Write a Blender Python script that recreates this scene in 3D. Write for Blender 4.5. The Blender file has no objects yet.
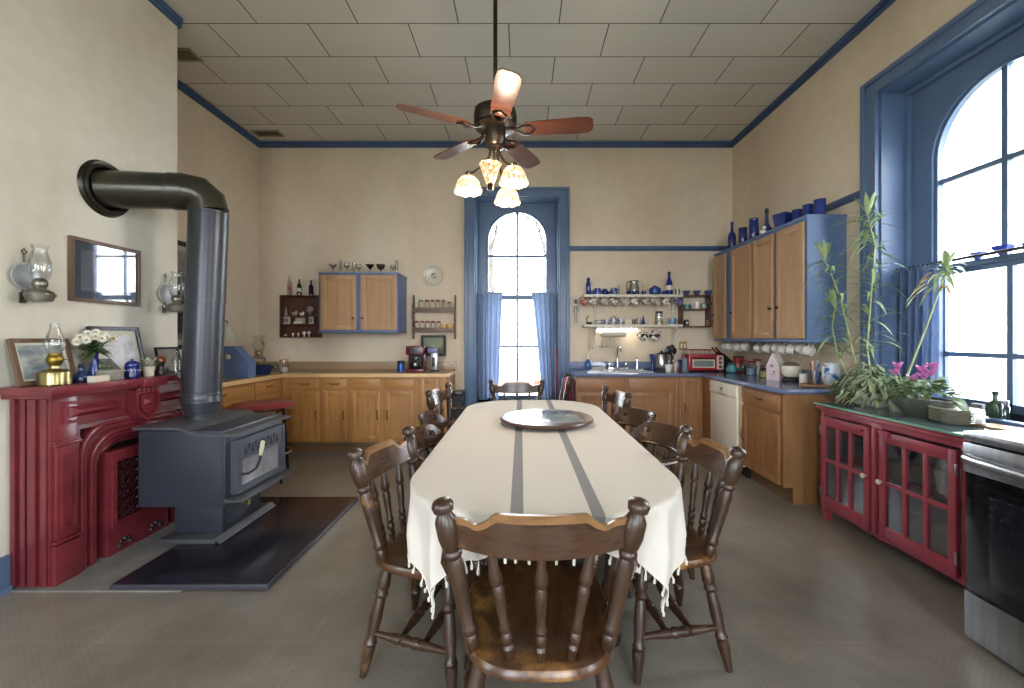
import bpy, bmesh, math, random
from mathutils import Vector, Matrix
random.seed(7)
PI = math.pi
R = math.radians
SC = bpy.context.scene
COL = SC.collection
F, VU, VV, H = 425.0, 521.0, 338.0, 1.31      # focal length (px), vanishing point, eye height

# ---------------------------------------------------------------- camera, world, exposure
cam = bpy.data.objects.new('camera', bpy.data.cameras.new('camera'))
COL.objects.link(cam)
cam.location = (0, 0, H)
cam.rotation_euler = (R(90), 0, 0)
cam.data.sensor_width = 36
cam.data.lens = F / 1024 * 36
cam.data.shift_x = -(VU - 512) / 1024
cam.data.shift_y = -(344 - VV) / 1024
cam.data.clip_start = 0.05
cam.data.clip_end = 300
SC.camera = cam
SC.view_settings.view_transform = 'Standard'
SC.view_settings.look = 'None'
SC.view_settings.gamma = 1
SC.view_settings.use_curve_mapping = False
SC.view_settings.exposure = 0.88
w = bpy.data.worlds.new('overcast_sky')
SC.world = w
w.use_nodes = True
w.node_tree.nodes['Background'].inputs[0].default_value = (0.93, 0.965, 1.0, 1)
w.node_tree.nodes['Background'].inputs[1].default_value = 15
SC.cycles.max_bounces = 8
SC.cycles.diffuse_bounces = 5
SC.cycles.glossy_bounces = 4
SC.cycles.transparent_max_bounces = 16
SC.cycles.transmission_bounces = 6
SC.cycles.caustics_reflective = False
SC.cycles.caustics_refractive = False
SC.cycles.sample_clamp_indirect = 6
SC.cycles.use_denoising = True

def portal(name, loc, rot, sx, sy):
    l = bpy.data.lights.new(name, 'AREA')
    l.shape = 'RECTANGLE'; l.size = sx; l.size_y = sy
    l.cycles.is_portal = True
    o = bpy.data.objects.new(name, l); COL.objects.link(o)
    o.location = loc; o.rotation_euler = rot
    return o

def bulb(name, loc, energy, color, radius=0.04):
    l = bpy.data.lights.new(name, 'POINT')
    l.energy = energy; l.color = color; l.shadow_soft_size = radius
    o = bpy.data.objects.new(name, l); COL.objects.link(o); o.location = loc
    return o

# ---------------------------------------------------------------- pixel -> point at a known distance
def at(u, v, Y):
    return Vector(((u - VU) * Y / F, Y, H - (v - VV) * Y / F))
def yx(u, X):                       # distance of a point at pixel column u on the plane x = X
    return F * X / (u - VU)

# ---------------------------------------------------------------- materials
def lin(h):
    h = h.lstrip('#')
    out = []
    for i in (0, 2, 4):
        c = int(h[i:i+2], 16) / 255
        out.append(c / 12.92 if c <= 0.04045 else ((c + 0.055) / 1.055) ** 2.4)
    return tuple(out) + (1,)

def nodes(name):
    m = bpy.data.materials.new(name)
    m.use_nodes = True
    nt = m.node_tree
    return m, nt, nt.nodes['Principled BSDF']

def link(nt, a, b):
    nt.links.new(a, b)

def noise(nt, scale, stretch=(1, 1, 1), detail=4, rough=0.6, coord='Object', rot=(0, 0, 0)):
    tc = nt.nodes.new('ShaderNodeTexCoord')
    mp = nt.nodes.new('ShaderNodeMapping')
    mp.inputs['Scale'].default_value = stretch
    mp.inputs['Rotation'].default_value = rot
    n = nt.nodes.new('ShaderNodeTexNoise')
    n.inputs['Scale'].default_value = scale
    n.inputs['Detail'].default_value = detail
    n.inputs['Roughness'].default_value = rough
    link(nt, tc.outputs[coord], mp.inputs['Vector'])
    link(nt, mp.outputs['Vector'], n.inputs['Vector'])
    return n

def ramp(nt, fac, stops):
    r = nt.nodes.new('ShaderNodeValToRGB')
    e = r.color_ramp.elements
    while len(e) < len(stops):
        e.new(0.5)
    for i, (p, c) in enumerate(stops):
        e[i].position = p; e[i].color = c
    link(nt, fac, r.inputs['Fac'])
    return r

def bumpify(nt, b, height, strength, dist=0.01):
    bp = nt.nodes.new('ShaderNodeBump')
    bp.inputs['Strength'].default_value = strength
    bp.inputs['Distance'].default_value = dist
    link(nt, height, bp.inputs['Height'])
    link(nt, bp.outputs['Normal'], b.inputs['Normal'])

def mat(name, c, rough=0.5, metal=0.0, c2=None, scale=6, stretch=(1, 1, 1), lo=0.35, hi=0.65, bump=0.0, spec=0.5, coat=0.0, detail=4):
    m, nt, b = nodes(name)
    b.inputs['Roughness'].default_value = rough
    b.inputs['Metallic'].default_value = metal
    b.inputs['Specular IOR Level'].default_value = spec
    b.inputs['Coat Weight'].default_value = coat
    b.inputs['Coat Roughness'].default_value = 0.15
    base = lin(c)
    if c2 is None:
        c2v = tuple(x * 0.86 for x in base[:3]) + (1,)
    else:
        c2v = lin(c2)
    n = noise(nt, scale, stretch, detail)
    r = ramp(nt, n.outputs['Fac'], [(lo, base), (hi, c2v)])
    link(nt, r.outputs['Color'], b.inputs['Base Color'])
    if bump:
        bumpify(nt, b, n.outputs['Fac'], bump)
    return m

def glassy(name, tint='#ffffff', gloss=0.12, rough=0.03, trans=1.0):
    """thin clear glass: mostly see-through, with a mirror-like sheen that grows towards grazing angles"""
    m = bpy.data.materials.new(name); m.use_nodes = True
    nt = m.node_tree; nt.nodes.clear()
    out = nt.nodes.new('ShaderNodeOutputMaterial')
    t = nt.nodes.new('ShaderNodeBsdfTransparent'); t.inputs[0].default_value = lin(tint)
    g = nt.nodes.new('ShaderNodeBsdfGlossy'); g.inputs['Roughness'].default_value = rough
    lw = nt.nodes.new('ShaderNodeLayerWeight'); lw.inputs['Blend'].default_value = 0.35
    mul = nt.nodes.new('ShaderNodeMath'); mul.operation = 'MULTIPLY_ADD'
    mul.inputs[1].default_value = 0.55; mul.inputs[2].default_value = gloss * 0.5
    mx = nt.nodes.new('ShaderNodeMixShader')
    link(nt, lw.outputs['Fresnel'], mul.inputs[0])
    link(nt, mul.outputs[0], mx.inputs[0])
    link(nt, t.outputs[0], mx.inputs[1]); link(nt, g.outputs[0], mx.inputs[2])
    link(nt, mx.outputs[0], out.inputs[0])
    return m

def tinted(name, c, alpha=0.25, rough=0.08):
    """coloured glass: glossy body colour with some see-through"""
    m, nt, b = nodes(name)
    b.inputs['Roughness'].default_value = rough
    n = noise(nt, 5)
    base = lin(c)
    r = ramp(nt, n.outputs['Fac'], [(0.3, base), (0.7, tuple(x * 0.8 for x in base[:3]) + (1,))])
    link(nt, r.outputs['Color'], b.inputs['Base Color'])
    b.inputs['Coat Weight'].default_value = 0.4
    t = nt.nodes.new('ShaderNodeBsdfTransparent'); t.inputs[0].default_value = base
    mx = nt.nodes.new('ShaderNodeMixShader'); mx.inputs[0].default_value = alpha
    out = nt.nodes['Material Output']
    link(nt, b.outputs[0], mx.inputs[1]); link(nt, t.outputs[0], mx.inputs[2]); link(nt, mx.outputs[0], out.inputs[0])
    return m

def emissive(name, c, strength):
    m, nt, b = nodes(name)
    b.inputs['Base Color'].default_value = lin(c)
    b.inputs['Emission Color'].default_value = lin(c)
    b.inputs['Emission Strength'].default_value = strength
    return m

def cloth_mat(name, c, c2, translucent=0.3, scale=60):
    m, nt, b = nodes(name)
    b.inputs['Roughness'].default_value = 0.9
    b.inputs['Specular IOR Level'].default_value = 0.1
    n = noise(nt, scale, (1, 1, 0.2))
    r = ramp(nt, n.outputs['Fac'], [(0.3, lin(c)), (0.7, lin(c2))])
    link(nt, r.outputs['Color'], b.inputs['Base Color'])
    t = nt.nodes.new('ShaderNodeBsdfTranslucent')
    link(nt, r.outputs['Color'], t.inputs[0])
    mx = nt.nodes.new('ShaderNodeMixShader'); mx.inputs[0].default_value = translucent
    link(nt, b.outputs[0], mx.inputs[1]); link(nt, t.outputs[0], mx.inputs[2])
    link(nt, mx.outputs[0], nt.nodes['Material Output'].inputs[0])
    return m

# ---------------------------------------------------------------- mesh builder
class B:
    def __init__(s):
        s.v, s.f, s.mi, s.cur = [], [], [], 0
    def add(s, vs, fs):
        o = len(s.v)
        s.v += [Vector(p) for p in vs]
        s.f += [[i + o for i in f] for f in fs]
        s.mi += [s.cur] * len(fs)
        return s
    def xf(s, M, start=0):
        for i in range(start, len(s.v)):
            s.v[i] = M @ s.v[i]
        return s
    def box(s, x0, x1, y0, y1, z0, z1, bev=0.0):
        x0, x1 = min(x0, x1), max(x0, x1); y0, y1 = min(y0, y1), max(y0, y1); z0, z1 = min(z0, z1), max(z0, z1)
        if bev <= 0:
            vs = [(x0,y0,z0),(x1,y0,z0),(x1,y1,z0),(x0,y1,z0),(x0,y0,z1),(x1,y0,z1),(x1,y1,z1),(x0,y1,z1)]
            return s.add(vs, [(0,3,2,1),(4,5,6,7),(0,1,5,4),(1,2,6,5),(2,3,7,6),(3,0,4,7)])
        b = min(bev, (x1-x0)*.45, (y1-y0)*.45, (z1-z0)*.45)
        bm = bmesh.new()
        bmesh.ops.create_cube(bm, size=1)
        for v in bm.verts:
            v.co = Vector(((x0+x1)/2 + v.co.x*(x1-x0), (y0+y1)/2 + v.co.y*(y1-y0), (z0+z1)/2 + v.co.z*(z1-z0)))
        bmesh.ops.bevel(bm, geom=bm.edges[:], offset=b, segments=2, affect='EDGES', profile=0.6)
        bm.verts.index_update()
        s.add([v.co.copy() for v in bm.verts], [[v.index for v in f.verts] for f in bm.faces])
        bm.free()
        return s
    def lathe(s, prof, c=(0, 0, 0), n=20, M=None, sx=1, sy=1, caps=True):
        """prof: (radius, z) from one end to the other"""
        st = len(s.v); vs, fs = [], []
        for r, z in prof:
            for k in range(n):
                a = 2*PI*k/n
                vs.append((r*sx*math.cos(a), r*sy*math.sin(a), z))
        for i in range(len(prof)-1):
            for k in range(n):
                k2 = (k+1) % n
                fs.append((i*n+k, i*n+k2, (i+1)*n+k2, (i+1)*n+k))
        if caps:
            if prof[0][0] > 1e-4: fs.append(tuple(range(n-1, -1, -1)))
            if prof[-1][0] > 1e-4: fs.append(tuple((len(prof)-1)*n+k for k in range(n)))
        s.add(vs, fs)
        T = Matrix.Translation(c)
        s.xf(T @ M if M is not None else T, st)
        return s
    def turned(s, p0, p1, prof, n=14):
        """a turned stick from p0 to p1; prof: (t along 0..1, radius)"""
        p0, p1 = Vector(p0), Vector(p1)
        d = p1 - p0
        q = Vector((0, 0, 1)).rotation_difference(d.normalized()).to_matrix().to_4x4()
        return s.lathe([(r, t*d.length) for t, r in prof], p0, n, q)
    def tube(s, pts, r, n=8, closed=False, flat=None):
        pts = [Vector(p) for p in pts]
        m = len(pts)
        rs = r if isinstance(r, (list, tuple)) else [r]*m
        vs, fs = [], []
        up = None
        for i, p in enumerate(pts):
            a = pts[(i-1) % m] if (closed or i > 0) else p
            b = pts[(i+1) % m] if (closed or i < m-1) else p
            t = (b - a).normalized()
            if up is None:
                up = Vector((0, 0, 1)) if abs(t.z) < 0.9 else Vector((1, 0, 0))
            x = t.cross(up)
            if x.length < 1e-5: x = t.cross(Vector((0.3, 1, 0.1)))
            x.normalize(); y = x.cross(t).normalized(); up = y
            fy = 1 if flat is None else flat
            for k in range(n):
                an = 2*PI*k/n
                vs.append(p + x*math.cos(an)*rs[i] + y*math.sin(an)*rs[i]*fy)
        for i in range(m if closed else m-1):
            j = (i+1) % m
            for k in range(n):
                k2 = (k+1) % n
                fs.append((i*n+k, i*n+k2, j*n+k2, j*n+k))
        if not closed:
            fs.append(tuple(range(n-1, -1, -1))); fs.append(tuple((m-1)*n+k for k in range(n)))
        return s.add(vs, fs)
    def prism(s, poly, a, b, axis='z'):
        """poly: 2-D outline, extruded from a to b along the axis (x: poly=(y,z); y: poly=(x,z); z: poly=(x,y))"""
        n = len(poly)
        def P(p, t):
            return (t, p[0], p[1]) if axis == 'x' else (p[0], t, p[1]) if axis == 'y' else (p[0], p[1], t)
        vs = [P(p, a) for p in poly] + [P(p, b) for p in poly]
        fs = [tuple(range(n-1, -1, -1)), tuple(range(n, 2*n))] + [(i, (i+1) % n, n+(i+1) % n, n+i) for i in range(n)]
        return s.add(vs, fs)
    def ring(s, outer, inner, a, b, axis='y', closed=False):
        """a flat frame between two matching outlines, extruded from a to b"""
        n = len(outer)
        def P(p, t):
            return (t, p[0], p[1]) if axis == 'x' else (p[0], t, p[1]) if axis == 'y' else (p[0], p[1], t)
        vs = [P(p, a) for p in outer] + [P(p, a) for p in inner] + [P(p, b) for p in outer] + [P(p, b) for p in inner]
        fs = []
        for i in range(n if closed else n-1):
            j = (i+1) % n
            fs += [(i, j, n+j, n+i), (2*n+i, 3*n+i, 3*n+j, 2*n+j), (i, 2*n+i, 2*n+j, j), (n+i, n+j, 3*n+j, 3*n+i)]
        if not closed:
            fs += [(0, n, 3*n, 2*n), (n-1, 3*n-1, 4*n-1, 2*n-1)]
        return s.add(vs, fs)
    def ball(s, c, r, n=12, sx=1, sy=1, sz=1):
        m = max(6, n//2)
        prof = [(r*math.sin(PI*i/m), -r*math.cos(PI*i/m)*sz) for i in range(m+1)]
        prof[0] = (0.0001*r, prof[0][1]); prof[-1] = (0.0001*r, prof[-1][1])
        return s.lathe(prof, c, n, None, sx, sy, False)
    def grid(s, fn, nu, nv, skip=None):
        vs = [fn(i/nu, j/nv) for j in range(nv+1) for i in range(nu+1)]
        fs = []
        for j in range(nv):
            for i in range(nu):
                if skip and skip((i+.5)/nu, (j+.5)/nv): continue
                a = j*(nu+1)+i
                fs.append((a, a+1, a+nu+2, a+nu+1))
        return s.add(vs, fs)

def mesh_obj(name, b, m, parent=None, angle=38, fix=True):
    me = bpy.data.meshes.new(name)
    me.from_pydata([tuple(v) for v in b.v], [], b.f)
    ms = m if isinstance(m, (list, tuple)) else [m]
    for x in ms: me.materials.append(x)
    for p, i in zip(me.polygons, b.mi): p.material_index = i
    if fix:
        bm = bmesh.new(); bm.from_mesh(me)
        bmesh.ops.recalc_face_normals(bm, faces=bm.faces[:])
        bm.to_mesh(me); bm.free()
    for p in me.polygons: p.use_smooth = True
    me.set_sharp_from_angle(angle=R(angle))
    o = bpy.data.objects.new(name, me)
    COL.objects.link(o)
    if parent is not None: o.parent = parent
    return o

def tag(o, label, cat, group=None):
    o['label'] = label; o['category'] = cat
    if group: o['group'] = group
    return o
def thing(name, label, cat, loc=(0, 0, 0), rz=0.0, group=None):
    o = bpy.data.objects.new(name, None); COL.objects.link(o)
    o.location = loc; o.rotation_euler = (0, 0, R(rz)); o.empty_display_size = 0.1
    return tag(o, label, cat, group)
def part(name, b, m, parent, **k):
    return mesh_obj(name, b, m, parent, **k)
def single(name, b, m, label, cat, loc=(0, 0, 0), rz=0.0, group=None, rot=None, **k):
    o = mesh_obj(name, b, m, None, **k)
    o.location = loc; o.rotation_euler = rot if rot else (0, 0, R(rz))
    return tag(o, label, cat, group)
def struct(name, b, m, parent=None, **k):
    o = mesh_obj(name, b, m, parent, **k)
    if parent is None: o['kind'] = 'structure'
    return o
KIDS = {}
def dup(root, loc, rz=None, label=None, group=None, scale=None):
    r = root.copy(); COL.objects.link(r); r.location = loc
    if rz is not None: r.rotation_euler = (0, 0, R(rz))
    if label: r['label'] = label
    if group: r['group'] = group
    if scale: r.scale = scale
    for ch in [o for o in COL.objects if o.parent == root]:
        c = ch.copy(); COL.objects.link(c); c.parent = r
        for g in [o for o in COL.objects if o.parent == ch]:
            d = g.copy(); COL.objects.link(d); d.parent = c
    return r
def arc(cx, cy, r, a0, a1, n):
    return [(cx + r*math.cos(R(a0 + (a1-a0)*i/n)), cy + r*math.sin(R(a0 + (a1-a0)*i/n))) for i in range(n+1)]
ORD = ['topmost', 'second from the top', 'third from the top', 'fourth from the top', 'fifth from the top', 'sixth from the top', 'lowest']
# ================================================================ materials used all over
def wall_paint(name, c, stain):
    m, nt, b = nodes(name)
    b.inputs['Roughness'].default_value = 0.75
    b.inputs['Specular IOR Level'].default_value = 0.25
    big = noise(nt, 0.9, (1, 1, 0.45), 5, 0.55)
    r = ramp(nt, big.outputs['Fac'], [(0.36, lin(stain)), (0.56, lin(c))])
    fine = noise(nt, 9, (1, 1, 1), 3)
    r2 = ramp(nt, fine.outputs['Fac'], [(0.3, (0.93, 0.93, 0.92, 1)), (0.7, (1, 1, 1, 1))])
    mx = nt.nodes.new('ShaderNodeMixRGB'); mx.blend_type = 'MULTIPLY'; mx.inputs[0].default_value = 1
    link(nt, r.outputs['Color'], mx.inputs[1]); link(nt, r2.outputs['Color'], mx.inputs[2])
    link(nt, mx.outputs[0], b.inputs['Base Color'])
    bumpify(nt, b, fine.outputs['Fac'], 0.08)
    return m

def ceiling_tiles():
    m, nt, b = nodes('ceiling_tile_paint')
    b.inputs['Roughness'].default_value = 0.7
    tc = nt.nodes.new('ShaderNodeTexCoord')
    mp = nt.nodes.new('ShaderNodeMapping')
    mp.inputs['Location'].default_value = (-0.2985, -0.178, 0)
    br = nt.nodes.new('ShaderNodeTexBrick')
    br.offset = 0.5; br.offset_frequency = 2
    br.inputs['Scale'].default_value = 1
    br.inputs['Brick Width'].default_value = 0.79
    br.inputs['Row Height'].default_value = 0.395
    br.inputs['Mortar Size'].default_value = 0.0045
    br.inputs['Mortar Smooth'].default_value = 0.15
    br.inputs['Bias'].default_value = 0.0
    br.inputs['Color1'].default_value = lin('#d0cbc2')
    br.inputs['Color2'].default_value = lin('#c8c3ba')
    br.inputs['Mortar'].default_value = lin('#3a352f')
    link(nt, tc.outputs['Object'], mp.inputs['Vector']); link(nt, mp.outputs[0], br.inputs['Vector'])
    link(nt, br.outputs['Color'], b.inputs['Base Color'])
    inv = nt.nodes.new('ShaderNodeMath'); inv.operation = 'SUBTRACT'; inv.inputs[0].default_value = 1
    link(nt, br.outputs['Fac'], inv.inputs[1])
    bumpify(nt, b, inv.outputs[0], 0.5, 0.01)
    return m

def floor_vinyl():
    m, nt, b = nodes('floor_vinyl')
    b.inputs['Roughness'].default_value = 0.34
    b.inputs['Specular IOR Level'].default_value = 0.45
    big = noise(nt, 0.8, (1, 1, 1), 6, 0.65)
    r = ramp(nt, big.outputs['Fac'], [(0.32, lin('#6b655b')), (0.5, lin('#847d73')), (0.68, lin('#99928680'[:7]))])
    tc = nt.nodes.new('ShaderNodeTexCoord')
    mp = nt.nodes.new('ShaderNodeMapping')
    br = nt.nodes.new('ShaderNodeTexBrick')
    br.inputs['Scale'].default_value = 1
    br.inputs['Brick Width'].default_value = 0.03; br.inputs['Row Height'].default_value = 0.012
    br.inputs['Mortar Size'].default_value = 0.0022
    br.inputs['Color1'].default_value = (1, 1, 1, 1); br.inputs['Color2'].default_value = (0.9, 0.9, 0.9, 1)
    br.inputs['Mortar'].default_value = (0.68, 0.68, 0.66, 1)
    link(nt, tc.outputs['Object'], mp.inputs['Vector']); link(nt, mp.outputs[0], br.inputs['Vector'])
    grid = nt.nodes.new('ShaderNodeTexBrick')          # faint seams of the sheet goods
    grid.offset = 0
    grid.inputs['Scale'].default_value = 1
    grid.inputs['Brick Width'].default_value = 0.915; grid.inputs['Row Height'].default_value = 0.915
    grid.inputs['Mortar Size'].default_value = 0.003
    grid.inputs['Color1'].default_value = (1, 1, 1, 1); grid.inputs['Color2'].default_value = (0.97, 0.97, 0.97, 1)
    grid.inputs['Mortar'].default_value = (1.22, 1.2, 1.14, 1)
    link(nt, tc.outputs['Object'], grid.inputs['Vector'])
    a = nt.nodes.new('ShaderNodeMixRGB'); a.blend_type = 'MULTIPLY'; a.inputs[0].default_value = 0.8
    link(nt, r.outputs['Color'], a.inputs[1]); link(nt, br.outputs['Color'], a.inputs[2])
    a2 = nt.nodes.new('ShaderNodeMixRGB'); a2.blend_type = 'MULTIPLY'; a2.inputs[0].default_value = 1
    link(nt, a.outputs[0], a2.inputs[1]); link(nt, grid.outputs['Color'], a2.inputs[2])
    link(nt, a2.outputs[0], b.inputs['Base Color'])
    rr = nt.nodes.new('ShaderNodeMapRange'); rr.inputs['To Min'].default_value = 0.2; rr.inputs['To Max'].default_value = 0.44
    link(nt, big.outputs['Fac'], rr.inputs['Value']); link(nt, rr.outputs[0], b.inputs['Roughness'])
    bumpify(nt, b, br.outputs['Fac'], -0.25, 0.002)
    return m

def worn_wood(name, dark, mid, light, axis='z', rough=0.3, wear=0.6, scale=3.0):
    m, nt, b = nodes(name)
    b.inputs['Roughness'].default_value = rough
    st = {'x': (0.35, 4, 4), 'y': (4, 0.35, 4), 'z': (4, 4, 0.35)}[axis]
    g = noise(nt, scale*2.2, st, 6, 0.65)
    r = ramp(nt, g.outputs['Fac'], [(0.28, lin(dark)), (0.5, lin(mid)), (0.78, lin(mid))])
    p = noise(nt, scale, (1, 1, 1), 5, 0.7)
    pr = ramp(nt, p.outputs['Fac'], [(wear, (0, 0, 0, 1)), (wear+0.12, (1, 1, 1, 1))])
    mx = nt.nodes.new('ShaderNodeMixRGB')
    link(nt, pr.outputs['Color'], mx.inputs[0])
    link(nt, r.outputs['Color'], mx.inputs[1]); mx.inputs[2].default_value = lin(light)
    link(nt, mx.outputs[0], b.inputs['Base Color'])
    bumpify(nt, b, g.outputs['Fac'], 0.12, 0.004)
    return m

def cabinet_wood(name, c, c2, axis='z', rough=0.42):
    m, nt, b = nodes(name)
    b.inputs['Roughness'].default_value = rough
    st = {'x': (0.12, 1, 1), 'y': (1, 0.12, 1), 'z': (1, 1, 0.12)}[axis]
    g = noise(nt, 24, st, 5, 0.6)
    r = ramp(nt, g.outputs['Fac'], [(0.3, lin(c2)), (0.55, lin(c)), (0.8, lin(c))])
    link(nt, r.outputs['Color'], b.inputs['Base Color'])
    bumpify(nt, b, g.outputs['Fac'], 0.06, 0.003)
    return m

MW = wall_paint('cream_wall_paint', '#d9cab4', '#cfbea6')
MBR = wall_paint('daylit_chimney_paint', '#dad4c6', '#cfc6b3')  # cream wall colour with the cool daylight on the chimney put into it
MCEIL = ceiling_tiles()
MFLOOR = floor_vinyl()
MBLUE = mat('blue_gloss_trim_paint', '#5f7595', 0.36, c2='#566c8c', scale=2.5)
MBLUED = mat('deep_blue_trim_paint', '#3f5880', 0.38, c2='#384f74', scale=2.5)
MCABBLUE = mat('blue_cabinet_paint', '#5c7399', 0.4, c2='#536a90', scale=3)
MCURT = cloth_mat('sheer_blue_cotton', '#8c9bb6', '#7486a6', 0.25)
MCURT2 = cloth_mat('blue_cotton', '#67799b', '#55688c', 0.25)
MGLASS = glassy('window_glass', '#fbfdff', 0.08)
MCLEAR = glassy('clear_glass', '#f4f6f6', 0.12)
MCHAIR = worn_wood('dark_worn_chair_wood', '#1c120c', '#39271a', '#765833', 'z', 0.33, 0.58, 5.0)
MCHAIRX = worn_wood('dark_worn_rail_wood', '#20140d', '#412c1d', '#7d5d39', 'x', 0.27, 0.585, 7.0)
MTOPWEAR = worn_wood('hand_worn_top_edge', '#4a331f', '#7c5a37', '#9a7346', 'x', 0.3, 0.56, 9.0)
MSEAT = worn_wood('worn_seat_wood', '#24150d', '#4c311c', '#8f6838', 'y', 0.28, 0.53, 4.0)
MHONEY = cabinet_wood('honey_oak', '#aa7a43', '#956637')
MHONEYX = cabinet_wood('honey_oak_drawer', '#aa7a43', '#956637', 'x')
MOAK = cabinet_wood('brown_oak', '#946841', '#7e5632')
MOAKX = cabinet_wood('brown_oak_drawer', '#946841', '#7e5632', 'x')
MMAPLE = cabinet_wood('pale_maple', '#b08a66', '#a37d5a')
MBRONZE = mat('aged_bronze', '#5b4631', 0.35, 0.9, scale=20)
MBLACK = mat('black_enamel', '#101013', 0.3)
MBLACKM = mat('matt_black_plastic', '#17171a', 0.55)
MSTEEL = mat('brushed_steel', '#b9bcc0', 0.28, 1.0, c2='#a5a8ad', scale=40, stretch=(1, 1, 0.05))
MCHROME = mat('chrome', '#d8dadc', 0.1, 1.0)
MBRASS = mat('polished_brass', '#a99c70', 0.28, 1.0, c2='#8d8058', scale=12)
MWHITE = mat('white_glazed_china', '#e6e2da', 0.2, c2='#dcd7cd', scale=8)
MWHITEP = mat('white_painted_wood', '#d9d4c6', 0.45, c2='#cdc7b8', scale=5)
MCREAM = mat('cream_paint', '#d8cfb8', 0.5)
MCOBALT = tinted('cobalt_glass', '#253a8a', 0.18)
MNAVY = mat('navy_glazed_pottery', '#1d2a6e', 0.18, c2='#161f55', scale=10)
MBLUEPOT = mat('blue_glazed_pottery', '#2c4a94', 0.2, c2='#203a7c', scale=10)
MTEAL = mat('teal_glazed_pottery', '#4f8f8d', 0.25, c2='#3a6f7a', scale=9)
MRED = mat('red_enamel', '#a3202c', 0.28, c2='#8f1a26', scale=8)
MDARKWOOD = cabinet_wood('dark_walnut', '#56311e', '#3f2315')
MBROWNFRAME = cabinet_wood('brown_frame_wood', '#6b5443', '#554132')
MPAPER = mat('cream_paper', '#d8d2c2', 0.85)
MBLUECOUNTER = mat('blue_laminate', '#6b7797', 0.16, c2='#626e8c', scale=120, detail=2)
MTANCOUNTER = mat('tan_laminate', '#a58b6e', 0.3, c2='#988062', scale=60, detail=3)

# ================================================================ the room
XL, XR, YB, YF, ZC = -3.316, 2.678, 5.38, -2.9, 3.78
XB, YB1, YB0 = -2.66, 3.29, 1.15                 # chimney breast: face, far and near ends
T = 0.32
fb = B(); fb.box(XL-T, XR+T, YF-T, YB+T, -0.2, 0.0)
struct('floor', fb, MFLOOR)
cb = B(); cb.box(XL-T, XR+T, YF-T, YB+T, ZC, ZC+0.15)
struct('ceiling', cb, MCEIL)

def wall_holes(axis, p0, p1, a0, a1, holes):
    """a wall slab between p0 and p1 on its thin axis, from a0 to a1 along its length, with rectangular openings (c0, c1, z0, z1)"""
    b = B()
    def bx(c0, c1, z0, z1):
        if axis == 'y': b.box(c0, c1, p0, p1, z0, z1)
        else: b.box(p0, p1, c0, c1, z0, z1)
    cur = a0
    for c0, c1, z0, z1 in sorted(holes):
        bx(cur, c0, 0, ZC)
        bx(c0, c1, 0, z0); bx(c0, c1, z1, ZC)
        cur = c1
    bx(cur, a1, 0, ZC)
    return b

W1 = dict(c=-0.05, hw=0.535, z0=0.50, z1=3.095)
W2 = dict(c=2.557, hw=0.62, z0=0.86, z1=3.147)
W3 = dict(c=-0.75, hw=0.62, z0=0.50, z1=3.147)  # from here down: unseen windows behind the camera, added to brighten the room
W4 = dict(c=-1.45, hw=0.75, z0=0.35, z1=3.2)
W5 = dict(c=1.15, hw=0.75, z0=0.35, z1=3.2)
W6 = dict(c=-0.9, hw=0.62, z0=0.50, z1=3.147)
def hole(q): return (q['c']-q['hw'], q['c']+q['hw'], q['z0'], q['z1'])
struct('wall_back', wall_holes('y', YB, YB+T, XL-T, XR+T, [hole(W1)]), MW)
struct('wall_right', wall_holes('x', XR, XR+T, YF, YB, [hole(W2), hole(W3)]), MW)
struct('wall_left', wall_holes('x', XL-T, XL, YF, YB, [hole(W6)]), MW)
struct('wall_front', wall_holes('y', YF-T, YF, XL-T, XR+T, [hole(W4), hole(W5)]), MW)
br = B(); br.box(XL, XB, YB0, YB1, 0, ZC)
struct('wall_chimney', br, MBR)

def crown(b, pts, z0, z1, d):
    """a moulding run along the walls; pts: (x, y) corners with the room on the left of travel"""
    n = len(pts)
    for i in range(n-1):
        (x0, y0), (x1, y1) = pts[i], pts[i+1]
        dx, dy = x1-x0, y1-y0
        L = math.hypot(dx, dy); nx, ny = -dy/L, dx/L
        for (za, zb, t) in ((z0, z0+(z1-z0)*.35, d*.55), (z0+(z1-z0)*.35, z1, d)):
            xs = [x0, x1, x0+nx*t, x1+nx*t]; ys = [y0, y1, y0+ny*t, y1+ny*t]
            b.box(min(xs), max(xs), min(ys), max(ys), za, zb)
cr = B()
crown(cr, [(XR, YF), (XR, YB), (XL, YB), (XL, YB1), (XB, YB1), (XB, YB0), (XL, YB0), (XL, YF)], ZC-0.062, ZC, 0.045)
struct('trim_1', cr, MBLUED)
rail = B()
for za, zb, d in ((2.41, 2.425, 0.018), (2.425, 2.455, 0.028), (2.455, 2.47, 0.02)):
    rail.box(0.60, XR, YB-d, YB, za, zb)
    rail.box(XR-d, XR, 3.32, YB-d, za, zb)
struct('trim_2', rail, MBLUED)
bb = B(); bb.box(XB, XB+0.02, YB0, 2.20, 0, 0.19, 0.004); bb.box(XB, XB+0.028, YB0, 2.20, 0.0, 0.03)
struct('baseboard_left', bb, MBLUE)
bb = B(); bb.box(-0.80, -0.73, YB-0.02, YB, 0, 0.19, 0.004)
struct('baseboard_back', bb, MBLUE)

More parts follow.
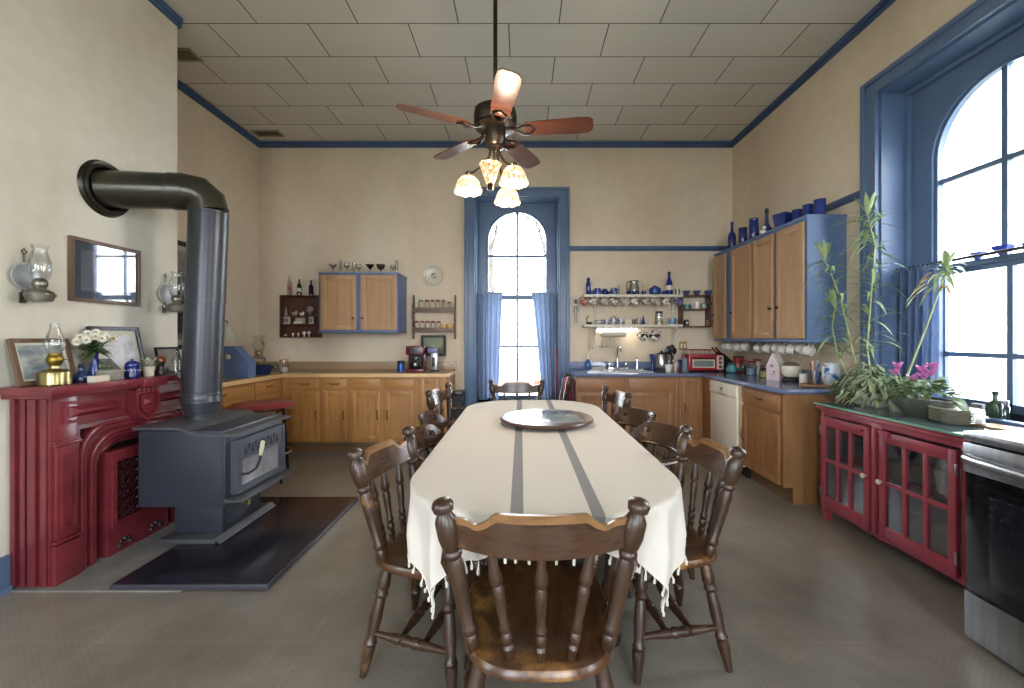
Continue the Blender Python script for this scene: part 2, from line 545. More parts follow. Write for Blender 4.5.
def arch_window(name, q, place, arch_hw, spring, rail_z, mid_z, low_z, casing_w, depth=0.2, curved=True):
    """place: matrix taking local (x along the wall, y outward, z up) to the room"""
    root = bpy.data.objects.new(name, None); COL.objects.link(root); root['kind'] = 'structure'
    root.matrix_world = place
    hw, z0, z1 = q['hw'], q['z0'], q['z1']
    # casing boards on the wall face
    c = B(); cw = casing_w
    for s in (-1, 1):
        c.box(s*hw, s*(hw+cw), -0.028, 0, z0-0.1, z1+cw*.9, 0.004)
        c.box(s*(hw+cw*.72), s*(hw+cw), -0.045, 0, z0-0.1, z1+cw*.9, 0.005)
        c.box(s*(hw-0.004), s*(hw+0.018), -0.036, 0, z0, z1, 0.004)
    c.box(-hw, hw, -0.0285, 0, z1, z1+cw*.9, 0.004)
    c.box(-hw-cw*.7, hw+cw*.7, -0.0455, 0, z1+cw*.62, z1+cw*.9, 0.005)
    c.box(-hw, hw, -0.0365, 0, z1-0.004, z1+0.018, 0.004)
    struct('window_casing', c, MBLUE, root)
    # deep jambs and head
    j = B(); t = 0.02
    for s in (-1, 1):
        j.box(s*(hw-t), s*hw, 0, depth+0.09, z0, z1)
        j.box(s*(hw-0.055), s*(hw-t), depth-0.035, depth, z0, z1-t, 0.004)
    j.box(-hw+t, hw-t, 0, depth+0.09, z1-t, z1)
    j.box(-hw+0.055, hw-0.055, depth-0.036, depth, z1-0.055, z1-t, 0.004)
    struct('window_jamb', j, MBLUE, root)
    st = B()
    st.box(-hw-0.05, hw+0.05, -0.06, depth+0.09, z0-0.035, z0, 0.006)
    st.box(-hw, hw, -0.025, 0, z0-0.12, z0-0.035, 0.004)
    struct('window_sill', st, MBLUE, root)
    # arched head panel and stiles
    fo = hw - 0.03
    zb = z0
    top = z1 - 0.03
    inner = [(-arch_hw, zb), (-arch_hw, zb+0.3)] + [(-arch_hw, spring-0.2)]
    outer = [(-fo, zb), (-fo, zb+0.3), (-fo, spring-0.2)]
    NA = 36
    for i in range(NA+1):
        a = PI - PI*i/NA
        inner.append((arch_hw*math.cos(a), spring + arch_hw*math.sin(a)*(1 if curved else 0.02)))
        ca, sa = math.cos(a), math.sin(a)
        k = min(fo/abs(ca) if abs(ca) > 1e-6 else 99, (top-spring)/sa if sa > 1e-6 else 99)
        outer.append((k*ca, spring + k*sa))
    inner += [(arch_hw, spring-0.2), (arch_hw, zb+0.3), (arch_hw, zb)]
    outer += [(fo, spring-0.2), (fo, zb+0.3), (fo, zb)]
    f = B(); f.ring(outer, inner, depth, depth+0.035, 'y')
    i2 = [(x*(1-0.022/arch_hw) if True else x, z if z <= spring else spring+(z-spring)*(1-0.022/arch_hw)) for x, z in inner]
    f.ring(inner, i2, depth+0.018, depth+0.06, 'y')
    struct('window_frame', f, MBLUE, root)
    # sashes with glazing bars
    s = B(); g = 0.016; y0, y1 = depth+0.03, depth+0.06
    atop = spring + (arch_hw if curved else 0)
    s.box(-g, g, y0, y1, rail_z, atop-0.004)
    s.box(-arch_hw, arch_hw, y0+0.001, y1-0.001, mid_z-g, mid_z+g)
    s.box(-arch_hw, arch_hw, y0-0.006, y1+0.004, rail_z, rail_z+0.035, 0.004)
    struct('window_sash', s, MBLUE, root)
    s = B(); y0, y1 = depth+0.062, depth+0.09
    s.box(-arch_hw, arch_hw, y0-0.006, y1, rail_z-0.03, rail_z+0.004)
    s.box(-g, g, y0, y1, zb, rail_z-0.03)
    s.box(-arch_hw, arch_hw, y0+0.001, y1-0.001, low_z-g, low_z+g)
    s.box(-arch_hw, arch_hw, y0, y1, zb, zb+0.05)
    for sg in (-1, 1): s.box(sg*(arch_hw-0.03), sg*arch_hw, y0+0.0005, y1-0.0005, zb, rail_z)
    struct('window_sash', s, MBLUE, root)
    gl = B()
    gl.box(-arch_hw-0.01, arch_hw+0.01, depth+0.044, depth+0.047, rail_z+0.01, atop+0.01)
    struct('window_pane', gl, MGLASS, root)
    gl = B()
    gl.box(-arch_hw-0.01, arch_hw+0.01, depth+0.074, depth+0.077, zb+0.01, rail_z)
    struct('window_pane', gl, MGLASS, root)
    return root

def onto(x, y, rz): return Matrix.Translation((x, y, 0)) @ Matrix.Rotation(R(rz), 4, 'Z')
arch_window('window_1', W1, onto(W1['c'], YB, 0), 0.402, 2.586, 1.845, 2.39, 1.20, 0.127)
arch_window('window_2', W2, onto(XR, W2['c'], -90), 0.42, 2.55, 1.775, 2.39, 1.20, 0.128)
arch_window('added_window_3', W3, onto(XR, W3['c'], -90), 0.42, 2.55, 1.82, 2.39, 1.20, 0.145)  # this and those below are out of view, added to let in more daylight
arch_window('added_window_4', W4, onto(W4['c'], YF, 180), 0.62, 2.5, 1.85, 2.39, 1.20, 0.145)
arch_window('added_window_5', W5, onto(W5['c'], YF, 180), 0.62, 2.5, 1.85, 2.39, 1.20, 0.145)
arch_window('added_window_6', W6, onto(XL, W6['c'], 90), 0.42, 2.55, 1.82, 2.39, 1.20, 0.145)
# sky light is gathered through the window openings
portal('daylight_window_1', (W1['c'], YB+T+0.03, 1.8), (R(-90), 0, 0), 1.07, 2.6)
portal('daylight_window_2', (XR+T+0.03, W2['c'], 2.0), (0, R(90), 0), 2.29, 1.24)
portal('daylight_added_window_3', (XR+T+0.03, W3['c'], 1.82), (0, R(90), 0), 2.65, 1.24)  # from here down they serve the added windows behind the camera
portal('daylight_added_window_4', (W4['c'], YF-T-0.03, 1.78), (R(90), 0, 0), 1.5, 2.85)
portal('daylight_added_window_5', (W5['c'], YF-T-0.03, 1.78), (R(90), 0, 0), 1.5, 2.85)
portal('daylight_added_window_6', (XL-T-0.03, W6['c'], 1.82), (0, R(-90), 0), 2.65, 1.24)

# ---------------------------------------------------------------- what lies outside the windows
g = B()
g.grid(lambda u, v: (-40+80*u, -40+80*v, -0.55+0.12*math.sin(9*u+5*v)), 40, 40)
struct('ground_outside', g, mat('pale_winter_lawn', '#a5a69c', 0.95, c2='#8a8b7e', scale=0.8))
MBARK = mat('pale_bark', '#45413d', 0.9, c2='#302d2a', scale=5, stretch=(3, 3, 0.6), bump=0.4)
def bare_tree(loc, h, r, label, seed):
    rnd = random.Random(seed)
    t = thing('bare_tree', label, 'tree', loc, rnd.random()*360, 'bare trees outside the back window')
    tr = B(); tr.tube([(0, 0, 0), (0.05, 0, h*.3), (-0.04, 0.05, h*.6), (0.06, 0, h)], [r*1.3, r, r*.8, r*.35], 10)
    part('trunk', tr, MBARK, t)
    bs = B()
    def grow(p, d, L, rr, n):
        q = p + d*L
        mid = p + d*L*.5 + Vector((rnd.uniform(-.06, .06), rnd.uniform(-.06, .06), .03))*L
        bs.tube([p, mid, q], [rr, rr*.75, rr*.5], 5)
        if n:
            for _ in range(3):
                e = (d + Vector((rnd.uniform(-.8, .8), rnd.uniform(-.8, .8), rnd.uniform(-.3, .7)))).normalized()
                grow(p + d*L*rnd.uniform(.5, 1), e, L*.62, rr*.5, n-1)
    for i in range(9):
        a = rnd.random()*2*PI; z = h*rnd.uniform(.3, .95)
        grow(Vector((0, 0, z)), Vector((math.cos(a), math.sin(a), rnd.uniform(.1, .8))).normalized(), 1.3, r*.35, 3)
    part('branches', bs, MBARK, t)
bare_tree((-0.85, 12, -0.55), 8, 0.13, 'bare grey tree trunk outside the left side of the back window', 3)
bare_tree((1.0, 17, -0.55), 9, 0.16, 'bare tree farther off outside the right side of the back window', 5)
# parked car
car = thing('car', 'white car parked on the lawn outside the back window', 'car', (1.55, 11.4, -0.55), -12)
MCAR = mat('white_car_paint', '#dcdee2', 0.2, coat=0.6)
side = [(-2.1, .28), (-2.15, .75), (-2.0, .98), (-1.2, 1.02), (-.75, 1.42), (.95, 1.45), (1.75, 1.05), (2.1, .95), (2.15, .5), (2.1, .28)]
cbd = B(); cbd.prism([(-y, z) for y, z in side][::-1], -0.85, 0.85, 'y')
cbd.xf(Matrix.Rotation(R(90), 4, 'Z'))
part('body', cbd, MCAR, car)
for s in (-1, 1):
    wn = B(); wn.prism([(-.95, 1.06), (-.6, 1.36), (.85, 1.38), (1.4, 1.08)], s*0.84, s*0.862, 'x')
    part('window', wn, MBLACK, car)
    tl = B(); tl.box(s*0.5, s*0.84, -2.19, -2.06, .78, .93, .02)
    part('tail_light', tl, mat('red_lamp_lens', '#b83a36', 0.2), car)
    for yy in (-1.3, 1.35):
        wh = B(); wh.lathe([(.2, -.1), (.32, -.1), (.33, 0), (.32, .1), (.2, .1)], (s*0.8, yy, .32), 24, Matrix.Rotation(R(90), 4, 'Y'))
        part('wheel', wh, MBLACKM, car)
# ================================================================ kitchen cabinets
def panel_door(x0, x1, z0, z1, y=-0.02, t=0.02, fr=0.055):
    """framed door with a recessed flat panel; front face at y"""
    b = B()
    b.box(x0, x0+fr, y, y+t, z0, z1, 0.004); b.box(x1-fr, x1, y, y+t, z0, z1, 0.004)
    b.box(x0+fr-.002, x1-fr+.002, y+.0005, y+t, z1-fr, z1, 0.004); b.box(x0+fr-.002, x1-fr+.002, y+.0005, y+t, z0, z0+fr, 0.004)
    b.box(x0+fr-.004, x1-fr+.004, y+.010, y+t-.001, z0+fr-.004, z1-fr+.004)
    b.ring([(x0+fr, z0+fr), (x1-fr, z0+fr), (x1-fr, z1-fr), (x0+fr, z1-fr)],
           [(x0+fr+.012, z0+fr+.012), (x1-fr-.012, z0+fr+.012), (x1-fr-.012, z1-fr-.012), (x0+fr+.012, z1-fr-.012)], y+.005, y+.012, 'y', True)
    return b
def drawer_front(x0, x1, z0, z1, y=-0.02, t=0.02):
    b = B(); b.box(x0, x1, y+.004, y+t, z0, z1, 0.005)
    b.box(x0+.014, x1-.014, y, y+.008, z0+.014, z1-.014, 0.004)
    return b
def bail_pull(cx, cz, y, horiz=True, L=0.045):
    b = B(); pts = []
    for i in range(9):
        a = PI*i/8; d = -L*math.cos(a); out = -0.022*math.sin(a)
        pts.append((cx+d, y+out-.002, cz) if horiz else (cx, y+out-.002, cz+d))
    b.tube(pts, 0.0045, 6)
    for d in (-L, L):
        b.ball((cx+d, y-.002, cz) if horiz else (cx, y-.002, cz+d), 0.009, 8)
    return b
def round_knob(cx, cz, y, r=0.014):
    b = B(); b.lathe([(r*.45, 0), (r*.4, .012), (r, .017), (r*.95, .025), (r*.3, .029)], (cx, y, cz), 12, Matrix.Rotation(R(90), 4, 'X'))
    return b
def base_cabinet(name, label, loc, rz, wd, fronts, body_m, drawer_m, depth=0.57, z0=0.13, group=None, kick=True, knob=False):
    c = thing(name, label, 'cabinet', loc, rz, group)
    bd = B(); bd.box(0.001, wd-.001, 0.002, depth, z0, 0.868)
    part('body', bd, body_m, c)
    if kick:
        k = B(); k.box(0.001, wd-.001, 0.075, 0.09, 0.0, z0)
        part('toe_kick', k, mat('toe_board', '#5b4630', 0.6) if 'MTOE' not in globals() else MTOE, c)
    for fr in fronts:
        kind, x0, x1, za, zb = fr[:5]
        if kind == 'drawer':
            d = part('drawer', drawer_front(x0, x1, za, zb), drawer_m, c)
            if len(fr) < 6 or fr[5]:
                part('handle', bail_pull((x0+x1)/2, (za+zb)/2, -.02), MBRONZE, d)
        else:
            d = part('door', panel_door(x0, x1, za, zb), body_m, c)
            hx = x0+.028 if fr[5] == 'l' else x1-.028
            part('handle', bail_pull(hx, za+(zb-za)*.52, -.02, False), MBRONZE, d)
    return c
MTOE = mat('toe_board', '#6a5134', 0.6)
GL, GR = 'honey oak base cabinets', 'brown oak base cabinets'
ZD0, ZD1, ZP0, ZP1 = 0.158, 0.712, 0.738, 0.852
yf = 4.80
base_cabinet('base_cabinet', 'honey oak base cabinet against the back wall in the corner, one drawer over one door', (-2.70, yf, 0), 0, 0.441,
             [('drawer', .10, .425, ZP0, ZP1), ('door', .10, .425, ZD0, ZD1, 'r')], MHONEY, MHONEYX, group=GL)
base_cabinet('base_cabinet', 'narrow honey oak base cabinet with drawer, second from the corner on the back wall', (-2.259, yf, 0), 0, 0.316,
             [('drawer', .03, .296, ZP0, ZP1), ('door', .03, .296, ZD0, ZD1, 'r')], MHONEY, MHONEYX, group=GL)
base_cabinet('base_cabinet', 'wide honey oak base cabinet with two doors under the blue wall cupboard', (-1.943, yf, 0), 0, 0.768,
             [('drawer', .03, .356, ZP0, ZP1, False), ('drawer', .412, .738, ZP0, ZP1, False),
              ('door', .03, .356, ZD0, ZD1, 'r'), ('door', .412, .738, ZD0, ZD1, 'l')], MHONEY, MHONEYX, group=GL)
base_cabinet('base_cabinet', 'slim honey oak base cabinet with one full-height door below the coffee maker', (-1.175, yf, 0), 0, 0.339,
             [('door', .03, .25, ZD0, ZP1, 'r')], MHONEY, MHONEYX, group=GL)
base_cabinet('base_cabinet', 'honey oak drawer cabinet on the left wall behind the stovepipe', (-2.70, 3.36, 0), 90, 0.90,
             [('drawer', .05, .86, ZP0, ZP1), ('door', .05, .44, ZD0, ZD1, 'r'), ('door', .46, .86, ZD0, ZD1, 'l')], MHONEY, MHONEYX, group=GL)
base_cabinet('base_cabinet', 'honey oak drawer cabinet on the left wall behind the red stool', (-2.70, 4.262, 0), 90, 0.536,
             [('drawer', .04, .49, ZP0, ZP1), ('door', .04, .49, ZD0, ZD1, 'l')], MHONEY, MHONEYX, group=GL)
# worktop, tan
wt = B()
poly = [(XL, YB1+.02), (-2.672, YB1+.02), (-2.672, 4.772), (-0.812, 4.772), (-0.812, YB), (XL, YB)]
wt.prism(poly, 0.87, 0.909, 'z')
t = single('worktop', wt, MTANCOUNTER, 'tan laminate corner worktop on the honey oak cabinets', 'worktop')
b = B(); b.box(XL+.02, -0.812, YB-.018, YB, 0.909, 1.012, .004); b.box(XL, XL+.018, YB1+.02, YB, 0.909, 1.012, .004)
part('backsplash', b, MTANCOUNTER, t)
b = B(); b.box(-2.674, -0.810, 4.766, 4.774, 0.868, 0.911, .002); b.box(-2.674, -2.666, YB1+.02, 4.774, 0.868, 0.9112, .002); b.box(-0.814, -0.806, 4.774, YB, 0.868, 0.9108, .002)
part('edge_band', b, cabinet_wood('pale_edge_wood', '#d6b27c', '#c6a06a', 'x'), t)

# right side: sink run, corner, dishwasher, end cabinet
yr = 4.82
base_cabinet('sink_cabinet', 'brown oak sink cabinet beside the window, left half under the sink', (0.62, yr, 0), 0, 0.565,
             [('drawer', .02, .55, ZP0-.02, ZP1, False), ('door', .02, .55, ZD0, ZD1-.02, 'r')], MOAK, MOAKX, .55, group=GR)
base_cabinet('sink_cabinet', 'brown oak sink cabinet below the coffee carafe, right of the sink', (1.185, yr, 0), 0, 0.60,
             [('drawer', .03, .545, ZP0-.02, ZP1, False), ('door', .03, .545, ZD0, ZD1-.02, 'l')], MOAK, MOAKX, .55, group=GR)
cc = base_cabinet('corner_cabinet', 'brown oak corner cabinet with one door ajar next to the dishwasher', (1.787, yr, 0), 0, 0.279,
             [('door', .035, .262, ZD0, ZP1, 'l')], MOAK, MOAKX, .55, group=GR)
b = B(); b.box(.279, .30, -0.238, 0, .13, .868); b.box(.35, .37, -.238, 0, 0, .13)
part('return_panel', b, MOAK, cc)
ec = base_cabinet('base_cabinet', 'brown oak end cabinet between the dishwasher and the red hutch', (2.066, 3.955, 0), -90, 0.609,
             [('drawer', .02, .575, ZP0-.015, ZP1), ('door', .02, .575, ZD0-.02, ZD1-.02, 'l')], MOAK, MOAKX, .60, group=GR)
b = B(); b.box(.603, .612, .076, .61, .0, .868); b.box(.603, .612, -.001, .076, .13, .868)
part('end_panel', b, cabinet_wood('end_panel_oak', '#916a44', '#7f5a38', 'z'), ec)
# dishwasher
dw = thing('dishwasher', 'cream white dishwasher built in under the blue worktop', 'dishwasher', (2.066, 4.583, 0), -90)
MDW = mat('bisque_enamel', '#e6e0d2', 0.3, c2='#e0d9ca', scale=2)
b = B(); b.box(.004, .624, 0.0, .56, .11, .866); part('body', b, MDW, dw)
b = B(); b.box(.008, .575, -.03, 0, .12, .735, .006); part('door', b, MDW, dw)
cp = B(); cp.box(.008, .575, -.038, 0, .739, .862, .008); cp = part('control_panel', cp, MDW, dw)
b = B(); b.lathe([(.014, 0), (.014, .012), (.01, .014)], (.29, -.038, .80), 14, Matrix.Rotation(R(90), 4, 'X')); b.box(.27, .31, -.042, -.037, .765, .769); part('dial', b, mat('grey_dial', '#77736c', .4), cp)
b = B(); b.tube([(.22, -.036, .752), (.24, -.046, .748), (.36, -.046, .748), (.38, -.036, .752)], .006, 6); part('latch', b, mat('grey_latch', '#a29d92', .4), cp)
b = B(); b.box(.578, .624, -.018, 0, .11, .866, .004); part('side_stile', b, cabinet_wood('pale_stile', '#cfb491', '#bfa27c'), dw)
b = B(); b.box(.01, .62, .05, .06, 0, .11); part('toe_kick', b, MBLACKM, dw)
# blue worktop with the sink
wt = B()
poly = [(0.60, 4.79), (2.04, 4.79), (2.04, 3.36), (2.075, 3.315), (XR, 3.315), (XR, YB), (0.60, YB)]
wt.prism(poly, 0.87, 0.912, 'z')
wt = single('worktop', wt, MBLUECOUNTER, 'blue laminate corner worktop holding the sink and the dishwasher below', 'worktop')
b = B(); b.box(0.60, XR-.02, YB-.02, YB, 0.912, 1.012, .004); b.box(XR-.02, XR, 3.315, YB, .912, 1.012, .004)
part('backsplash', b, MBLUECOUNTER, wt)
b = B(); b.tube([(0.60, 4.787, .891), (2.037, 4.787, .891), (2.037, 3.36, .891), (2.073, 3.312, .891), (2.66, 3.312, .891)], .0205, 8)
part('edge_band', b, MBLUECOUNTER, wt)
sk = thing('sink', 'white double-bowl sink set into the blue worktop', 'sink', (1.14, 5.05, .912))
b = B()
for s in (-1, 1):
    cx = s*.19
    o = [(cx-.19, -.19), (cx+.19, -.19), (cx+.19, .22), (cx-.19, .22)]
    i = [(cx-.155, -.16), (cx+.155, -.16), (cx+.155, .15), (cx-.155, .15)]
    b.ring(o, i, 0.0, .016, 'z', True)
    b.ring([(cx-.155, -.16), (cx+.155, -.16), (cx+.155, .15), (cx-.155, .15)], [(cx-.13, -.13), (cx+.13, -.13), (cx+.13, .12), (cx-.13, .12)], .003, .012, 'z', True)
    b.box(cx-.13, cx+.13, -.13, .12, .001, .003)
part('bowl', b, mat('sink_steel', '#cfd1d2', .2, .7), sk)
f = thing('faucet', 'tall chrome faucet with two handles behind the white sink', 'faucet', (1.19, 5.24, .928))
b = B(); b.box(-.12, .12, -.025, .025, 0, .02, .008); part('base', b, MCHROME, f)
b = B(); b.tube([(0, 0, .02), (0, 0, .12), (0, 0, .24), (0, -.02, .27), (0, -.09, .285), (0, -.15, .26), (0, -.16, .22)], [.016, .014, .012, .012, .012, .012, .013], 10); part('spout', b, MCHROME, f)
for s in (-1, 1):
    b = B(); b.lathe([(.02, .02), (.014, .05), (.012, .07)], (s*.1, 0, 0), 12); b.tube([(s*.1, 0, .07), (s*.13, -.01, .09), (s*.16, -.02, .085)], .009, 8); part('handle', b, MCHROME, f)
sp = thing('sprayer', 'slim chrome soap pump right of the faucet on the sink', 'dispenser', (1.43, 5.24, .928))
b = B(); b.lathe([(.017, 0), (.014, .02), (.01, .09), (.009, .13)], n=12); part('body', b, MCHROME, sp)
b = B(); b.tube([(0, 0, .125), (-.01, -.02, .145), (-.03, -.06, .14)], .007, 8); part('nozzle', b, MCHROME, sp)

# ---------------------------------------------------------------- wall cupboards
def wall_cupboard(name, label, loc, rz, wd, ht, depth, doors, body_m, knobs, top=0.0):
    c = thing(name, label, 'cupboard', loc, rz)
    b = B(); b.box(0, wd, 0, depth, 0, ht, .003); b.box(-.006, wd+.006, -.008, depth, ht-.022, ht, .003); b.box(-.004, wd+.004, -.006, depth, 0, .02, .003)
    part('body', b, body_m, c)
    for (x0, x1, z0, z1, side) in doors:
        d = part('door', panel_door(x0, x1, z0, z1, -.024, .022, .058), MMAPLE, c)
        part('knob', round_knob(x0+.03 if side == 'l' else x1-.03, z0+.16 if knobs == 'low' else z0+knobs, -.024), MBRONZE, d)
    return c
wall_cupboard('wall_cupboard', 'blue painted wall cupboard with two pale maple doors, topped with glasses', (-2.37, 4.98, 1.372), 0, 0.923, .706, .398,
              [(.03, .445, .03, .675, 'r'), (.497, .915, .03, .675, 'l')], MCABBLUE, .14)
wall_cupboard('wall_cupboard', 'long blue wall cupboard with four maple doors over the right-hand worktop', (2.35, 5.16, 1.275), -90, 1.67, 1.05, .325,
              [(.008, .307, .03, 1.0, 'l'), (.445, .855, .03, 1.0, 'l'), (.892, 1.228, .03, 1.0, 'r'), (1.285, 1.65, .03, 1.0, 'l')], MCABBLUE, .28)

# ================================================================ red mantelpiece
MMAN = mat('oxblood_gloss_paint', '#742c32', 0.27, c2='#612329', scale=5, bump=0.05, coat=0.2)
mt = thing('mantelpiece', 'red painted cast mantelpiece with arched surround on the chimney wall', 'mantelpiece', (XB, 2.735, 0), 90)
# local: x along the wall towards the far end, -y into the room (y = 0 is the wall face), z up
D = 0.2; hw = 0.515
b = B()
b.box(-hw, -0.375, -D, 0, 0, 1.0, .004); b.box(.375, hw, -D, 0, 0, 1.0, .004); b.box(-.376, .376, -D, 0, .825, 1.0)
part('body', b, MMAN, mt)
for s in (-1, 1):
    p = B()
    x0, x1 = (-.50, -.385) if s < 0 else (.385, .50)
    p.box(x0, x1, -D-.018, -D, .24, .73, .004)
    p.ring([(x0+.02, .29), (x1-.02, .29), (x1-.02, .68), (x0+.02, .68)], [(x0+.034, .305), (x1-.034, .305), (x1-.034, .665), (x0+.034, .665)], -D-.028, -D-.017, 'y', True)
    xm = (x0+x1)/2
    p.add([(x0+.036, -D-.018, .33), (x1-.036, -D-.018, .33), (x1-.036, -D-.018, .64), (x0+.036, -D-.018, .64), (xm, -D-.032, .40), (xm, -D-.032, .57)],
          [(0, 1, 4), (1, 2, 5, 4), (2, 3, 5), (3, 0, 4, 5)])
    for za, zb, e in ((.0, .20, .024), (.20, .215, .03), (.222, .238, .026), (.735, .752, .03), (.752, .765, .022)):
        p.box(x0-.012, x1+.008, -D-e, -D, za, zb, .004)
    part('pilaster', p, MMAN, mt)
for s in (-1, 1):
    p = B()                                          # end face with upright flutes
    for k, (ya, yb) in enumerate(((-.19, -.16), (-.14, -.10), (-.08, -.055), (-.035, -.01))):
        p.box(s*hw, s*(hw+.012+.006*(k % 2)), ya, yb, .02, .99, .004)
    part('side_panel', p, MMAN, mt)
for s in (-1, 1):
    p = B()
    x0, x1 = (-.455, -.115) if s < 0 else (.115, .455)
    z0, z1 = .845, .965
    p.ring([(x0, z0), (x1, z0), (x1, z1), (x0, z1)], [(x0+.016, z0+.016), (x1-.016, z0+.016), (x1-.016, z1-.016), (x0+.016, z1-.016)], -D-.014, -D, 'y', True)
    zm = (z0+z1)/2
    p.add([(x0+.03, -D-.002, z0+.03), (x1-.03, -D-.002, z0+.03), (x1-.03, -D-.002, z1-.03), (x0+.03, -D-.002, z1-.03), (x0+.062, -D-.026, z0+.052), (x1-.062, -D-.026, z0+.052), (x1-.062, -D-.026, z1-.052), (x0+.062, -D-.026, z1-.052)],
          [(0, 1, 5, 4), (1, 2, 6, 5), (2, 3, 7, 6), (3, 0, 4, 7), (4, 5, 6, 7)])
    part('frieze_panel', p, MMAN, mt)
k = B()                                              # shield keystone
sh = [(-.085, .985), (.085, .985), (.085, .865), (.058, .815), (0, .775), (-.058, .815), (-.085, .865)]
k.prism(sh, -D-.05, -D, 'y')
sc = lambda f, oz=.895: [(x*f, oz+(z-oz)*f) for x, z in sh]
k.ring(sc(1.0), sc(.8), -D-.066, -D-.045, 'y', True)
k.prism(sc(.62), -D-.062, -D-.045, 'y')
k.add([(-.035, -D-.06, .88), (.035, -D-.06, .88), (.035, -D-.06, .925), (-.035, -D-.06, .925), (0, -D-.085, .902)], [(0, 1, 4), (1, 2, 4), (2, 3, 4), (3, 0, 4)])
for x in (-.06, -.03, 0, .03, .06):
    k.ball((x, -D-.06, .985), .013, 8); k.ball((x, -D-.064, .965), .008, 8)
part('keystone', k, MMAN, mt)
def basket(hw_, top, rad, n=10):
    """flat-topped arch outline, floor to floor"""
    pts = [(-hw_, 0)]
    pts += [(-hw_ + rad - rad*math.cos(R(90*i/n)), top - rad + rad*math.sin(R(90*i/n))) for i in range(n+1)]
    pts += [(hw_ - rad + rad*math.sin(R(90*i/n)), top - rad + rad*math.cos(R(90*i/n))) for i in range(n+1)]
    pts += [(hw_, 0)]
    return pts
for i, (h0, t0, e, y) in enumerate(((.372, .815, .04, -D-.006), (.338, .782, .03, -D+.012), (.312, .755, .04, -D+.002), (.276, .72, .03, -D+.03), (.248, .692, .03, -D+.05))):
    p = B(); p.ring(basket(h0, t0, .16), basket(h0-e, t0-e, .15), y, 0, 'y')
    m2 = B()
    pts = [(x, y, z) for x, z in basket(h0-.012, t0-.012, .155)]
    m2.tube(pts, .009, 6); p.v_off = len(p.v); p.add(m2.v, m2.f)
    part('arch_moulding', p, MMAN, mt)
p = B()                                              # infill around the flat of the arch
p.ring([(-.376, .55), (-.376, .826), (.376, .826), (.376, .55)], [(-.37, .55), (-.36, .80), (.36, .80), (.37, .55)], -D+.004, -.02, 'y')
part('spandrel', p, mat('bare_grey_cast_iron', '#6f6a6b', .5, c2='#7a3038', scale=20), mt)
# summer cover leaning in the arch
cvr = B()
cvr.ring([(-.215, 0), (.215, 0), (.215, .63), (-.215, .63)], [(-.155, .20), (.155, .20), (.155, .56), (-.155, .56)], -D-.012, -D+.06, 'y', True)
cvr.ring([(-.195, .17), (.195, .17), (.195, .60), (-.195, .60)], [(-.17, .19), (.17, .19), (.17, .575), (-.17, .575)], -D-.024, -D-.01, 'y', True)
cvr = part('summer_cover', cvr, MMAN, mt)
fr = B()
for i in range(5):
    for j in range(6):
        cx, cz = -.124+.062*i, .23+.06*j
        fr.tube([(cx+.026*math.cos(a*PI/5), -D+.015, cz+.026*math.sin(a*PI/5)) for a in range(10)], .006, 5, True)
        fr.tube([(cx-.03, -D+.018, cz-.03), (cx, -D+.012, cz), (cx+.03, -D+.018, cz+.03)], .005, 5)
        fr.ball((cx, -D+.01, cz), .010, 6)
part('fretwork', fr, mat('dark_red_iron', '#3d1018', .45), cvr)
bk = B(); bk.box(-.24, .24, -.10, -.09, 0, .66); part('fireback', bk, MBLACKM, mt)
for x in (-.11, .11):
    p = B()
    for q in range(5):
        a = PI*q/4; p.ball((x+.035*math.cos(a), -D-.014, .045+.03*math.sin(a)), .014, 6)
    part('floral_vent', p, MBLACKM, cvr)
s = B()
s.box(-.565, .565, -.262, 0, .995, 1.018, .006); s.box(-.60, .60, -.30, 0, 1.018, 1.06, .008); s.box(-.085, .085, -.315, -.25, 1.0, 1.058, .006)
part('shelf', s, MMAN, mt)

# hearth slab and the black board below the stove
hs = B(); hs.box(XB+.005, -1.75, 2.19, 3.45, 0, .008)
single('hearth_slab', hs, mat('grey_hearth_cement', '#7e7c78', .7, c2='#6a6864', scale=7), 'flat grey cement hearth slab in front of the red mantelpiece', 'hearth')
pd = B(); pd.box(-2.13, -1.32, 2.21, 3.43, .008, .030, .004)
pd = single('stove_board', pd, mat('black_slate', '#1b1b24', .22, c2='#24232c', scale=4), 'dark slate floor board under the wood stove', 'hearth board')
b = B(); b.box(-1.32, -1.308, 2.205, 3.435, .008, .032, .003); b.box(-2.13, -1.308, 2.199, 2.21, .008, .0318, .003); part('edge_strip', b, mat('grey_metal_strip', '#5d5c68', .35, .6), pd)

# ================================================================ wood stove
MST = mat('stove_charcoal_paint', '#2e323c', 0.42, c2='#292c35', scale=3)
MSTT = mat('stove_top_paint', '#4b4c50', 0.4, c2='#3f4044', scale=3)
st = thing('wood_stove', 'dark grey cast wood stove on pedestal with glass door', 'wood stove', (-2.10, 2.935, .030), 90)
# local: x towards the far side, -y to the front (room side)
hx = .315
b = B(); b.box(-hx, hx, -.255, .26, .235, .705, .006); part('firebox', b, MST, st)
b = B(); b.box(-.20, .20, -.18, .13, .03, .236, .004); b.box(-.17, .17, -.182, -.176, .06, .20, .003); pdl = part('pedestal', b, MST, st)
b = B(); b.lathe([(.012, 0), (.010, .02), (.018, .03), (.018, .045)], (.0, -.18, .15), 10, Matrix.Rotation(R(90), 4, 'X')); part('knob', b, MBRASS, pdl)
b = B(); b.box(-.30, .30, -.20, .15, 0, .03, .004)
b.prism([(-.198, .03), (-.232, .0), (-.235, .004), (-.2, .036)], -.30, .30, 'x'); part('base', b, MSTT, st)
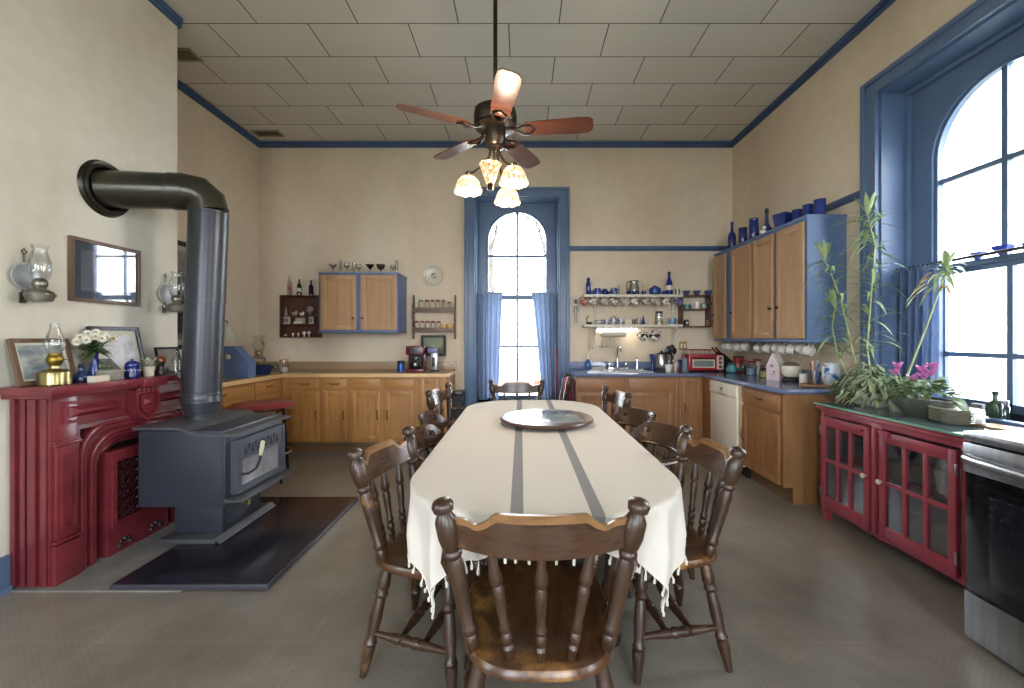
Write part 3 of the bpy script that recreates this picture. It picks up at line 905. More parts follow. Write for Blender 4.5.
# top plate: flat at the back, dipping to the front
prof = [(.28, .715), (.02, .715), (-.02, .71), (-.06, .69), (-.10, .678), (-.33, .672)]
tp = B()
n = len(prof)
vs = []
for x in (-hx-.02, hx+.02):
    for y, z in prof: vs.append((x, y, z))
for x in (-hx-.02, hx+.02):
    for y, z in prof: vs.append((x, y, z+.016))
fs = []
for i in range(n-1):
    fs += [(i, i+1, n+i+1, n+i), (2*n+i, 3*n+i, 3*n+i+1, 2*n+i+1), (i, 2*n+i, 2*n+i+1, i+1), (n+i, n+i+1, 3*n+i+1, 3*n+i)]
fs += [(0, n, 3*n, 2*n), (n-1, 3*n-1, 4*n-1, 2*n-1)]
tp.add(vs, fs)
part('top_plate', tp, MSTT, st)
b = B(); b.box(-hx, hx, -.275, -.25, .235, .69, .006); b.box(-hx+.01, hx-.01, -.285, -.27, .655, .675, .004); part('front_frame', b, MST, st)
b = B(); b.prism([(-.27, .262), (-.39, .268), (-.39, .275), (-.27, .285)], -hx-.005, hx+.005, 'x'); part('ash_lip', b, MSTT, st)
MSTF = mat('stove_door_iron', '#555964', .38, .3, c2='#4a4e58', scale=6)
dr = B(); dr.ring([(-.265, .295), (.265, .295), (.265, .635), (-.265, .635)], [(-.205, .335), (.205, .335), (.205, .50), (-.205, .50)], -.312, -.275, 'y', True)
dr.ring([(-.265, .295), (.265, .295), (.265, .635), (-.265, .635)], [(-.25, .31), (.25, .31), (.25, .62), (-.25, .62)], -.322, -.31, 'y', True)
dr = part('door', dr, MSTF, st)
b = B(); b.box(-.21, .21, -.305, -.30, .33, .505); part('glass', b, mat('sooty_glass', '#8a8a8d', .15, c2='#74747a', scale=8), dr)
b = B()
for i in range(6):
    x = -.175 + .07*i
    b.add([(x-.022, -.3135, .525), (x+.022, -.3135, .525), (x, -.3135, .59), (x-.022, -.3125, .525), (x+.022, -.3125, .525), (x, -.3125, .59)], [(0, 1, 2), (3, 4, 5), (0, 1, 4, 3), (1, 2, 5, 4), (2, 0, 3, 5)])
    if i < 5:
        b.add([(x+.018, -.3135, .59), (x+.052, -.3135, .59), (x+.035, -.3135, .54), (x+.018, -.3125, .59), (x+.052, -.3125, .59), (x+.035, -.3125, .54)], [(0, 1, 2), (3, 4, 5), (0, 1, 4, 3), (1, 2, 5, 4), (2, 0, 3, 5)])
part('fretwork', b, MBLACKM, dr)
h = B(); h.tube([(-.25, -.33, .42), (-.235, -.37, .42), (-.19, -.39, .44), (-.165, -.40, .49), (-.16, -.40, .52)], .008, 8); h = part('handle', h, MBLACK, dr)
g = B(); g.tube([(-.162, -.40, .515), (-.155, -.402, .55), (-.145, -.405, .60), (-.14, -.405, .605)], [.010, .014, .015, .007], 10)
part('grip', g, mat('cream_wooden_grip', '#b9b69a', .5), h)
# flue pipe from the stove top to the chimney wall
fp = thing('stovepipe', 'wide black double-wall stovepipe running from wood stove into the chimney wall', 'stovepipe', (-2.205, 2.935, .74))
MPIPE = mat('black_stovepipe_paint', '#3a3c42', 0.33, .35, c2='#33353b', scale=2)
MPIPE2 = mat('heat_bronzed_stovepipe', '#3f3a2c', 0.28, .45, c2='#35342c', scale=3)
b = B(); b.lathe([(.096, -.015), (.096, .035), (.101, .038), (.101, .048), (.096, .052), (.096, .06), (.117, .125), (.117, .13), (.120, .133), (.120, .143), (.117, .147), (.117, .185), (.120, .188), (.120, .196), (.117, .2)], n=40); part('collar', b, MPIPE, fp)
b = B()
dx = .05
b.turned((0, 0, .18), (dx*.5, 0, .83), [(0, .1155), (1, .1155)], 40); part('lower_length', b, MPIPE, fp)
b = B(); b.turned((dx*.5, 0, .815), (dx, 0, 1.44), [(0, .1205), (.02, .1205), (.022, .1165), (.97, .1165), (.972, .119), (1, .119)], 40); part('upper_length', b, MPIPE, fp)
b = B()
end = Vector((XB-.0+2.205, 2.72-2.935, 2.262-.74))
hub = Vector((dx, 0, 1.44)); top = Vector((dx-.0, 0, 1.583))
dh = (end - Vector((dx, 0, 1.575))); dh.normalize()
p_in = Vector((dx, 0, 1.575)) + dh*.135
el = []
for i in range(4):
    t_ = i/3
    q = hub*(1-t_)**2 + 2*t_*(1-t_)*Vector((dx, 0, 1.575)) + p_in*t_**2
    el.append(q)
b.tube(el, .1185, 40)
b = part('elbow', b, MPIPE2, fp, angle=12)
b = B(); b.turned(p_in - dh*.004, end + dh*.02, [(0, .121), (.18, .121), (.185, .117), (1, .117)], 40); part('wall_length', b, MPIPE2, fp)
b = B(); b.lathe([(.13, 0), (.134, .03), (.146, .034), (.152, .018), (.164, .02), (.172, .010), (.177, .0)], end + Vector((.002, 0, 0)), 40, Matrix.Rotation(R(90), 4, 'Y'))
part('wall_collar', b, mat('dark_flue_collar', '#302d25', .3, .5), fp)
# ================================================================ dining table and cloth
TX, TY, THW, THL, TR = 0.095, 2.61, 0.535, 1.26, 0.42
tb = thing('dining_table', 'long oval wooden dining table under the cream fringed tablecloth', 'table', (TX, TY, 0))
def rrect(hw, hl, r, n=10):
    p = []
    for cx, cy, a in ((hw-r, hl-r, 0), (-hw+r, hl-r, 90), (-hw+r, -hl+r, 180), (hw-r, -hl+r, 270)):
        p += arc(cx, cy, r, a, a+90, n)
    return p
b = B(); b.prism(rrect(THW, THL, TR), .715, .744, 'z'); part('tabletop', b, MSEAT, tb)
b = B(); b.ring(rrect(.40, 1.08, .3), rrect(.375, 1.055, .28), .62, .716, 'z', True); part('apron', b, MCHAIR, tb)
LEGP = [(0, .030), (.04, .036), (.10, .030), (.16, .022), (.20, .036), (.24, .026), (.30, .040), (.5, .030), (.66, .042), (.70, .030), (.74, .045), (.80, .045), (1, .045)]
for sx in (-1, 1):
    for sy in (-1, 1):
        b = B(); b.turned((sx*.30, sy*.78, 0), (sx*.30, sy*.78, .716), LEGP, 16); part('leg', b, MCHAIR, tb)

def stripes():
    m, nt, b = nodes('cream_woven_cotton')
    b.inputs['Roughness'].default_value = 0.92; b.inputs['Specular IOR Level'].default_value = 0.1
    tc = nt.nodes.new('ShaderNodeTexCoord'); sep = nt.nodes.new('ShaderNodeSeparateXYZ')
    link(nt, tc.outputs['UV'], sep.inputs[0])
    fac = None
    for c, h in ((-0.0135-TX, .0215), (0.2475-TX, .0215)):
        s = nt.nodes.new('ShaderNodeMath'); s.operation = 'SUBTRACT'; s.inputs[1].default_value = c
        a = nt.nodes.new('ShaderNodeMath'); a.operation = 'ABSOLUTE'
        l = nt.nodes.new('ShaderNodeMath'); l.operation = 'LESS_THAN'; l.inputs[1].default_value = h
        link(nt, sep.outputs[0], s.inputs[0]); link(nt, s.outputs[0], a.inputs[0]); link(nt, a.outputs[0], l.inputs[0])
        if fac is None: fac = l.outputs[0]
        else:
            ad = nt.nodes.new('ShaderNodeMath'); ad.operation = 'ADD'
            link(nt, fac, ad.inputs[0]); link(nt, l.outputs[0], ad.inputs[1]); fac = ad.outputs[0]
    weave = noise(nt, 420, (1, 1, 1), 2, 0.5, 'UV')
    r1 = ramp(nt, weave.outputs['Fac'], [(0.3, lin('#c2bcb1')), (0.7, lin('#d0cac0'))])
    r2 = ramp(nt, weave.outputs['Fac'], [(0.35, lin('#747271')), (0.65, lin('#93908f'))])
    mx = nt.nodes.new('ShaderNodeMixRGB')
    link(nt, fac, mx.inputs[0]); link(nt, r1.outputs['Color'], mx.inputs[1]); link(nt, r2.outputs['Color'], mx.inputs[2])
    link(nt, mx.outputs[0], b.inputs['Base Color'])
    bumpify(nt, b, weave.outputs['Fac'], 0.15, 0.002)
    return m
def drape(x, y):
    """where a point of the flat cloth (x, y from the table centre) comes to rest"""
    ax, ay = abs(x)-(THW-TR), abs(y)-(THL-TR)
    qx, qy = max(ax, 0), max(ay, 0)
    L = math.hypot(qx, qy)
    d = L - TR
    if d <= 0:
        return (x, y, .7475)
    sx, sy = (1 if x > 0 else -1), (1 if y > 0 else -1)
    nx, ny = sx*qx/L, sy*qy/L
    bx, by = x - nx*d, y - ny*d
    ang = math.atan2(qy, qx) if qx > 0 and qy > 0 else (0 if qx > 0 else PI/2)
    arcl = TR*ang*1.6 + (min(abs(y), THL-TR) if qx > 0 else 0) - (min(abs(x), THW-TR) if qy > 0 else 0)
    corner = 1 if (qx > 0 and qy > 0) else 0.35
    e = max(0, d-.015)
    wave = corner*(.022*math.sin(22*arcl-1.1+sy) + .008*math.sin(41*arcl-2))*min(1, e/.16)
    out = .010*min(1, d/.02) - .07*e*corner + wave
    drop = max(0, d-.012)
    return (bx+nx*out, by+ny*out, .7475 - drop - .004*min(1, d/.012))
CW, CL = THW+.20, THL+.125
NX, NY = 84, 168
b = B()
b.grid(lambda u, v: drape((u*2-1)*CW, (v*2-1)*CL), NX, NY)
cl = single('tablecloth', b, stripes(), 'cream cotton tablecloth with two grey stripes and tasselled fringe draped over the dining table', 'tablecloth', (TX, TY, 0))
uv = cl.data.uv_layers.new(name='cloth')
for lp in cl.data.loops:
    i = lp.vertex_index; uv.data[lp.index].uv = ((i % (NX+1))/NX*2*CW-CW, (i//(NX+1))/NY*2*CL-CL)
fr = B()
hem = []
def hempts(n, f):
    return [f(i/n) for i in range(n)]
per = [( (t*2-1)*CW, -CL) for t in [i/62 for i in range(62)]] + [(CW, (t*2-1)*CL) for t in [i/104 for i in range(104)]] + \
      [((1-t*2)*CW, CL) for t in [i/62 for i in range(62)]] + [(-CW, (1-t*2)*CL) for t in [i/104 for i in range(104)]]
rnd = random.Random(4)
edge = [Vector(drape(*p)) for p in per]
fr.tube(edge, .003, 4, True)
for i, p in enumerate(edge):
    if i % 2: continue
    q = p + Vector((rnd.uniform(-.008, .008), rnd.uniform(-.008, .008), -rnd.uniform(.030, .046)))
    fr.tube([p, p*.6+q*.4+Vector((.002, 0, 0)), q+Vector((0, 0, .012)), q], [.0022, .0028, .005, .0045], 5)
part('fringe', fr, mat('cream_cotton_fringe', '#d3cdc0', .95), cl)

# lazy susan
ls = thing('lazy_susan', 'round dark wooden lazy susan with a square grey slate inlay on the tablecloth', 'lazy susan', (0.169, 2.82, .7495))
b = B(); b.lathe([(.12, 0), (.12, .008), (.16, .012)], n=30); part('base', b, MBLACKM, ls)
b = B(); b.lathe([(.20, .010), (.29, .012), (.305, .020), (.308, .03), (.303, .038), (.295, .040), (.0001, .040)], n=56)
part('turntable', b, worn_wood('lazy_susan_wood', '#33231d', '#4e382d', '#6a5040', 'x', .3, .66), ls)
b = B(); b.box(-.155, .205, -.205, .205, .0395, .0435, .003); b.xf(Matrix.Rotation(R(4), 4, 'Z')); part('inlay', b, mat('polished_slate', '#86918f', .14, c2='#6c7876', scale=7, detail=6), ls)

# ================================================================ chairs
SPIN = [(0, .010), (.08, .012), (.13, .016), (.16, .011), (.2, .0165), (.24, .0165), (.27, .012), (.31, .017), (.36, .012), (.55, .0155), (.66, .017), (.70, .012), (.73, .0185), (.78, .018), (.88, .013), (1, .010)]
LEG = [(0, .013), (.03, .014), (.16, .021), (.22, .024), (.27, .024), (.285, .019), (.30, .026), (.33, .021), (.36, .019), (.5, .0245), (.66, .021), (.70, .019), (.73, .0275), (.77, .021), (.80, .026), (.86, .024), (1, .021)]
STR = [(0, .010), (.18, .0135), (.33, .019), (.37, .019), (.385, .014), (.41, .020), (.45, .021), (.5, .016), (.55, .021), (.59, .020), (.615, .014), (.63, .019), (.67, .019), (.82, .0135), (1, .010)]
POST = [(0, .016), (.06, .021), (.10, .023), (.12, .018), (.14, .024), (.17, .024), (.19, .019), (.40, .0235), (.58, .0245), (.62, .019), (.64, .026), (.66, .026), (.675, .021), (.70, .026), (.76, .031), (.86, .031), (.90, .022), (.915, .018), (.925, .028), (.96, .031), (.985, .025), (1, .010)]
def chair_seat(wf, wr, yf_, yr_, z, t):
    """saddled seat, flat thick edge; local y forward"""
    out = []
    for k in range(48):
        a = 2*PI*k/48
        c, s = math.cos(a), math.sin(a)
        e = 2/3.1
        x = math.copysign(abs(c)**e, c); y = math.copysign(abs(s)**e, s)
        wd = wr + (wf-wr)*(y+1)/2
        out.append((x*wd, yr_ + (y+1)/2*(yf_-yr_)))
    b = B()
    cx, cy = 0, (yf_+yr_)/2 + .01
    rings = [(1.0, 0.012-t), (1.03, .02-t), (1.03, -.014), (1.0, -.002), (.95, 0), (.86, -.001), (.72, -.008), (.5, -.015), (.25, -.017), (.02, -.016)]
    vs = []
    for f, dz in rings:
        for (x, y) in out: vs.append((cx+(x-cx)*f, cy+(y-cy)*f, z+dz))
    n = 48; fs = []
    for i in range(len(rings)-1):
        for k in range(n):
            k2 = (k+1) % n; fs.append((i*n+k, i*n+k2, (i+1)*n+k2, (i+1)*n+k))
    fs.append(tuple(range(n-1, -1, -1))); fs.append(tuple((len(rings)-1)*n+k for k in range(n)))
    b.add(vs, fs)
    return b
def crest_rail(hw, z0, z1, yb, rake, bow, shoulder=.62):
    """bowed board with a raised middle, ends let into the posts"""
    b = B(); N = 40
    def pt(u, v, side):
        x = (u*2-1)*hw
        y = yb - bow*(1-(u*2-1)**2)
        a = abs(u*2-1)
        k = 1 if a < shoulder-.14 else (0 if a > shoulder+.02 else 0.5+0.5*math.cos(PI*(a-(shoulder-.14))/.16))
        notch = .012*math.exp(-((a-(shoulder+.10))/.07)**2)
        top = z1 - .026 + .026*k - notch
        low = z0 + .012*(1-(u*2-1)**2)*0 - .016*(1-a*a)
        z = low + (top-low)*v
        return (x, y - rake*(z-z0) + side*.0105*(1-.35*v), z)
    for s in (-1, 1):
        b.grid(lambda u, v: pt(u, v*.8, s), N, 4)
    b.cur = 1
    for s in (-1, 1):
        b.grid(lambda u, v: pt(u, .8+v*.2, s), N, 2)
    b.grid(lambda u, w_: pt(u, 1, w_*2-1), N, 1)
    b.cur = 0
    b.grid(lambda u, w_: pt(u, 0, w_*2-1), N, 1)
    for u in (0, 1):
        b.grid(lambda v, w_: pt(u, v, w_*2-1), 5, 1)
    return b
def weld(o):
    bm = bmesh.new(); bm.from_mesh(o.data); bmesh.ops.remove_doubles(bm, verts=bm.verts[:], dist=.0003)
    bmesh.ops.recalc_face_normals(bm, faces=bm.faces[:]); bm.to_mesh(o.data); bm.free()
    for p in o.data.polygons: p.use_smooth = True
    o.data.set_sharp_from_angle(angle=R(40))
    return o
def understructure(t, wf, wr, yf_, yr_, z, splay=.06, ends=(.10, .07)):
    feet = {}
    for sx in (-1, 1):
        for nm, y, wd, dy in (('f', yf_-.075, wf, ends[0]*.6), ('r', yr_+.075, wr, -ends[1])):
            p1 = Vector((sx*(wd-.055), y, z-.03)); p0 = Vector((sx*(wd+splay-.03), y+dy, 0))
            feet[(sx, nm)] = (p0, p1)
            b = B(); b.turned(p0, p1, LEG, 14); part('leg', b, MCHAIR, t)
    q = lambda k, h: feet[k][0] + (feet[k][1]-feet[k][0])*h
    for sx in (-1, 1):
        b = B(); b.turned(q((sx, 'r'), .38), q((sx, 'f'), .38), STR, 12); part('stretcher', b, MCHAIR, t)
    for f in (.36, .66):
        a = q((-1, 'r'), .38)*(1-f) + q((-1, 'f'), .38)*f; c = q((1, 'r'), .38)*(1-f) + q((1, 'f'), .38)*f
        b = B(); b.turned(a, c, STR, 12); part('stretcher', b, MCHAIR, t)
def make_chair(label, arms, group=None):
    t = thing('dining_armchair' if arms else 'dining_chair', label, 'chair', (0, 0, 0), 0, group)
    z = .432
    if arms: wf, wr, yf_, yr_, ps, pt_ = .235, .222, .23, -.352, .188, .272
    else: wf, wr, yf_, yr_, ps, pt_ = .205, .180, .145, -.275, .155, .213
    part('seat', chair_seat(wf, wr, yf_, yr_, z, .045), MSEAT, t)
    understructure(t, wf, wr, yf_, yr_, z, .06, (.09, .06))
    yb = -.265 if arms else -.20; yt, zt = (-.315, .872) if arms else (-.30, .880)
    for s in (-1, 1):
        b = B(); b.turned((s*ps, yb, z-.01), (s*pt_, yt, zt), POST, 16); part('back_post', b, MCHAIR, t)
    f = lambda zz: (zz-z)/(zt-z)
    ry = lambda zz: yb + (yt-yb)*f(zz)
    z0, z1 = .740, .846
    hwc = ps + (pt_-ps)*f(.78) - .012
    rake = (yb-yt)/(zt-z)
    bow = .05 if arms else .035
    weld(part('crest_rail', crest_rail(hwc, z0, z1, ry(z0), rake, bow), [MCHAIRX, MTOPWEAR], t))
    n = 3
    for i in range(n):
        u = (i-(n-1)/2)/((n-1)/2)
        xb, xt = u*(.082 if arms else .075), u*(.135 if arms else .11)
        dyb = -.045 - .008*(1-u*u); dyt = -bow*(1-(xt/hwc)**2)
        b = B(); b.turned((xb, yb+dyb, z-.006), (xt, ry(z0)+dyt, z0-.004), SPIN, 12); part('spindle', b, MCHAIR, t)
    if arms:
        for s in (-1, 1):
            zz = .64
            px, py = s*(ps+(pt_-ps)*f(zz)), ry(zz)
            pts = [(px+s*.004, py-.005, zz), (px+s*.038, py+.07, zz+.008), (px+s*.052, py+.17, zz+.004), (px+s*.045, py+.28, zz-.004), (px+s*.022, py+.37, zz-.008), (px+s*.005, py+.41, zz-.010)]
            b = B(); b.tube(pts, [.022, .026, .025, .027, .032, .020], 10, flat=.55); part('arm', b, MCHAIRX, t)
            for fx, fy, tx, ty in ((s*(wf-.03), yf_-.13, px+s*.03, py+.36), (s*(wf-.02), yr_+.22, px+s*.05, py+.17)):
                b = B(); b.turned((fx, fy, z-.008), (tx, ty, zz-.012), SPIN, 12); part('arm_spindle', b, MCHAIR, t)
    return t
CH = 'turned dining chairs around the table'
ca = make_chair('dark wood dining armchair in the foreground at the near table end, back to the camera', True, CH)
ca.location = (.054, 1.475, 0)
cs = make_chair('dark wood side chair at the near left of the table, beside the stove board', False, CH)
cs.location = (-.31, 1.785, 0); cs.rotation_euler.z = R(-104)
dup(cs, (.541, 1.856, 0), 95.5, 'dark wood side chair at the near right of the table, facing the cloth corner')
dup(ca, (-.385, 3.60, 0), -95, 'dark armchair at the far left of the table in front of the honey cabinets', None, (1.08, 1, 1.03))
dup(ca, (.51, 3.62, 0), 98, 'dark armchair at the far right of the table in front of the sink cabinets')
dup(ca, (-.045, 4.15, 0), 180, 'dark armchair at the far table end in front of the window')
dup(cs, (.25, 4.96, 0), 90, 'dark side chair beside the sink cabinet with a pink cloth over its back')

def captain_chair(label):
    t = thing('captain_chair', label, 'chair', (0, 0, 0), 0, 'low captain chairs at the table sides')
    z = .432; wf, wr, yf_, yr_ = .235, .225, .23, -.23
    part('seat', chair_seat(wf, wr, yf_, yr_, z, .045), MSEAT, t)
    understructure(t, wf, wr, yf_, yr_, z, ends=(.08, .06))
    za = .655
    bow = []
    for i in range(25):
        a = PI + PI*i/24
        bow.append(Vector((.275*math.cos(a), -.02+.25*math.sin(a), za)))
    front = lambda s: [Vector((s*.285, .19, za-.01)), Vector((s*.282, .12, za-.004)), Vector((s*.278, .05, za))]
    pts = front(-1) + bow + front(1)[::-1]
    b = B(); b.tube(pts, [.030, .034, .026] + [.024]*25 + [.026, .034, .030], 10, flat=.55); part('arm_bow', b, MCHAIRX, t)
    NU, NV = 60, 10
    def pt(u, v, side):
        a = R(200 + 140*u)
        e = abs(u*2-1)
        k = 1 if e < .42 else (0 if e > .95 else .5+.5*math.cos(PI*(e-.42)/.53))
        top = za + .014 + .108*k
        zz = za + .006 + (top-za-.006)*v
        rr = 1 + .16*(zz-za)/.12*1.0
        return ((.272*rr+side*.009)*math.cos(a), -.02+(.247*rr+side*.009)*math.sin(a), zz)
    def slot(u, v):
        return (abs(u-.5) > .195 and abs(u-.5) < .265 and .38 < v < .68)
    b = B()
    for s in (-1, 1): b.grid(lambda u, v: pt(u, v, s), NU, NV, slot)
    for v in (0, 1): b.grid(lambda u, w_: pt(u, v, w_*2-1), NU, 1)
    for u in (0, 1): b.grid(lambda v, w_: pt(u, v, w_*2-1), NV, 1)
    # walls of the two hand slots
    for j0, u0 in ((0, 0), (1, 0)):
        cells = [(i, j) for j in range(NV) for i in range(NU) if slot((i+.5)/NU, (j+.5)/NV) and ((i+.5)/NU < .5) == (j0 == 0)]
        cs_ = set(cells)
        for (i, j) in cells:
            for (di, dj, e0, e1) in ((-1, 0, (0, 0), (0, 1)), (1, 0, (1, 0), (1, 1)), (0, -1, (0, 0), (1, 0)), (0, 1, (0, 1), (1, 1))):
                if (i+di, j+dj) not in cs_:
                    A, Bq = ((i+e0[0])/NU, (j+e0[1])/NV), ((i+e1[0])/NU, (j+e1[1])/NV)
                    b.add([pt(*A, -1), pt(*Bq, -1), pt(*Bq, 1), pt(*A, 1)], [(0, 1, 2, 3)])
    weld(part('crest_rail', b, MCHAIRX, t))
    for i in range(9):
        a = R(192 + 156*i/8)
        top = Vector((.275*math.cos(a), -.02+.25*math.sin(a), za-.008)); bot = Vector((.20*math.cos(a), -.01+.195*math.sin(a), z-.004))
        b = B(); b.turned(bot, top, SPIN, 10); part('spindle', b, MCHAIR, t)
    for s in (-1, 1):
        b = B(); b.turned((s*.205, .10, z-.004), (s*.28, .13, za-.008), SPIN, 10); part('arm_spindle', b, MCHAIR, t)
    return t
cc1 = captain_chair('low captain chair right of the table, next to the near side chair')
cc1.location = (.64, 2.47, 0); cc1.rotation_euler.z = R(112)
dup(cc1, (.635, 3.05, 0), 110, 'low captain chair on the right of the table, second one behind the near side chair')
dup(cc1, (-.335, 2.44, 0), -98, 'low captain chair on the left of the table, directly behind the near side chair')
dup(cc1, (-.40, 2.98, 0), -90, 'low captain chair on the left of the table, in front of the far armchair')
# pink towel on the chair by the sink
b = B()
def towel(u, v):
    s = v*2-1
    x = .545 + .035*math.copysign(1, s)*min(1, abs(s)*8) + .012*math.sin(11*u)*abs(s)
    return (x, 4.86+.15*u+.02*math.sin(5*s), .858 - .30*abs(s)**1.1*(.8+.2*math.sin(3*u)))
b.grid(towel, 14, 24)
tw = single('towel', b, cloth_mat('pink_terry', '#c0466a', '#9c3355', .1), 'pink towel hanging over the dark chair back beside the sink cabinet', 'towel')
sm = tw.modifiers.new('thickness', 'SOLIDIFY'); sm.thickness = .006

# ================================================================ red glazed hutch and the range
MHUT = mat('crimson_milk_paint', '#933e49', 0.36, c2='#83343f', scale=4, bump=.05)
MHUTIN = mat('dark_hutch_inside', '#8d95a2', .6)
MPANE = glassy('hutch_glass', '#fafcff', .06)
ht = thing('hutch', 'low crimson hutch with two glazed six-pane doors and glass top under the right window', 'hutch', (2.18, 3.085, 0), -90)
ht.scale = (1, 1, 1.022)
Wd, Dp = 1.07, .48
b = B()
b.box(0, .03, 0, Dp, .09, .77, .003); b.box(Wd-.03, Wd, 0, Dp, .09, .77, .003); b.box(.03, Wd-.03, Dp-.015, Dp, .09, .77)
b.box(.03, Wd-.03, .0, Dp-.015, .09, .125, .003); b.box(.03, Wd-.03, 0.0, Dp-.015, .745, .77, .003)
b.box(Wd-.088, Wd-.001, -.002, .02, .0905, .7695, .003)
part('body', b, MHUT, ht)
b = B(); b.box(.031, Wd-.031, Dp-.022, Dp-.016, .126, .744); b.box(.031, .036, .02, Dp-.022, .126, .744); b.box(Wd-.036, Wd-.031, .02, Dp-.022, .126, .744); b.box(.031, Wd-.031, .02, Dp-.022, .1255, .13)
part('lining', b, MHUTIN, ht)
b = B(); b.box(.037, Wd-.037, .10, Dp-.023, .43, .445, .002); part('shelf', b, MHUT, ht)
b = B(); b.box(.445, .525, -.004, .03, .09, .77, .003); b.box(.47, .50, -.028, -.003, .11, .745, .008)
part('centre_stile', b, MHUT, ht)
for x0, x1, hinge in ((.025, .448, 0), (.522, .978, 1)):
    d = B(); y0, y1 = -.024, -.001; z0, z1 = .115, .735; f = .042
    d.box(x0, x0+f, y0, y1, z0, z1, .004); d.box(x1-f, x1, y0, y1, z0, z1, .004)
    d.box(x0+f, x1-f, y0+.0005, y1, z0, z0+f+.03, .004); d.box(x0+f, x1-f, y0+.0005, y1, z1-f-.02, z1, .004)
    ww = (x1-x0-2*f)
    for k in (1, 2):
        xx = x0+f+ww*k/3; d.box(xx-.012, xx+.012, y0+.002, y1-.002, z0+f, z1-f, .004)
    d.box(x0+f, x1-f, y0+.003, y1-.003, .425, .45, .004)
    d = part('door', d, MHUT, ht)
    g = B(); g.box(x0+f, x1-f, -.013, -.010, z0+f, z1-f); part('glass', g, MPANE, d)
    kx = x1-.022 if hinge == 0 else x0+.022
    part('knob', round_knob(kx, .44, -.024, .016), MCREAM, d)
    for zz in (.21, .64):
        h = B(); h.box(x0-.004 if hinge == 0 else x1-.004, x0+.008 if hinge == 0 else x1+.008, -.029, -.02, zz-.03, zz+.03, .002); part('hinge', h, MSTEEL, d)
    cx = (x0, x1)[1-hinge]
    w_ = B()
    s = -1 if hinge == 0 else 1
    w_.prism([(cx, .742), (cx+s*.075, .742), (cx+s*.07, .70), (cx+s*.055, .70), (cx+s*.04, .722), (cx, .722)], -.034, -.02, 'y')
    part('corner_ornament', w_, MHUT, ht)
    w_ = B(); w_.prism([(cx, .10), (cx+s*.09, .105), (cx+s*.06, .118), (cx, .122)], -.034, -.02, 'y')
    part('foot_ornament', w_, MHUT, ht)
for x in (.0, Wd-.05):
    for y in (0, Dp-.05):
        b = B(); b.add([(x, y, .1), (x+.05, y, .1), (x+.05, y+.05, .1), (x, y+.05, .1), (x+.008, y+.008, 0), (x+.042, y+.008, 0), (x+.042, y+.042, 0), (x+.008, y+.042, 0)],
                       [(0, 1, 2, 3), (7, 6, 5, 4), (0, 4, 5, 1), (1, 5, 6, 2), (2, 6, 7, 3), (3, 7, 4, 0)]); part('leg', b, MHUT, ht)
b = B()
for za, zb, e in ((.768, .782, .010), (.782, .798, .026), (.798, .812, .018)):
    b.box(-e, Wd+.0, -e, Dp, za, zb, .005)
part('cornice', b, MHUT, ht)
b = B(); b.box(-.026, Wd, -.03, Dp, .812, .822, .002); part('glass_top', b, mat('grey_green_glass_slab', '#56696a', .06, c2='#4b5d5f', spec=.8), ht)
b = B(); b.box(-.030, Wd, -.034, -.030, .8118, .8222); b.box(-.031, -.026, -.03, Dp, .8118, .8222); part('glass_edge', b, mat('green_glass_edge', '#6ea890', .1), ht)

rg = thing('range', 'stainless steel electric range with black oven door next to the red hutch', 'range', (1.92, 1.838, 0), -90)
b = B(); b.box(.002, .758, .022, .64, .06, .872); part('body', b, MBLACKM, rg)
b = B(); b.box(0, .76, -.012, .645, .872, .912, .008); b.box(.03, .73, .05, .60, .912, .916, .002); part('cooktop', b, MSTEEL, rg)
od = B(); od.box(.004, .756, -.004, .022, .232, .862, .006); od = part('oven_door', od, mat('black_oven_glass', '#0b0c10', .08), rg)
b = B(); b.box(.003, .757, -.012, -.003, .737, .862, .004); band = part('door_band', b, MSTEEL, od)
b = B(); b.tube([(.04, -.012, .80), (.045, -.04, .802), (.08, -.048, .80), (.38, -.056, .79), (.68, -.048, .80), (.71, -.04, .802), (.715, -.012, .80)], .017, 10, flat=1.2); part('handle', b, MSTEEL, od)
b = B(); b.box(.10, .66, -.006, -.003, .30, .66, .002); part('oven_window', b, mat('tinted_oven_window', '#15171d', .04), od)
b = B(); b.box(.003, .757, -.008, .022, .03, .226, .006); part('storage_drawer', b, MSTEEL, rg)
for x in (.07, .69):
    for y in (.08, .56):
        b = B(); b.lathe([(.022, 0), (.022, .012), (.012, .016), (.012, .06)], (x, y, 0), 12); part('foot', b, MBLACKM, rg)
for x, y in ((.2, .18), (.56, .18), (.2, .46), (.56, .46)):
    b = B(); b.lathe([(.09, .9165), (.09, .9175), (.082, .9175), (.082, .9165)], (x, y, 0), 28); part('burner_ring', b, mat('burner_grey', '#3d3d40', .3), rg)

# ================================================================ red-topped stool
sl = thing('bar_stool', 'round bar stool with red vinyl seat and dark metal legs behind the stove', 'stool', (-2.385, 3.93, 0), 20)
b = B(); b.lathe([(.235, .655), (.245, .66), (.245, .672), (.23, .676)], n=36); part('seat_ring', b, MCHROME, sl)
b = B(); b.lathe([(.23, .668), (.25, .678), (.252, .695), (.235, .712), (.16, .722), (.0001, .725)], n=36); part('seat', b, mat('red_vinyl', '#8d3a38', .3, c2='#7c3030'), sl)
for k in range(4):
    a = R(45+90*k); b = B()
    b.tube([(.20*math.cos(a), .20*math.sin(a), .658), (.225*math.cos(a), .225*math.sin(a), .35), (.25*math.cos(a), .25*math.sin(a), .0)], .013, 8); part('leg', b, MBLACK, sl)
b = B(); b.tube([(.233*math.cos(2*PI*i/40), .233*math.sin(2*PI*i/40), .25) for i in range(40)], .010, 8, True); part('foot_ring', b, MCHROME, sl)

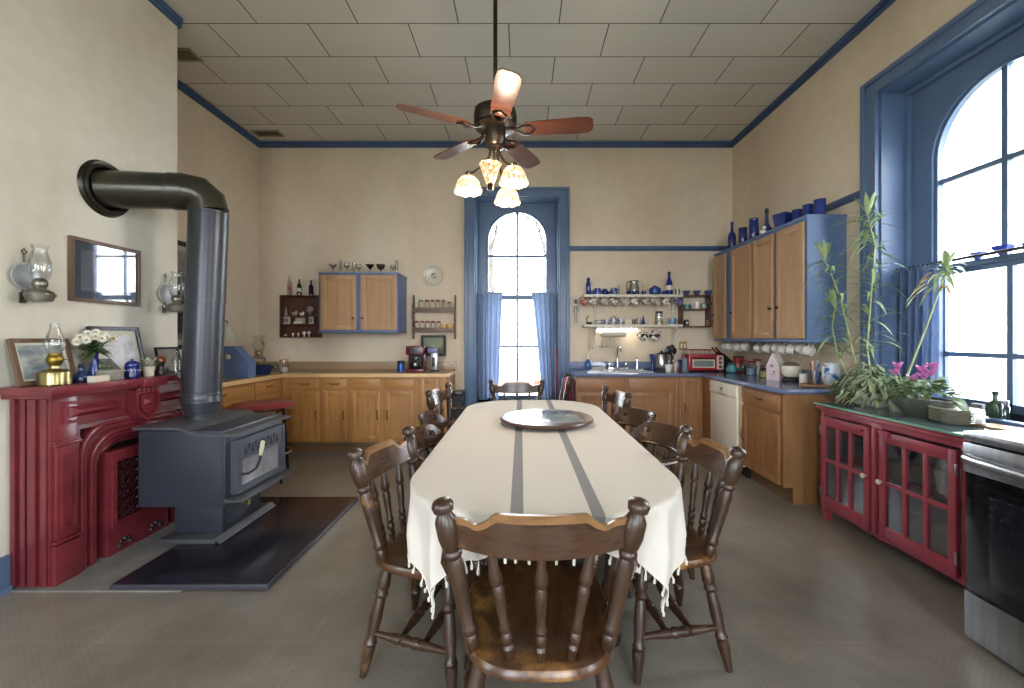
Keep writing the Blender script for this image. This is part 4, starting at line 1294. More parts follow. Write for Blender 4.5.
# ================================================================ ceiling fan
fan = thing('ceiling_fan', 'five-bladed wooden ceiling fan on a long rod with four lit glass shades over the table', 'ceiling fan', (-.171, 2.83, 0))
MFAN = mat('oiled_bronze', '#453b32', .3, .8, c2='#352d26', scale=9)
b = B(); b.tube([(0, 0, 2.80), (0, 0, 3.72)], .0145, 12); part('rod', b, MFAN, fan)
b = B(); b.lathe([(.07, 3.78), (.068, 3.75), (.03, 3.70), (.016, 3.69)][::-1], n=24); part('canopy', b, MFAN, fan)
b = B(); b.lathe([(.02, 2.87), (.05, 2.84), (.10, 2.835), (.138, 2.82), (.142, 2.80), (.142, 2.735), (.132, 2.72), (.138, 2.71), (.11, 2.705), (.07, 2.70)], n=40); part('motor_housing', b, MFAN, fan)
b = B(); b.lathe([(.07, 2.70), (.068, 2.62), (.06, 2.60), (.05, 2.585), (.055, 2.575), (.02, 2.56), (.0001, 2.555)], n=28); part('switch_housing', b, MFAN, fan)
MBL = cabinet_wood('fan_blade_cherry', '#6a4031', '#573226', 'x', .27)
for k in range(5):
    rot = Matrix.Rotation(R(352.5+72*k), 4, 'Z') @ Matrix.Translation((0, 0, 2.69)) @ Matrix.Rotation(R(-13), 4, 'X')
    b = B()
    out = [(.20, -.052), (.26, -.062), (.55, -.072), (.615, -.066), (.64, -.045), (.645, 0), (.64, .045), (.615, .066), (.55, .072), (.26, .062), (.20, .052)]
    b.prism(out, -.004, .004, 'z'); b.xf(rot); bl = part('blade', b, MBL, fan)
    ir = B()
    ir.tube([(.10, 0, .012), (.145, -.008, -.006), (.19, -.038, -.011), (.235, -.040, -.011), (.262, 0, -.011), (.235, .040, -.011), (.19, .038, -.011), (.145, .008, -.006), (.10, 0, .012)], .0085, 8)
    ir.box(.06, .12, -.016, .016, .004, .022, .004); ir.xf(rot); part('blade_iron', ir, MFAN, bl)
MSHADE = bpy.data.materials.new('painted_glass_shade'); MSHADE.use_nodes = True
nt = MSHADE.node_tree; bs = nt.nodes['Principled BSDF']
n = noise(nt, 34, (1, 1, 1), 2)
r_ = ramp(nt, n.outputs['Fac'], [(0.44, lin('#fff0d0')), (0.50, lin('#d9a860')), (0.55, lin('#8a4420')), (0.61, lin('#f3d8a4'))])
link(nt, r_.outputs['Color'], bs.inputs['Base Color']); link(nt, r_.outputs['Color'], bs.inputs['Emission Color'])
bs.inputs['Emission Strength'].default_value = 0.55; bs.inputs['Roughness'].default_value = .3
MLIT = emissive('lit_bulb', '#fff4dd', 22)
spots = [(-.185, .03, 2.295, 0), (.125, -.11, 2.30, 0), (.075, .20, 2.275, 0), (-.02, -.18, 2.27, 1)]
for i, (x, y, z, up) in enumerate(spots):
    ar = B()
    L = math.hypot(x, y); ux, uy = x/L, y/L
    zt = z + (.11 if not up else .004)
    ar.tube([(ux*.03, uy*.03, 2.58), (ux*.04, uy*.04, 2.52), (ux*L*.55, uy*L*.55, zt+.045 if not up else zt-.01), (ux*L*.85, uy*L*.85, zt+.012 if not up else zt-.03), (x, y, zt+.02 if not up else zt-.005), (x, y, zt)], .008, 8)
    ar.lathe([(.012, 0), (.02, .012), (.02, .03), (.008, .042)] if not up else [(.02, -.03), (.022, 0), (.02, .012)], (x, y, zt-.015), 12)
    ar = part('lamp_arm', ar, MFAN, fan)
    sh = B(); nseg = 32; prof = [(.022, .105), (.05, .095), (.07, .07), (.082, .035), (.088, .008), (.09, -.005)]
    if up: prof = [(.022, .0), (.035, .03), (.048, .07), (.062, .115), (.07, .125)]
    vs, fs = [], []
    for q, (rr, zz) in enumerate(prof):
        for k in range(nseg):
            a = 2*PI*k/nseg
            sc_ = 1 + (.05*math.cos(8*a) if q >= len(prof)-2 else .012*math.cos(8*a))
            vs.append((x+rr*sc_*math.cos(a), y+rr*sc_*math.sin(a), z+zz + (0 if up else (.006*math.cos(8*a) if q >= len(prof)-2 else 0))))
    for q in range(len(prof)-1):
        for k in range(nseg): fs.append((q*nseg+k, q*nseg+(k+1) % nseg, (q+1)*nseg+(k+1) % nseg, (q+1)*nseg+k))
    sh.add(vs, fs)
    shp = part('shade', sh, MSHADE, ar)
    bb_ = B(); bb_.ball((x, y, z+(.035 if not up else .06)), .028, 12, sz=1.25); part('light_bulb', bb_, MLIT, ar)
    bulb('bulb_light', (-.171+x, 2.83+y, z-.03 if not up else z+.17), 4.5, (1, .86, .68), .05)
for x, y, z0 in ((-.035, -.01, 2.33), (.04, .015, 2.30)):
    b = B(); b.tube([(x, y, 2.57), (x, y, z0)], .0018, 5); b.ball((x, y, z0-.01), .008, 8); part('pull_chain', b, MBRASS, fan)
# ================================================================ small things
NTH = ['first', 'second', 'third', 'fourth', 'fifth', 'sixth', 'seventh', 'eighth', 'ninth', 'tenth', 'eleventh', 'twelfth', 'thirteenth']
BOTTLE = [(.8, 0), (1, .02), (1, .55), (.85, .64), (.38, .74), (.32, .93), (.4, .935), (.4, 1.0)]
WINE = [(.9, 0), (1, .02), (1, .50), (.8, .60), (.36, .68), (.33, .93), (.42, .935), (.42, 1.0)]
VASE = [(.75, 0), (.8, .03), (1, .25), (.8, .45), (.5, .65), (.55, .85), (.9, 1), (.82, 1), (.45, .85)]
JAR = [(.92, 0), (1, .03), (1, .78), (.8, .86), (.8, 1.0)]
CAN = [(1, 0), (1, 1)]
BOWL = [(.45, 0), (.5, .06), (.85, .5), (1, 1), (.94, 1), (.8, .5), (.4, .12), (.001, .1)]
POT = [(.6, 0), (.85, .12), (1, .45), (.92, .78), (.75, .9), (.7, .9)]
def vessel(prof, r, h, z=0, n=18):
    return B().lathe([(max(a*r, .0001), b_*h+z) for a, b_ in prof], n=n)
def pot(name, prof, r, h, m, label, cat, loc, group=None, n=18):
    return single(name, vessel(prof, r, h, 0, n), m, label, cat, loc, 0, group)
def lid_on(root, r, z, h, m, knob=True, name='lid'):
    b = B(); pr = [(r, z), (r*1.04, z+h*.25), (r*.95, z+h*.45), (r*.5, z+h*.72), (r*.18, z+h*.75)]
    if knob: pr += [(r*.24, z+h*.85), (r*.2, z+h*.97), (.0001, z+h)]
    else: pr = [(r, z), (r*1.03, z+h*.1), (r*1.03, z+h*.9), (r*.95, z+h), (.0001, z+h)]
    b.lathe(pr, n=18); return part(name, b, m, root)
def mug(label, loc, r, h, m, rz=0, tilt=0, group=None, name='mug', hm=None):
    t = thing(name, label, 'mug' if name == 'mug' else 'cup', loc, rz, group)
    t.rotation_euler = (0, R(tilt), R(rz))
    b = vessel([(.8, 0), (.95, .03), (1, .3), (1, 1), (.9, 1), (.88, .1), (.001, .08)], r, h); part('body', b, m, t)
    b = B(); b.tube([(r*.95, 0, h*.78), (r*1.45, 0, h*.82), (r*1.7, 0, h*.55), (r*1.45, 0, h*.25), (r*.97, 0, h*.22)], r*.13, 7); part('handle', b, hm or m, t)
    return t
def spotty(name, c, c2, scale=60, lo=.5, hi=.55):
    return mat(name, c, .25, c2=c2, scale=scale, lo=lo, hi=hi)

# ---------------------------------------------------------------- white shelves over the sink
SY, S5 = 5.27, 5.27/F
def sx(u): return (u-VU)*S5
ZU, ZL = 1.844, 1.477
for nm, zt, lab in (('wall_shelf', ZU, 'upper white wall shelf over the sink, blue glass on top and mugs hanging below'), ('wall_shelf', ZL, 'lower white wall shelf over the sink with the strip light under it')):
    sh = thing(nm, lab, 'shelf', (1.372, 5.18, zt))
    b = B(); b.box(-.605, .605, 0, .20, -.032, 0, .005); part('board', b, MWHITEP, sh)
    for x in (-.44, .535):
        b = B(); b.prism([(.195, -.032), (.02, -.032), (.03, -.055), (.10, -.075), (.15, -.13), (.195, -.24 if zt == ZL else -.33)], x-.012, x+.012, 'x'); part('bracket', b, MWHITEP, sh)
    if zt == ZU:
        b = B()
        for i, u in enumerate((588.8, 599.8, 609.7, 619.7, 630, 640.6, 650.8, 660.7, 671.2)):
            x = sx(u)-1.372; b.tube([(x, .08, -.03), (x, .08, -.045), (x, .065, -.055), (x, .055, -.045)], .0022, 5)
        part('cup_hooks', b, MBRASS, sh)
cols = [('#a54a44', '#c9b8a8', 'red and white mug with dark pattern'), ('#e4dfd5', '#5b5a58', 'white mug with black scribble'), ('#c9c2b4', '#8f8a7e', 'grey speckled mug'),
        ('#8a8681', '#dcd6cb', 'dark grey patterned mug'), ('#cfc7ba', '#b5afaa', 'plain pale mug'), ('#dcd6ca', '#77736e', 'white mug with grey picture'),
        ('#e2dcd0', '#2f2d2c', 'white mug with bold black print'), ('#d6cec0', '#a8a096', 'cream mug with pale print'), ('#e2dcd0', '#3b3937', 'white mug with small black print')]
for i, u in enumerate((588.8, 599.8, 609.7, 619.7, 630, 640.6, 650.8, 660.7, 671.2)):
    c1, c2, nm = cols[i]
    m = spotty('mug_glaze', c1, c2, 38)
    mug(nm + ' hanging %s from the window under the upper shelf' % NTH[i], (sx(u)-.04, 5.22, ZU-.155), .040, .095, m, (20, -25, 10, -15, 25, -20, 15, 30, -10)[i]+180*0, -62, 'mugs hanging under the upper shelf')
for o in [o for o in COL.objects if o.name.startswith('mug') and o.parent is None]:
    o.location.z += .045
mug('violet mug hanging at the right end by the brown wall box', (sx(681.7)-.03, 5.21, ZU-.11), .038, .09, spotty('violet_glaze', '#6d6590', '#8f93b5', 20), 15, -60, 'mugs hanging under the upper shelf')

# on the upper shelf
gz = ZU
def on_up(u): return (sx(u), SY, ZU)
ut = thing('bottle', 'slim cobalt blue bottle with stopper at the left end of the upper shelf', 'bottle', (sx(588.6), 5.29, ZU))
part('body', vessel([(.9, 0), (1, .03), (.95, .45), (1, .62), (.7, .75), (.4, .82), (.4, .84)], .030, .215), MCOBALT, ut)
b = B(); b.lathe([(.012, .175), (.022, .182), (.024, .195), (.016, .205), (.002, .225)], n=12); part('stopper', b, MNAVY, ut)
for u, nm, y in ((592, 'first from the left, beside the slim cobalt bottle', 5.225), (628.5, 'in front of the left side of the clear pitcher', 5.225), (634.6, 'in front of the right side of the clear pitcher', 5.225), (643.7, 'below the standing candlestick', 5.225), (664.6, 'at the foot of the big labelled cobalt bottle', 5.235)):
    pot('votive_glass', [(.7, 0), (1, .3), (.95, .85), (1, 1), (.88, 1), (.8, .2), (.001, .15)], .027, .045, MCOBALT, 'small cobalt glass votive cup %s' % nm, 'votive cup', ((u-VU)*y/F, y, ZU), 'votive cups on the upper shelf')
mug('blue mug with pale picture left of the blue teapot on the upper shelf', (sx(597.9), 5.28, ZU), .037, .085, spotty('blue_mug_glaze', '#26418f', '#5673b5', 25), 200)
mug('dark blue mug right of the blue teapot on the upper shelf', (sx(614), 5.28, ZU), .038, .088, spotty('dark_mug_glaze', '#1e2f6d', '#7f92bd', 25), 10)
tp_ = thing('teapot', 'small blue teapot between two blue mugs on the upper shelf', 'teapot', (sx(605), 5.27, ZU), 0)
part('body', vessel(POT, .042, .062), MNAVY, tp_); lid_on(tp_, .030, .054, .03, MNAVY)
b = B(); b.tube([(.035, 0, .025), (.06, 0, .035), (.075, 0, .058)], [.011, .009, .006], 8); part('spout', b, MNAVY, tp_)
b = B(); b.tube([(-.035, 0, .05), (-.062, 0, .05), (-.066, 0, .028), (-.036, 0, .015)], .005, 7); part('handle', b, MNAVY, tp_)
for u, nm, h in ((620, 'left of the clear pitcher', .19), (645.8, 'right of the clear pitcher', .205)):
    cs_ = thing('candlestick', 'slim brass candlestick with white candle %s on the upper shelf' % nm, 'candlestick', (sx(u), 5.31, ZU))
    b = B(); b.lathe([(.028, 0), (.026, .008), (.008, .02), (.006, h*.3), (.011, h*.4), (.006, h*.5), (.012, h*.6), (.012, h*.64)], n=14); part('stick', b, MBRASS, cs_)
    b = B(); b.lathe([(.009, h*.62), (.009, h*.97), (.002, h)], n=12); part('candle', b, MPAPER, cs_)
pc = thing('pitcher', 'clear glass pitcher with wide handle on the middle of the upper shelf', 'pitcher', (sx(634.5), 5.29, ZU))
part('body', vessel([(.85, 0), (1, .1), (.95, .5), (.7, .85), (.78, 1), (.72, .98), (.64, .85), (.88, .5), (.9, .1), (.001, .06)], .068, .175, n=24), MCLEAR, pc)
b = B(); b.tube([(-.045, 0, .16), (-.075, 0, .17), (-.095, 0, .13), (-.085, 0, .06), (-.06, 0, .03)], .007, 8); part('handle', b, glassy('smoky_glass', '#4a4d52', .3), pc)
b = B(); b.tube([(.056*math.cos(2*PI*i/20), .056*math.sin(2*PI*i/20), .174) for i in range(20)], .0035, 6, True); part('rim', b, glassy('smoky_rim', '#5a5e63', .3), pc)
rp = thing('round_jug', 'round blue pottery jug on the upper shelf left of the labelled bottle', 'jug', (sx(655), 5.27, ZU))
part('body', vessel([(.65, 0), (.95, .2), (1, .5), (.9, .8), (.5, .97), (.3, 1)], .072, .105, n=24), MBLUEPOT, rp)
b = B(); b.lathe([(.02, .10), (.024, .112), (.02, .115)], n=12); part('lid', b, MNAVY, rp)
bt = thing('bottle', 'tall cobalt blue bottle with white label and dark stopper on the upper shelf', 'bottle', (sx(669.8), 5.29, ZU))
part('body', vessel([(.9, 0), (1, .03), (1, .40), (.8, .55), (.42, .72), (.3, .85), (.3, .9)], .045, .29), MCOBALT, bt)
b = B(); b.lathe([(.0462, .06), (.0465, .062), (.0465, .115), (.0462, .117)], n=24, caps=False); part('label', b, MPAPER, bt)
b = B(); b.lathe([(.014, .255), (.02, .26), (.02, .285), (.012, .292)], n=12); part('stopper', b, MBLACKM, bt)
pot('tumbler', [(.85, 0), (1, 1), (.92, 1), (.8, .1), (.001, .08)], .03, .075, MCLEAR, 'clear glass tumbler at the right end of the upper white shelf', 'glass', on_up(677.5))
# on the lower shelf
gb = thing('gravy_ladle', 'black ladle standing at the left end of the lower shelf', 'ladle', (sx(589), 5.26, ZL))
b = B(); b.lathe([(.02, 0), (.034, .012), (.036, .03), (.03, .03), (.028, .016), (.001, .008)], n=16); part('bowl', b, MBLACKM, gb)
b = B(); b.tube([(-.03, 0, .025), (-.034, 0, .07), (-.022, 0, .098), (.0, 0, .10)], .005, 7); part('handle', b, MBLACKM, gb)
MDELFT = spotty('delft_glaze', '#d3d3d6', '#3f4a78', 55, .48, .53)
for u, nm in ((599, 'nearer the window'), (606.5, 'nearer the patterned canister')):
    mug('small blue and white patterned cup on the lower shelf, %s' % nm, (sx(u), 5.27, ZL), .034, .062, MDELFT, 0 if u > 600 else 180, 0, None, 'cup')
cn = thing('canister', 'tall blue and white patterned canister on the lower shelf', 'canister', (sx(613.6), 5.27, ZL)); part('body', vessel(JAR, .033, .09), MDELFT, cn); lid_on(cn, .03, .088, .022, MDELFT)
mug('squat blue and white patterned creamer right of the patterned canister', (sx(620.6), 5.27, ZL), .036, .075, MDELFT, 0, 0, None, 'creamer')
b = B(); b.box(-.045, .045, -.03, .03, 0, .07, .008); b.box(-.035, .035, -.032, -.03, .01, .06); single('recipe_box', b, MCREAM, 'cream coloured box at the middle of the lower shelf', 'box', (sx(628), 5.27, ZL))
for u, h, m, nm in ((633.5, .075, mat('dark_shaker', '#6a655e', .4), 'brown'), (638.6, .082, mat('pewter_shaker', '#9a9a98', .35, .6), 'grey metal')):
    s = thing('shaker', nm + ' salt shaker left of the cobalt cone on the lower shelf', 'shaker', (sx(u), 5.26, ZL)); part('body', vessel([(1, 0), (.9, .5), (.85, .8)], .02, h), m, s); lid_on(s, .017, h*.8, h*.2, MSTEEL, False, 'cap')
pot('bud_vase', [(1, 0), (.95, .08), (.4, .6), (.25, .9), (.35, 1.0)], .03, .105, MCOBALT, 'cone-shaped cobalt glass bud vase on the lower shelf', 'vase', (sx(643), 5.26, ZL))
j = thing('glass_jar', 'clear glass storage jar with dark lid on the lower shelf', 'jar', (sx(659), 5.27, ZL)); part('body', vessel(JAR, .048, .14), MCLEAR, j); lid_on(j, .042, .135, .03, mat('dark_lid', '#4d4238', .5), False)
b = vessel([(.9, 0), (.9, 1)], .046, .06, .003); part('contents', b, mat('oats', '#c9bda2', .9), j)
mug('small pale blue jug at the right end of the lower shelf', (sx(672), 5.26, ZL), .042, .08, mat('pale_blue_glaze', '#6f93b5', .25), 15, 0, None, 'jug')
# under the lower shelf
fl = thing('strip_light', 'lit white fluorescent strip light under the lower shelf over the sink', 'strip light', (sx(616.5), 5.24, ZL-.033))
b = B(); b.box(-.25, .25, -.03, .03, -.018, 0, .004); part('housing', b, MWHITEP, fl)
b = B(); b.tube([(-.24, 0, -.034), (.24, 0, -.034)], .016, 12); part('tube', b, emissive('lit_tube', '#fff6e6', 14), fl)
ptw = thing('paper_towel_roll', 'white paper towel roll on a holder below the strip light', 'paper towels', (sx(613.5), 5.28, 1.375))
b = B(); b.lathe([(.012, -.15), (.05, -.15), (.05, .15), (.012, .15)], n=28, M=Matrix.Rotation(R(90), 4, 'Y')); part('roll', b, MPAPER, ptw)
b = B(); b.tube([(-.20, 0, 0), (.17, 0, 0)], .008, 8); b.tube([(-.165, 0, 0), (-.165, .03, .03), (-.165, .04, .067)], .005, 6); b.tube([(.165, 0, 0), (.165, .03, .03), (.165, .04, .067)], .005, 6); part('holder', b, MWHITEP, ptw)
wr_ = thing('dish_rack', 'thin wire rack on the wall behind the faucet', 'rack', (sx(610), 5.36, 1.20)); b = B()
b.tube([(-.12, 0, 0), (.13, 0, 0)], .003, 6); b.tube([(-.12, 0, 0), (-.12, -.06, 0), (.13, -.06, 0), (.13, 0, 0)], .003, 6)
for x in (-.08, -.03, .02, .07): b.tube([(x, 0, .09), (x, 0, 0), (x, -.06, 0), (x, -.06, .03)], .0025, 5)
b.tube([(-.05, .0, .09), (-.02, -.0, .14), (.03, -.0, .09)], .003, 6); part('wires', b, MSTEEL, wr_)
for i, (u, tl) in enumerate(((648.5, -50), (661.5, -55))):
    mug('large white mug with black print hanging under the lower shelf, %s' % ('nearer the strip light' if i == 0 else 'nearer the right bracket'), (sx(u)-.055, 5.22, 1.30), .055, .11, spotty('bold_mug', '#e4ded2', '#262423', 22), 25-50*i, tl, 'large mugs under the lower shelf')
ut_ = thing('utensil_bundle', 'pale wooden utensils hanging from the left shelf bracket over the soap bottle', 'utensils', (sx(591), 5.33, 1.41))
for i, x in enumerate((-.015, .005, .022)):
    b = B(); b.tube([(x, 0, 0), (x*1.2, -.005, -.15), (x*1.3, -.005, -.20), (x*1.3, -.005, -.25)], [.005, .006, .018, .012], 8, flat=.5); part('utensil', b, MCREAM, ut_)
kd = B(); kd.box(-.052, .052, -.004, 0, -.20, .19, .001)
kd = single('wall_hanging', kd, mat('cream_linen', '#cfc6b8', .9, c2='#c4bcb2', scale=20), 'pale cloth wall hanging with a drawn figure left of the white shelves', 'wall hanging', (sx(576.8), 5.379, 1.655))
b = B(); b.tube([(-.03, -.006, .13), (0, -.006, .14), (.03, -.006, .13)], .006, 5); b.tube([(-.025, -.006, .10), (.02, -.006, .095)], .005, 5); b.ball((0, -.006, .115), .014, 8, sy=.2)
b.tube([(-.035, -.006, -.03), (-.02, -.006, .05), (.005, -.006, .06), (.03, -.006, .03), (.035, -.006, -.02)], .004, 5); b.tube([(-.01, -.006, .06), (-.012, -.006, -.15)], .004, 5); b.tube([(.012, -.006, .06), (.014, -.006, -.15)], .004, 5)
part('drawn_figure', b, mat('dark_ink', '#4a3f52', .9), kd)
# brown wall box beside the shelves
def open_box(label, name, loc, wd, ht, dp, shelves, dividers, m, back=True):
    t = thing(name, label, 'shelf', loc)
    b = B(); tk = .014
    b.box(0, tk, 0, dp, 0, ht, .002); b.box(wd-tk, wd, 0, dp, 0, ht, .002); b.box(tk, wd-tk, 0, dp, ht-tk, ht, .002); b.box(tk, wd-tk, 0, dp, 0, tk, .002)
    part('case', b, m, t)
    if back: b = B(); b.box(tk, wd-tk, dp-.008, dp, tk, ht-tk); part('back_panel', b, m, t)
    for z in shelves:
        b = B(); b.box(tk, wd-tk, .004, dp-.008, z-.006, z+.006); part('shelf_board', b, m, t)
    for x, z0, z1 in dividers:
        b = B(); b.box(x-.005, x+.005, .006, dp-.008, z0, z1); part('divider', b, m, t)
    return t
open_box('open brown wooden wall box between the white shelves and the corner cupboard', 'wall_box', (1.985, 5.23, 1.444), .355, .395, .15, [.22], [], MDARKWOOD, False)
by = 5.30
for i, u in enumerate((686.5, 697, 708.3)):
    pot('bowl', BOWL, .045, .062, spotty('bowl_glaze', '#34486f', '#6f6a86', 30), 'small dark blue footed bowl on top of the brown wall box, %s' % ('leftmost', 'middle', 'rightmost')[i], 'bowl', ((u-VU)*by/F, by, 1.839), 'bowls on the brown wall box')
bz = 1.672
mug('teal sauce boat on the middle level of the brown wall box', ((687-VU)*by/F, by, bz), .042, .055, MTEAL, 20, 0, None, 'sauce_boat')
mug('white pitcher on the middle level of the brown wall box', ((696.5-VU)*by/F, by-.02, bz), .034, .085, MWHITE, 160, 0, None, 'pitcher')
t = thing('sugar_bowl', 'pale green lidded sugar bowl in the brown wall box', 'bowl', ((703.5-VU)*by/F, by-.01, bz)); part('body', vessel(POT, .038, .06), mat('celadon', '#8fa79a', .25), t); lid_on(t, .03, .052, .03, mat('celadon_lid', '#8fa79a', .25))
pot('goblet', [(.7, 0), (.7, .05), (.12, .1), (.12, .45), (.9, .6), (1, 1), (.9, 1), (.8, .62), (.001, .55)], .024, .085, MCLEAR, 'small clear goblet at the right of the brown wall box', 'glass', ((710-VU)*by/F, by-.02, bz))
t = thing('spice_crock', 'small dark brown crock at the lower left of the brown wall box', 'crock', ((686.5-VU)*by/F, by, 1.459)); part('body', vessel(JAR, .03, .08), mat('dark_crock', '#3d2a22', .3), t); b = B(); b.box(-.012, .012, -.032, -.027, .03, .05); part('label', b, MPAPER, t)
b = B(); b.box(-.045, .045, -.03, .03, 0, .075, .004); single('tea_box', b, mat('pink_orange_carton', '#c98f74', .7, c2='#b06d5f', scale=30), 'pinkish card box at the lower right of the brown wall box', 'box', ((711-VU)*by/F, by, 1.459))
sw = B(); sw.box(-.05, .05, -.006, 0, -.055, .055, .002)
sw = single('switch_plate', sw, mat('tan_switch_plate', '#a5875a', .4), 'tan switch plate on the wall above the grey shaker', 'switch plate', (2.05, 5.378, 1.21))
for x in (-.022, .022):
    b = B(); b.box(x-.012, x+.012, -.012, -.005, -.025, .025, .002); part('switch', b, MCREAM, sw)

# ---------------------------------------------------------------- things on the blue worktop
ZT = .9125
def on_top(u, Y): return ((u-VU)*Y/F, Y, ZT)
sb = thing('soap_bottle', 'blue dish soap bottle with pump at the left of the sink', 'bottle', on_top(588, 5.22)); part('body', vessel([(.9, 0), (1, .05), (1, .7), (.6, .9), (.35, 1)], .032, .14), tinted('blue_soap', '#2f6aa8', .2), sb)
b = B(); b.lathe([(.014, .135), (.014, .16), (.005, .165), (.005, .20)], n=10); b.tube([(0, 0, .2), (0, -.035, .2)], .006, 6); part('pump', b, MWHITE, sb)
b = B(); b.lathe([(.07, .0), (.085, .018), (.08, .022), (.06, .008), (.001, .006)], n=24, sy=.6); t = single('soap_dish', b, MCREAM, 'shallow cream soap dish on the left rim of the sink', 'soap dish', (sx(598)-.02, 5.16, .929))
pot('sponge_pad', [(.9, 0), (1, .2), (1, .8), (.9, 1)], .045, .03, MBLACKM, 'round black scrubber at the right of the sink', 'scrubber', on_top(647, 5.10))
pot('vase', [(.7, 0), (.75, .05), (.5, .3), (.55, .55), (1, 1), (.9, 1), (.45, .5), (.001, .3)], .036, .20, MCOBALT, 'fluted cobalt glass vase left of the coffee carafe', 'vase', on_top(652.5, 5.18))
cf = thing('kettle', 'steel and black electric kettle right of the cobalt fluted vase on the worktop', 'kettle', on_top(661.5, 5.16))
b = B(); b.lathe([(.088, 0), (.09, .015), (.085, .03), (.082, .035)], n=30); part('base', b, MBLACKM, cf)
part('body', vessel([(.95, 0), (1, .05), (.92, .6), (.7, .95), (.68, 1)], .082, .165, .035, 30), MSTEEL, cf)
b = B(); b.lathe([(.056, .198), (.05, .212), (.02, .222), (.012, .24), (.0001, .243)], n=24); part('lid', b, MBLACKM, cf)
b = B(); b.tube([(.045, 0, .215), (.10, 0, .22), (.125, 0, .17), (.115, 0, .10), (.08, 0, .05)], [.014, .015, .014, .012, .01], 10); part('handle', b, MBLACK, cf)
b = B(); b.tube([(-.06, 0, .15), (-.09, 0, .19), (-.10, 0, .205)], [.02, .016, .012], 8); part('spout', b, MSTEEL, cf)
ck = thing('utensil_crock', 'white crock holding black cooking utensils beside the kettle', 'crock', on_top(670.5, 5.22)); part('body', vessel([(.9, 0), (1, .1), (.95, 1), (.85, 1), (.85, .1), (.001, .08)], .05, .13), MWHITE, ck)
for i, (dx_, dy_, hh, hr) in enumerate(((-.05, .0, .27, .028), (-.02, .02, .30, .03), (.02, .0, .31, .035), (.05, .01, .28, .03))):
    b = B(); b.tube([(dx_*.4, dy_*.3, .02), (dx_*.8, dy_, hh*.7)], .006, 6); b.ball((dx_, dy_, hh*.86), hr, 10, sy=.3, sz=1.5); part('utensil', b, MBLACKM if i else mat('blue_grey_nylon', '#5d6d86', .5), ck)
pot('cup', [(.7, 0), (1, .9), (1, 1), (.9, 1), (.6, .1), (.001, .08)], .045, .085, MWHITE, 'white cup in front of the utensil crock on the worktop', 'cup', on_top(668.5, 5.02))
pot('tin', CAN, .045, .11, spotty('orange_print_tin', '#b0a494', '#a1552f', 18), 'small printed tin with orange picture right of the white cup', 'tin', on_top(675.3, 5.16))
cn = thing('canister', 'cobalt blue canister between the printed tin and the grey shaker', 'canister', on_top(681, 5.2)); part('body', vessel(JAR, .042, .12), MCOBALT, cn); lid_on(cn, .036, .118, .015, MNAVY, False)
bl = thing('blender_bottle', 'tall grey utensil jar with tongs in it left of the red toaster oven', 'utensil jar', on_top(685.3, 5.1)); part('body', vessel([(.9, 0), (1, .04), (.9, .95), (.95, 1), (.85, 1), (.8, .1), (.001, .06)], .04, .16), mat('frosted_grey', '#7d8790', .3), bl)
for dx_ in (-.012, .014):
    b = B(); b.tube([(dx_, 0, .03), (dx_*1.6, .0, .22), (dx_*2.0, 0, .27)], [.006, .008, .014], 8, flat=.5); part('utensil', b, MSTEEL, bl)
to = thing('toaster_oven', 'red countertop toaster oven with glass door in the corner of the blue worktop', 'toaster oven', (2.175, 4.99, ZT), -4)
MTO = mat('red_oven_enamel', '#a12530', .25, c2='#8f1f29')
b = B(); b.box(-.20, .20, 0, .28, .015, .205, .012); part('body', b, MTO, to)
d = B(); d.ring([(-.185, .035), (.115, .035), (.115, .185), (-.185, .185)], [(-.155, .055), (.085, .055), (.085, .14), (-.155, .14)], -.014, 0, 'y', True); d = part('door', d, MTO, to)
b = B(); b.box(-.16, .09, -.008, -.002, .052, .142); part('glass', b, mat('oven_glass', '#7d8584', .12, c2='#6a706f'), d)
b = B(); b.ring([(-.16, .05), (.09, .05), (.09, .145), (-.16, .145)], [(-.15, .06), (.08, .06), (.08, .135), (-.15, .135)], -.018, -.012, 'y', True); part('trim', b, MCREAM, d)
b = B(); b.tube([(-.15, -.014, .16), (-.15, -.04, .162), (.08, -.04, .162), (.08, -.014, .16)], .008, 8); part('handle', b, MBLACKM, d)
cpn = B(); cpn.box(.12, .195, -.008, 0, .03, .19, .003); cpn = part('control_panel', cpn, mat('oven_panel_grey', '#b9ab9b', .35), to)
for z in (.06, .11, .16):
    b = B(); b.lathe([(.018, 0), (.016, .014), (.0001, .015)], (.157, -.008, z), 14, Matrix.Rotation(R(90), 4, 'X')); part('knob', b, mat('dark_red_knob', '#5a2a2a', .4), cpn)
for x in (-.17, .17):
    for y in (.03, .25):
        b = B(); b.lathe([(.012, 0), (.012, .016)], (x, y, 0), 8); part('foot', b, MBLACKM, to)
b = B()
for x in (-.16, 0, .12): b.tube([(x, .04, .206), (x, .04, .255), (x, .24, .255), (x, .24, .206)], .003, 5)
b.tube([(-.17, .04, .255), (.14, .04, .255)], .006, 6); b.tube([(-.17, .24, .255), (.14, .24, .255)], .006, 6)
for y in (.08, .12, .16, .20): b.tube([(-.17, y, .255), (.14, y, .255)], .0025, 5)
part('warming_rack', b, mat('red_rack_wire', '#9c3a3a', .35, .3), to)
kb = thing('knife_block', 'dark wooden knife block with black knife handles behind the toaster oven', 'knife block', on_top(724, 5.12), 15)
b = B(); b.prism([(-.08, 0), (.10, 0), (.10, .10), (-.06, .22), (-.10, .16)], -.06, .06, 'y'); part('block', b, mat('black_block', '#1d1a19', .4), kb)
for i in range(3):
    for k in range(2):
        p0 = Vector((-.065+.04*i, -.03+.06*k, .20-.035*i)); b = B(); b.tube([p0, p0+Vector((-.04, 0, .045)), p0+Vector((-.085, 0, .085))], [.010, .013, .010], 8); part('knife_handle', b, MBLACK, kb)
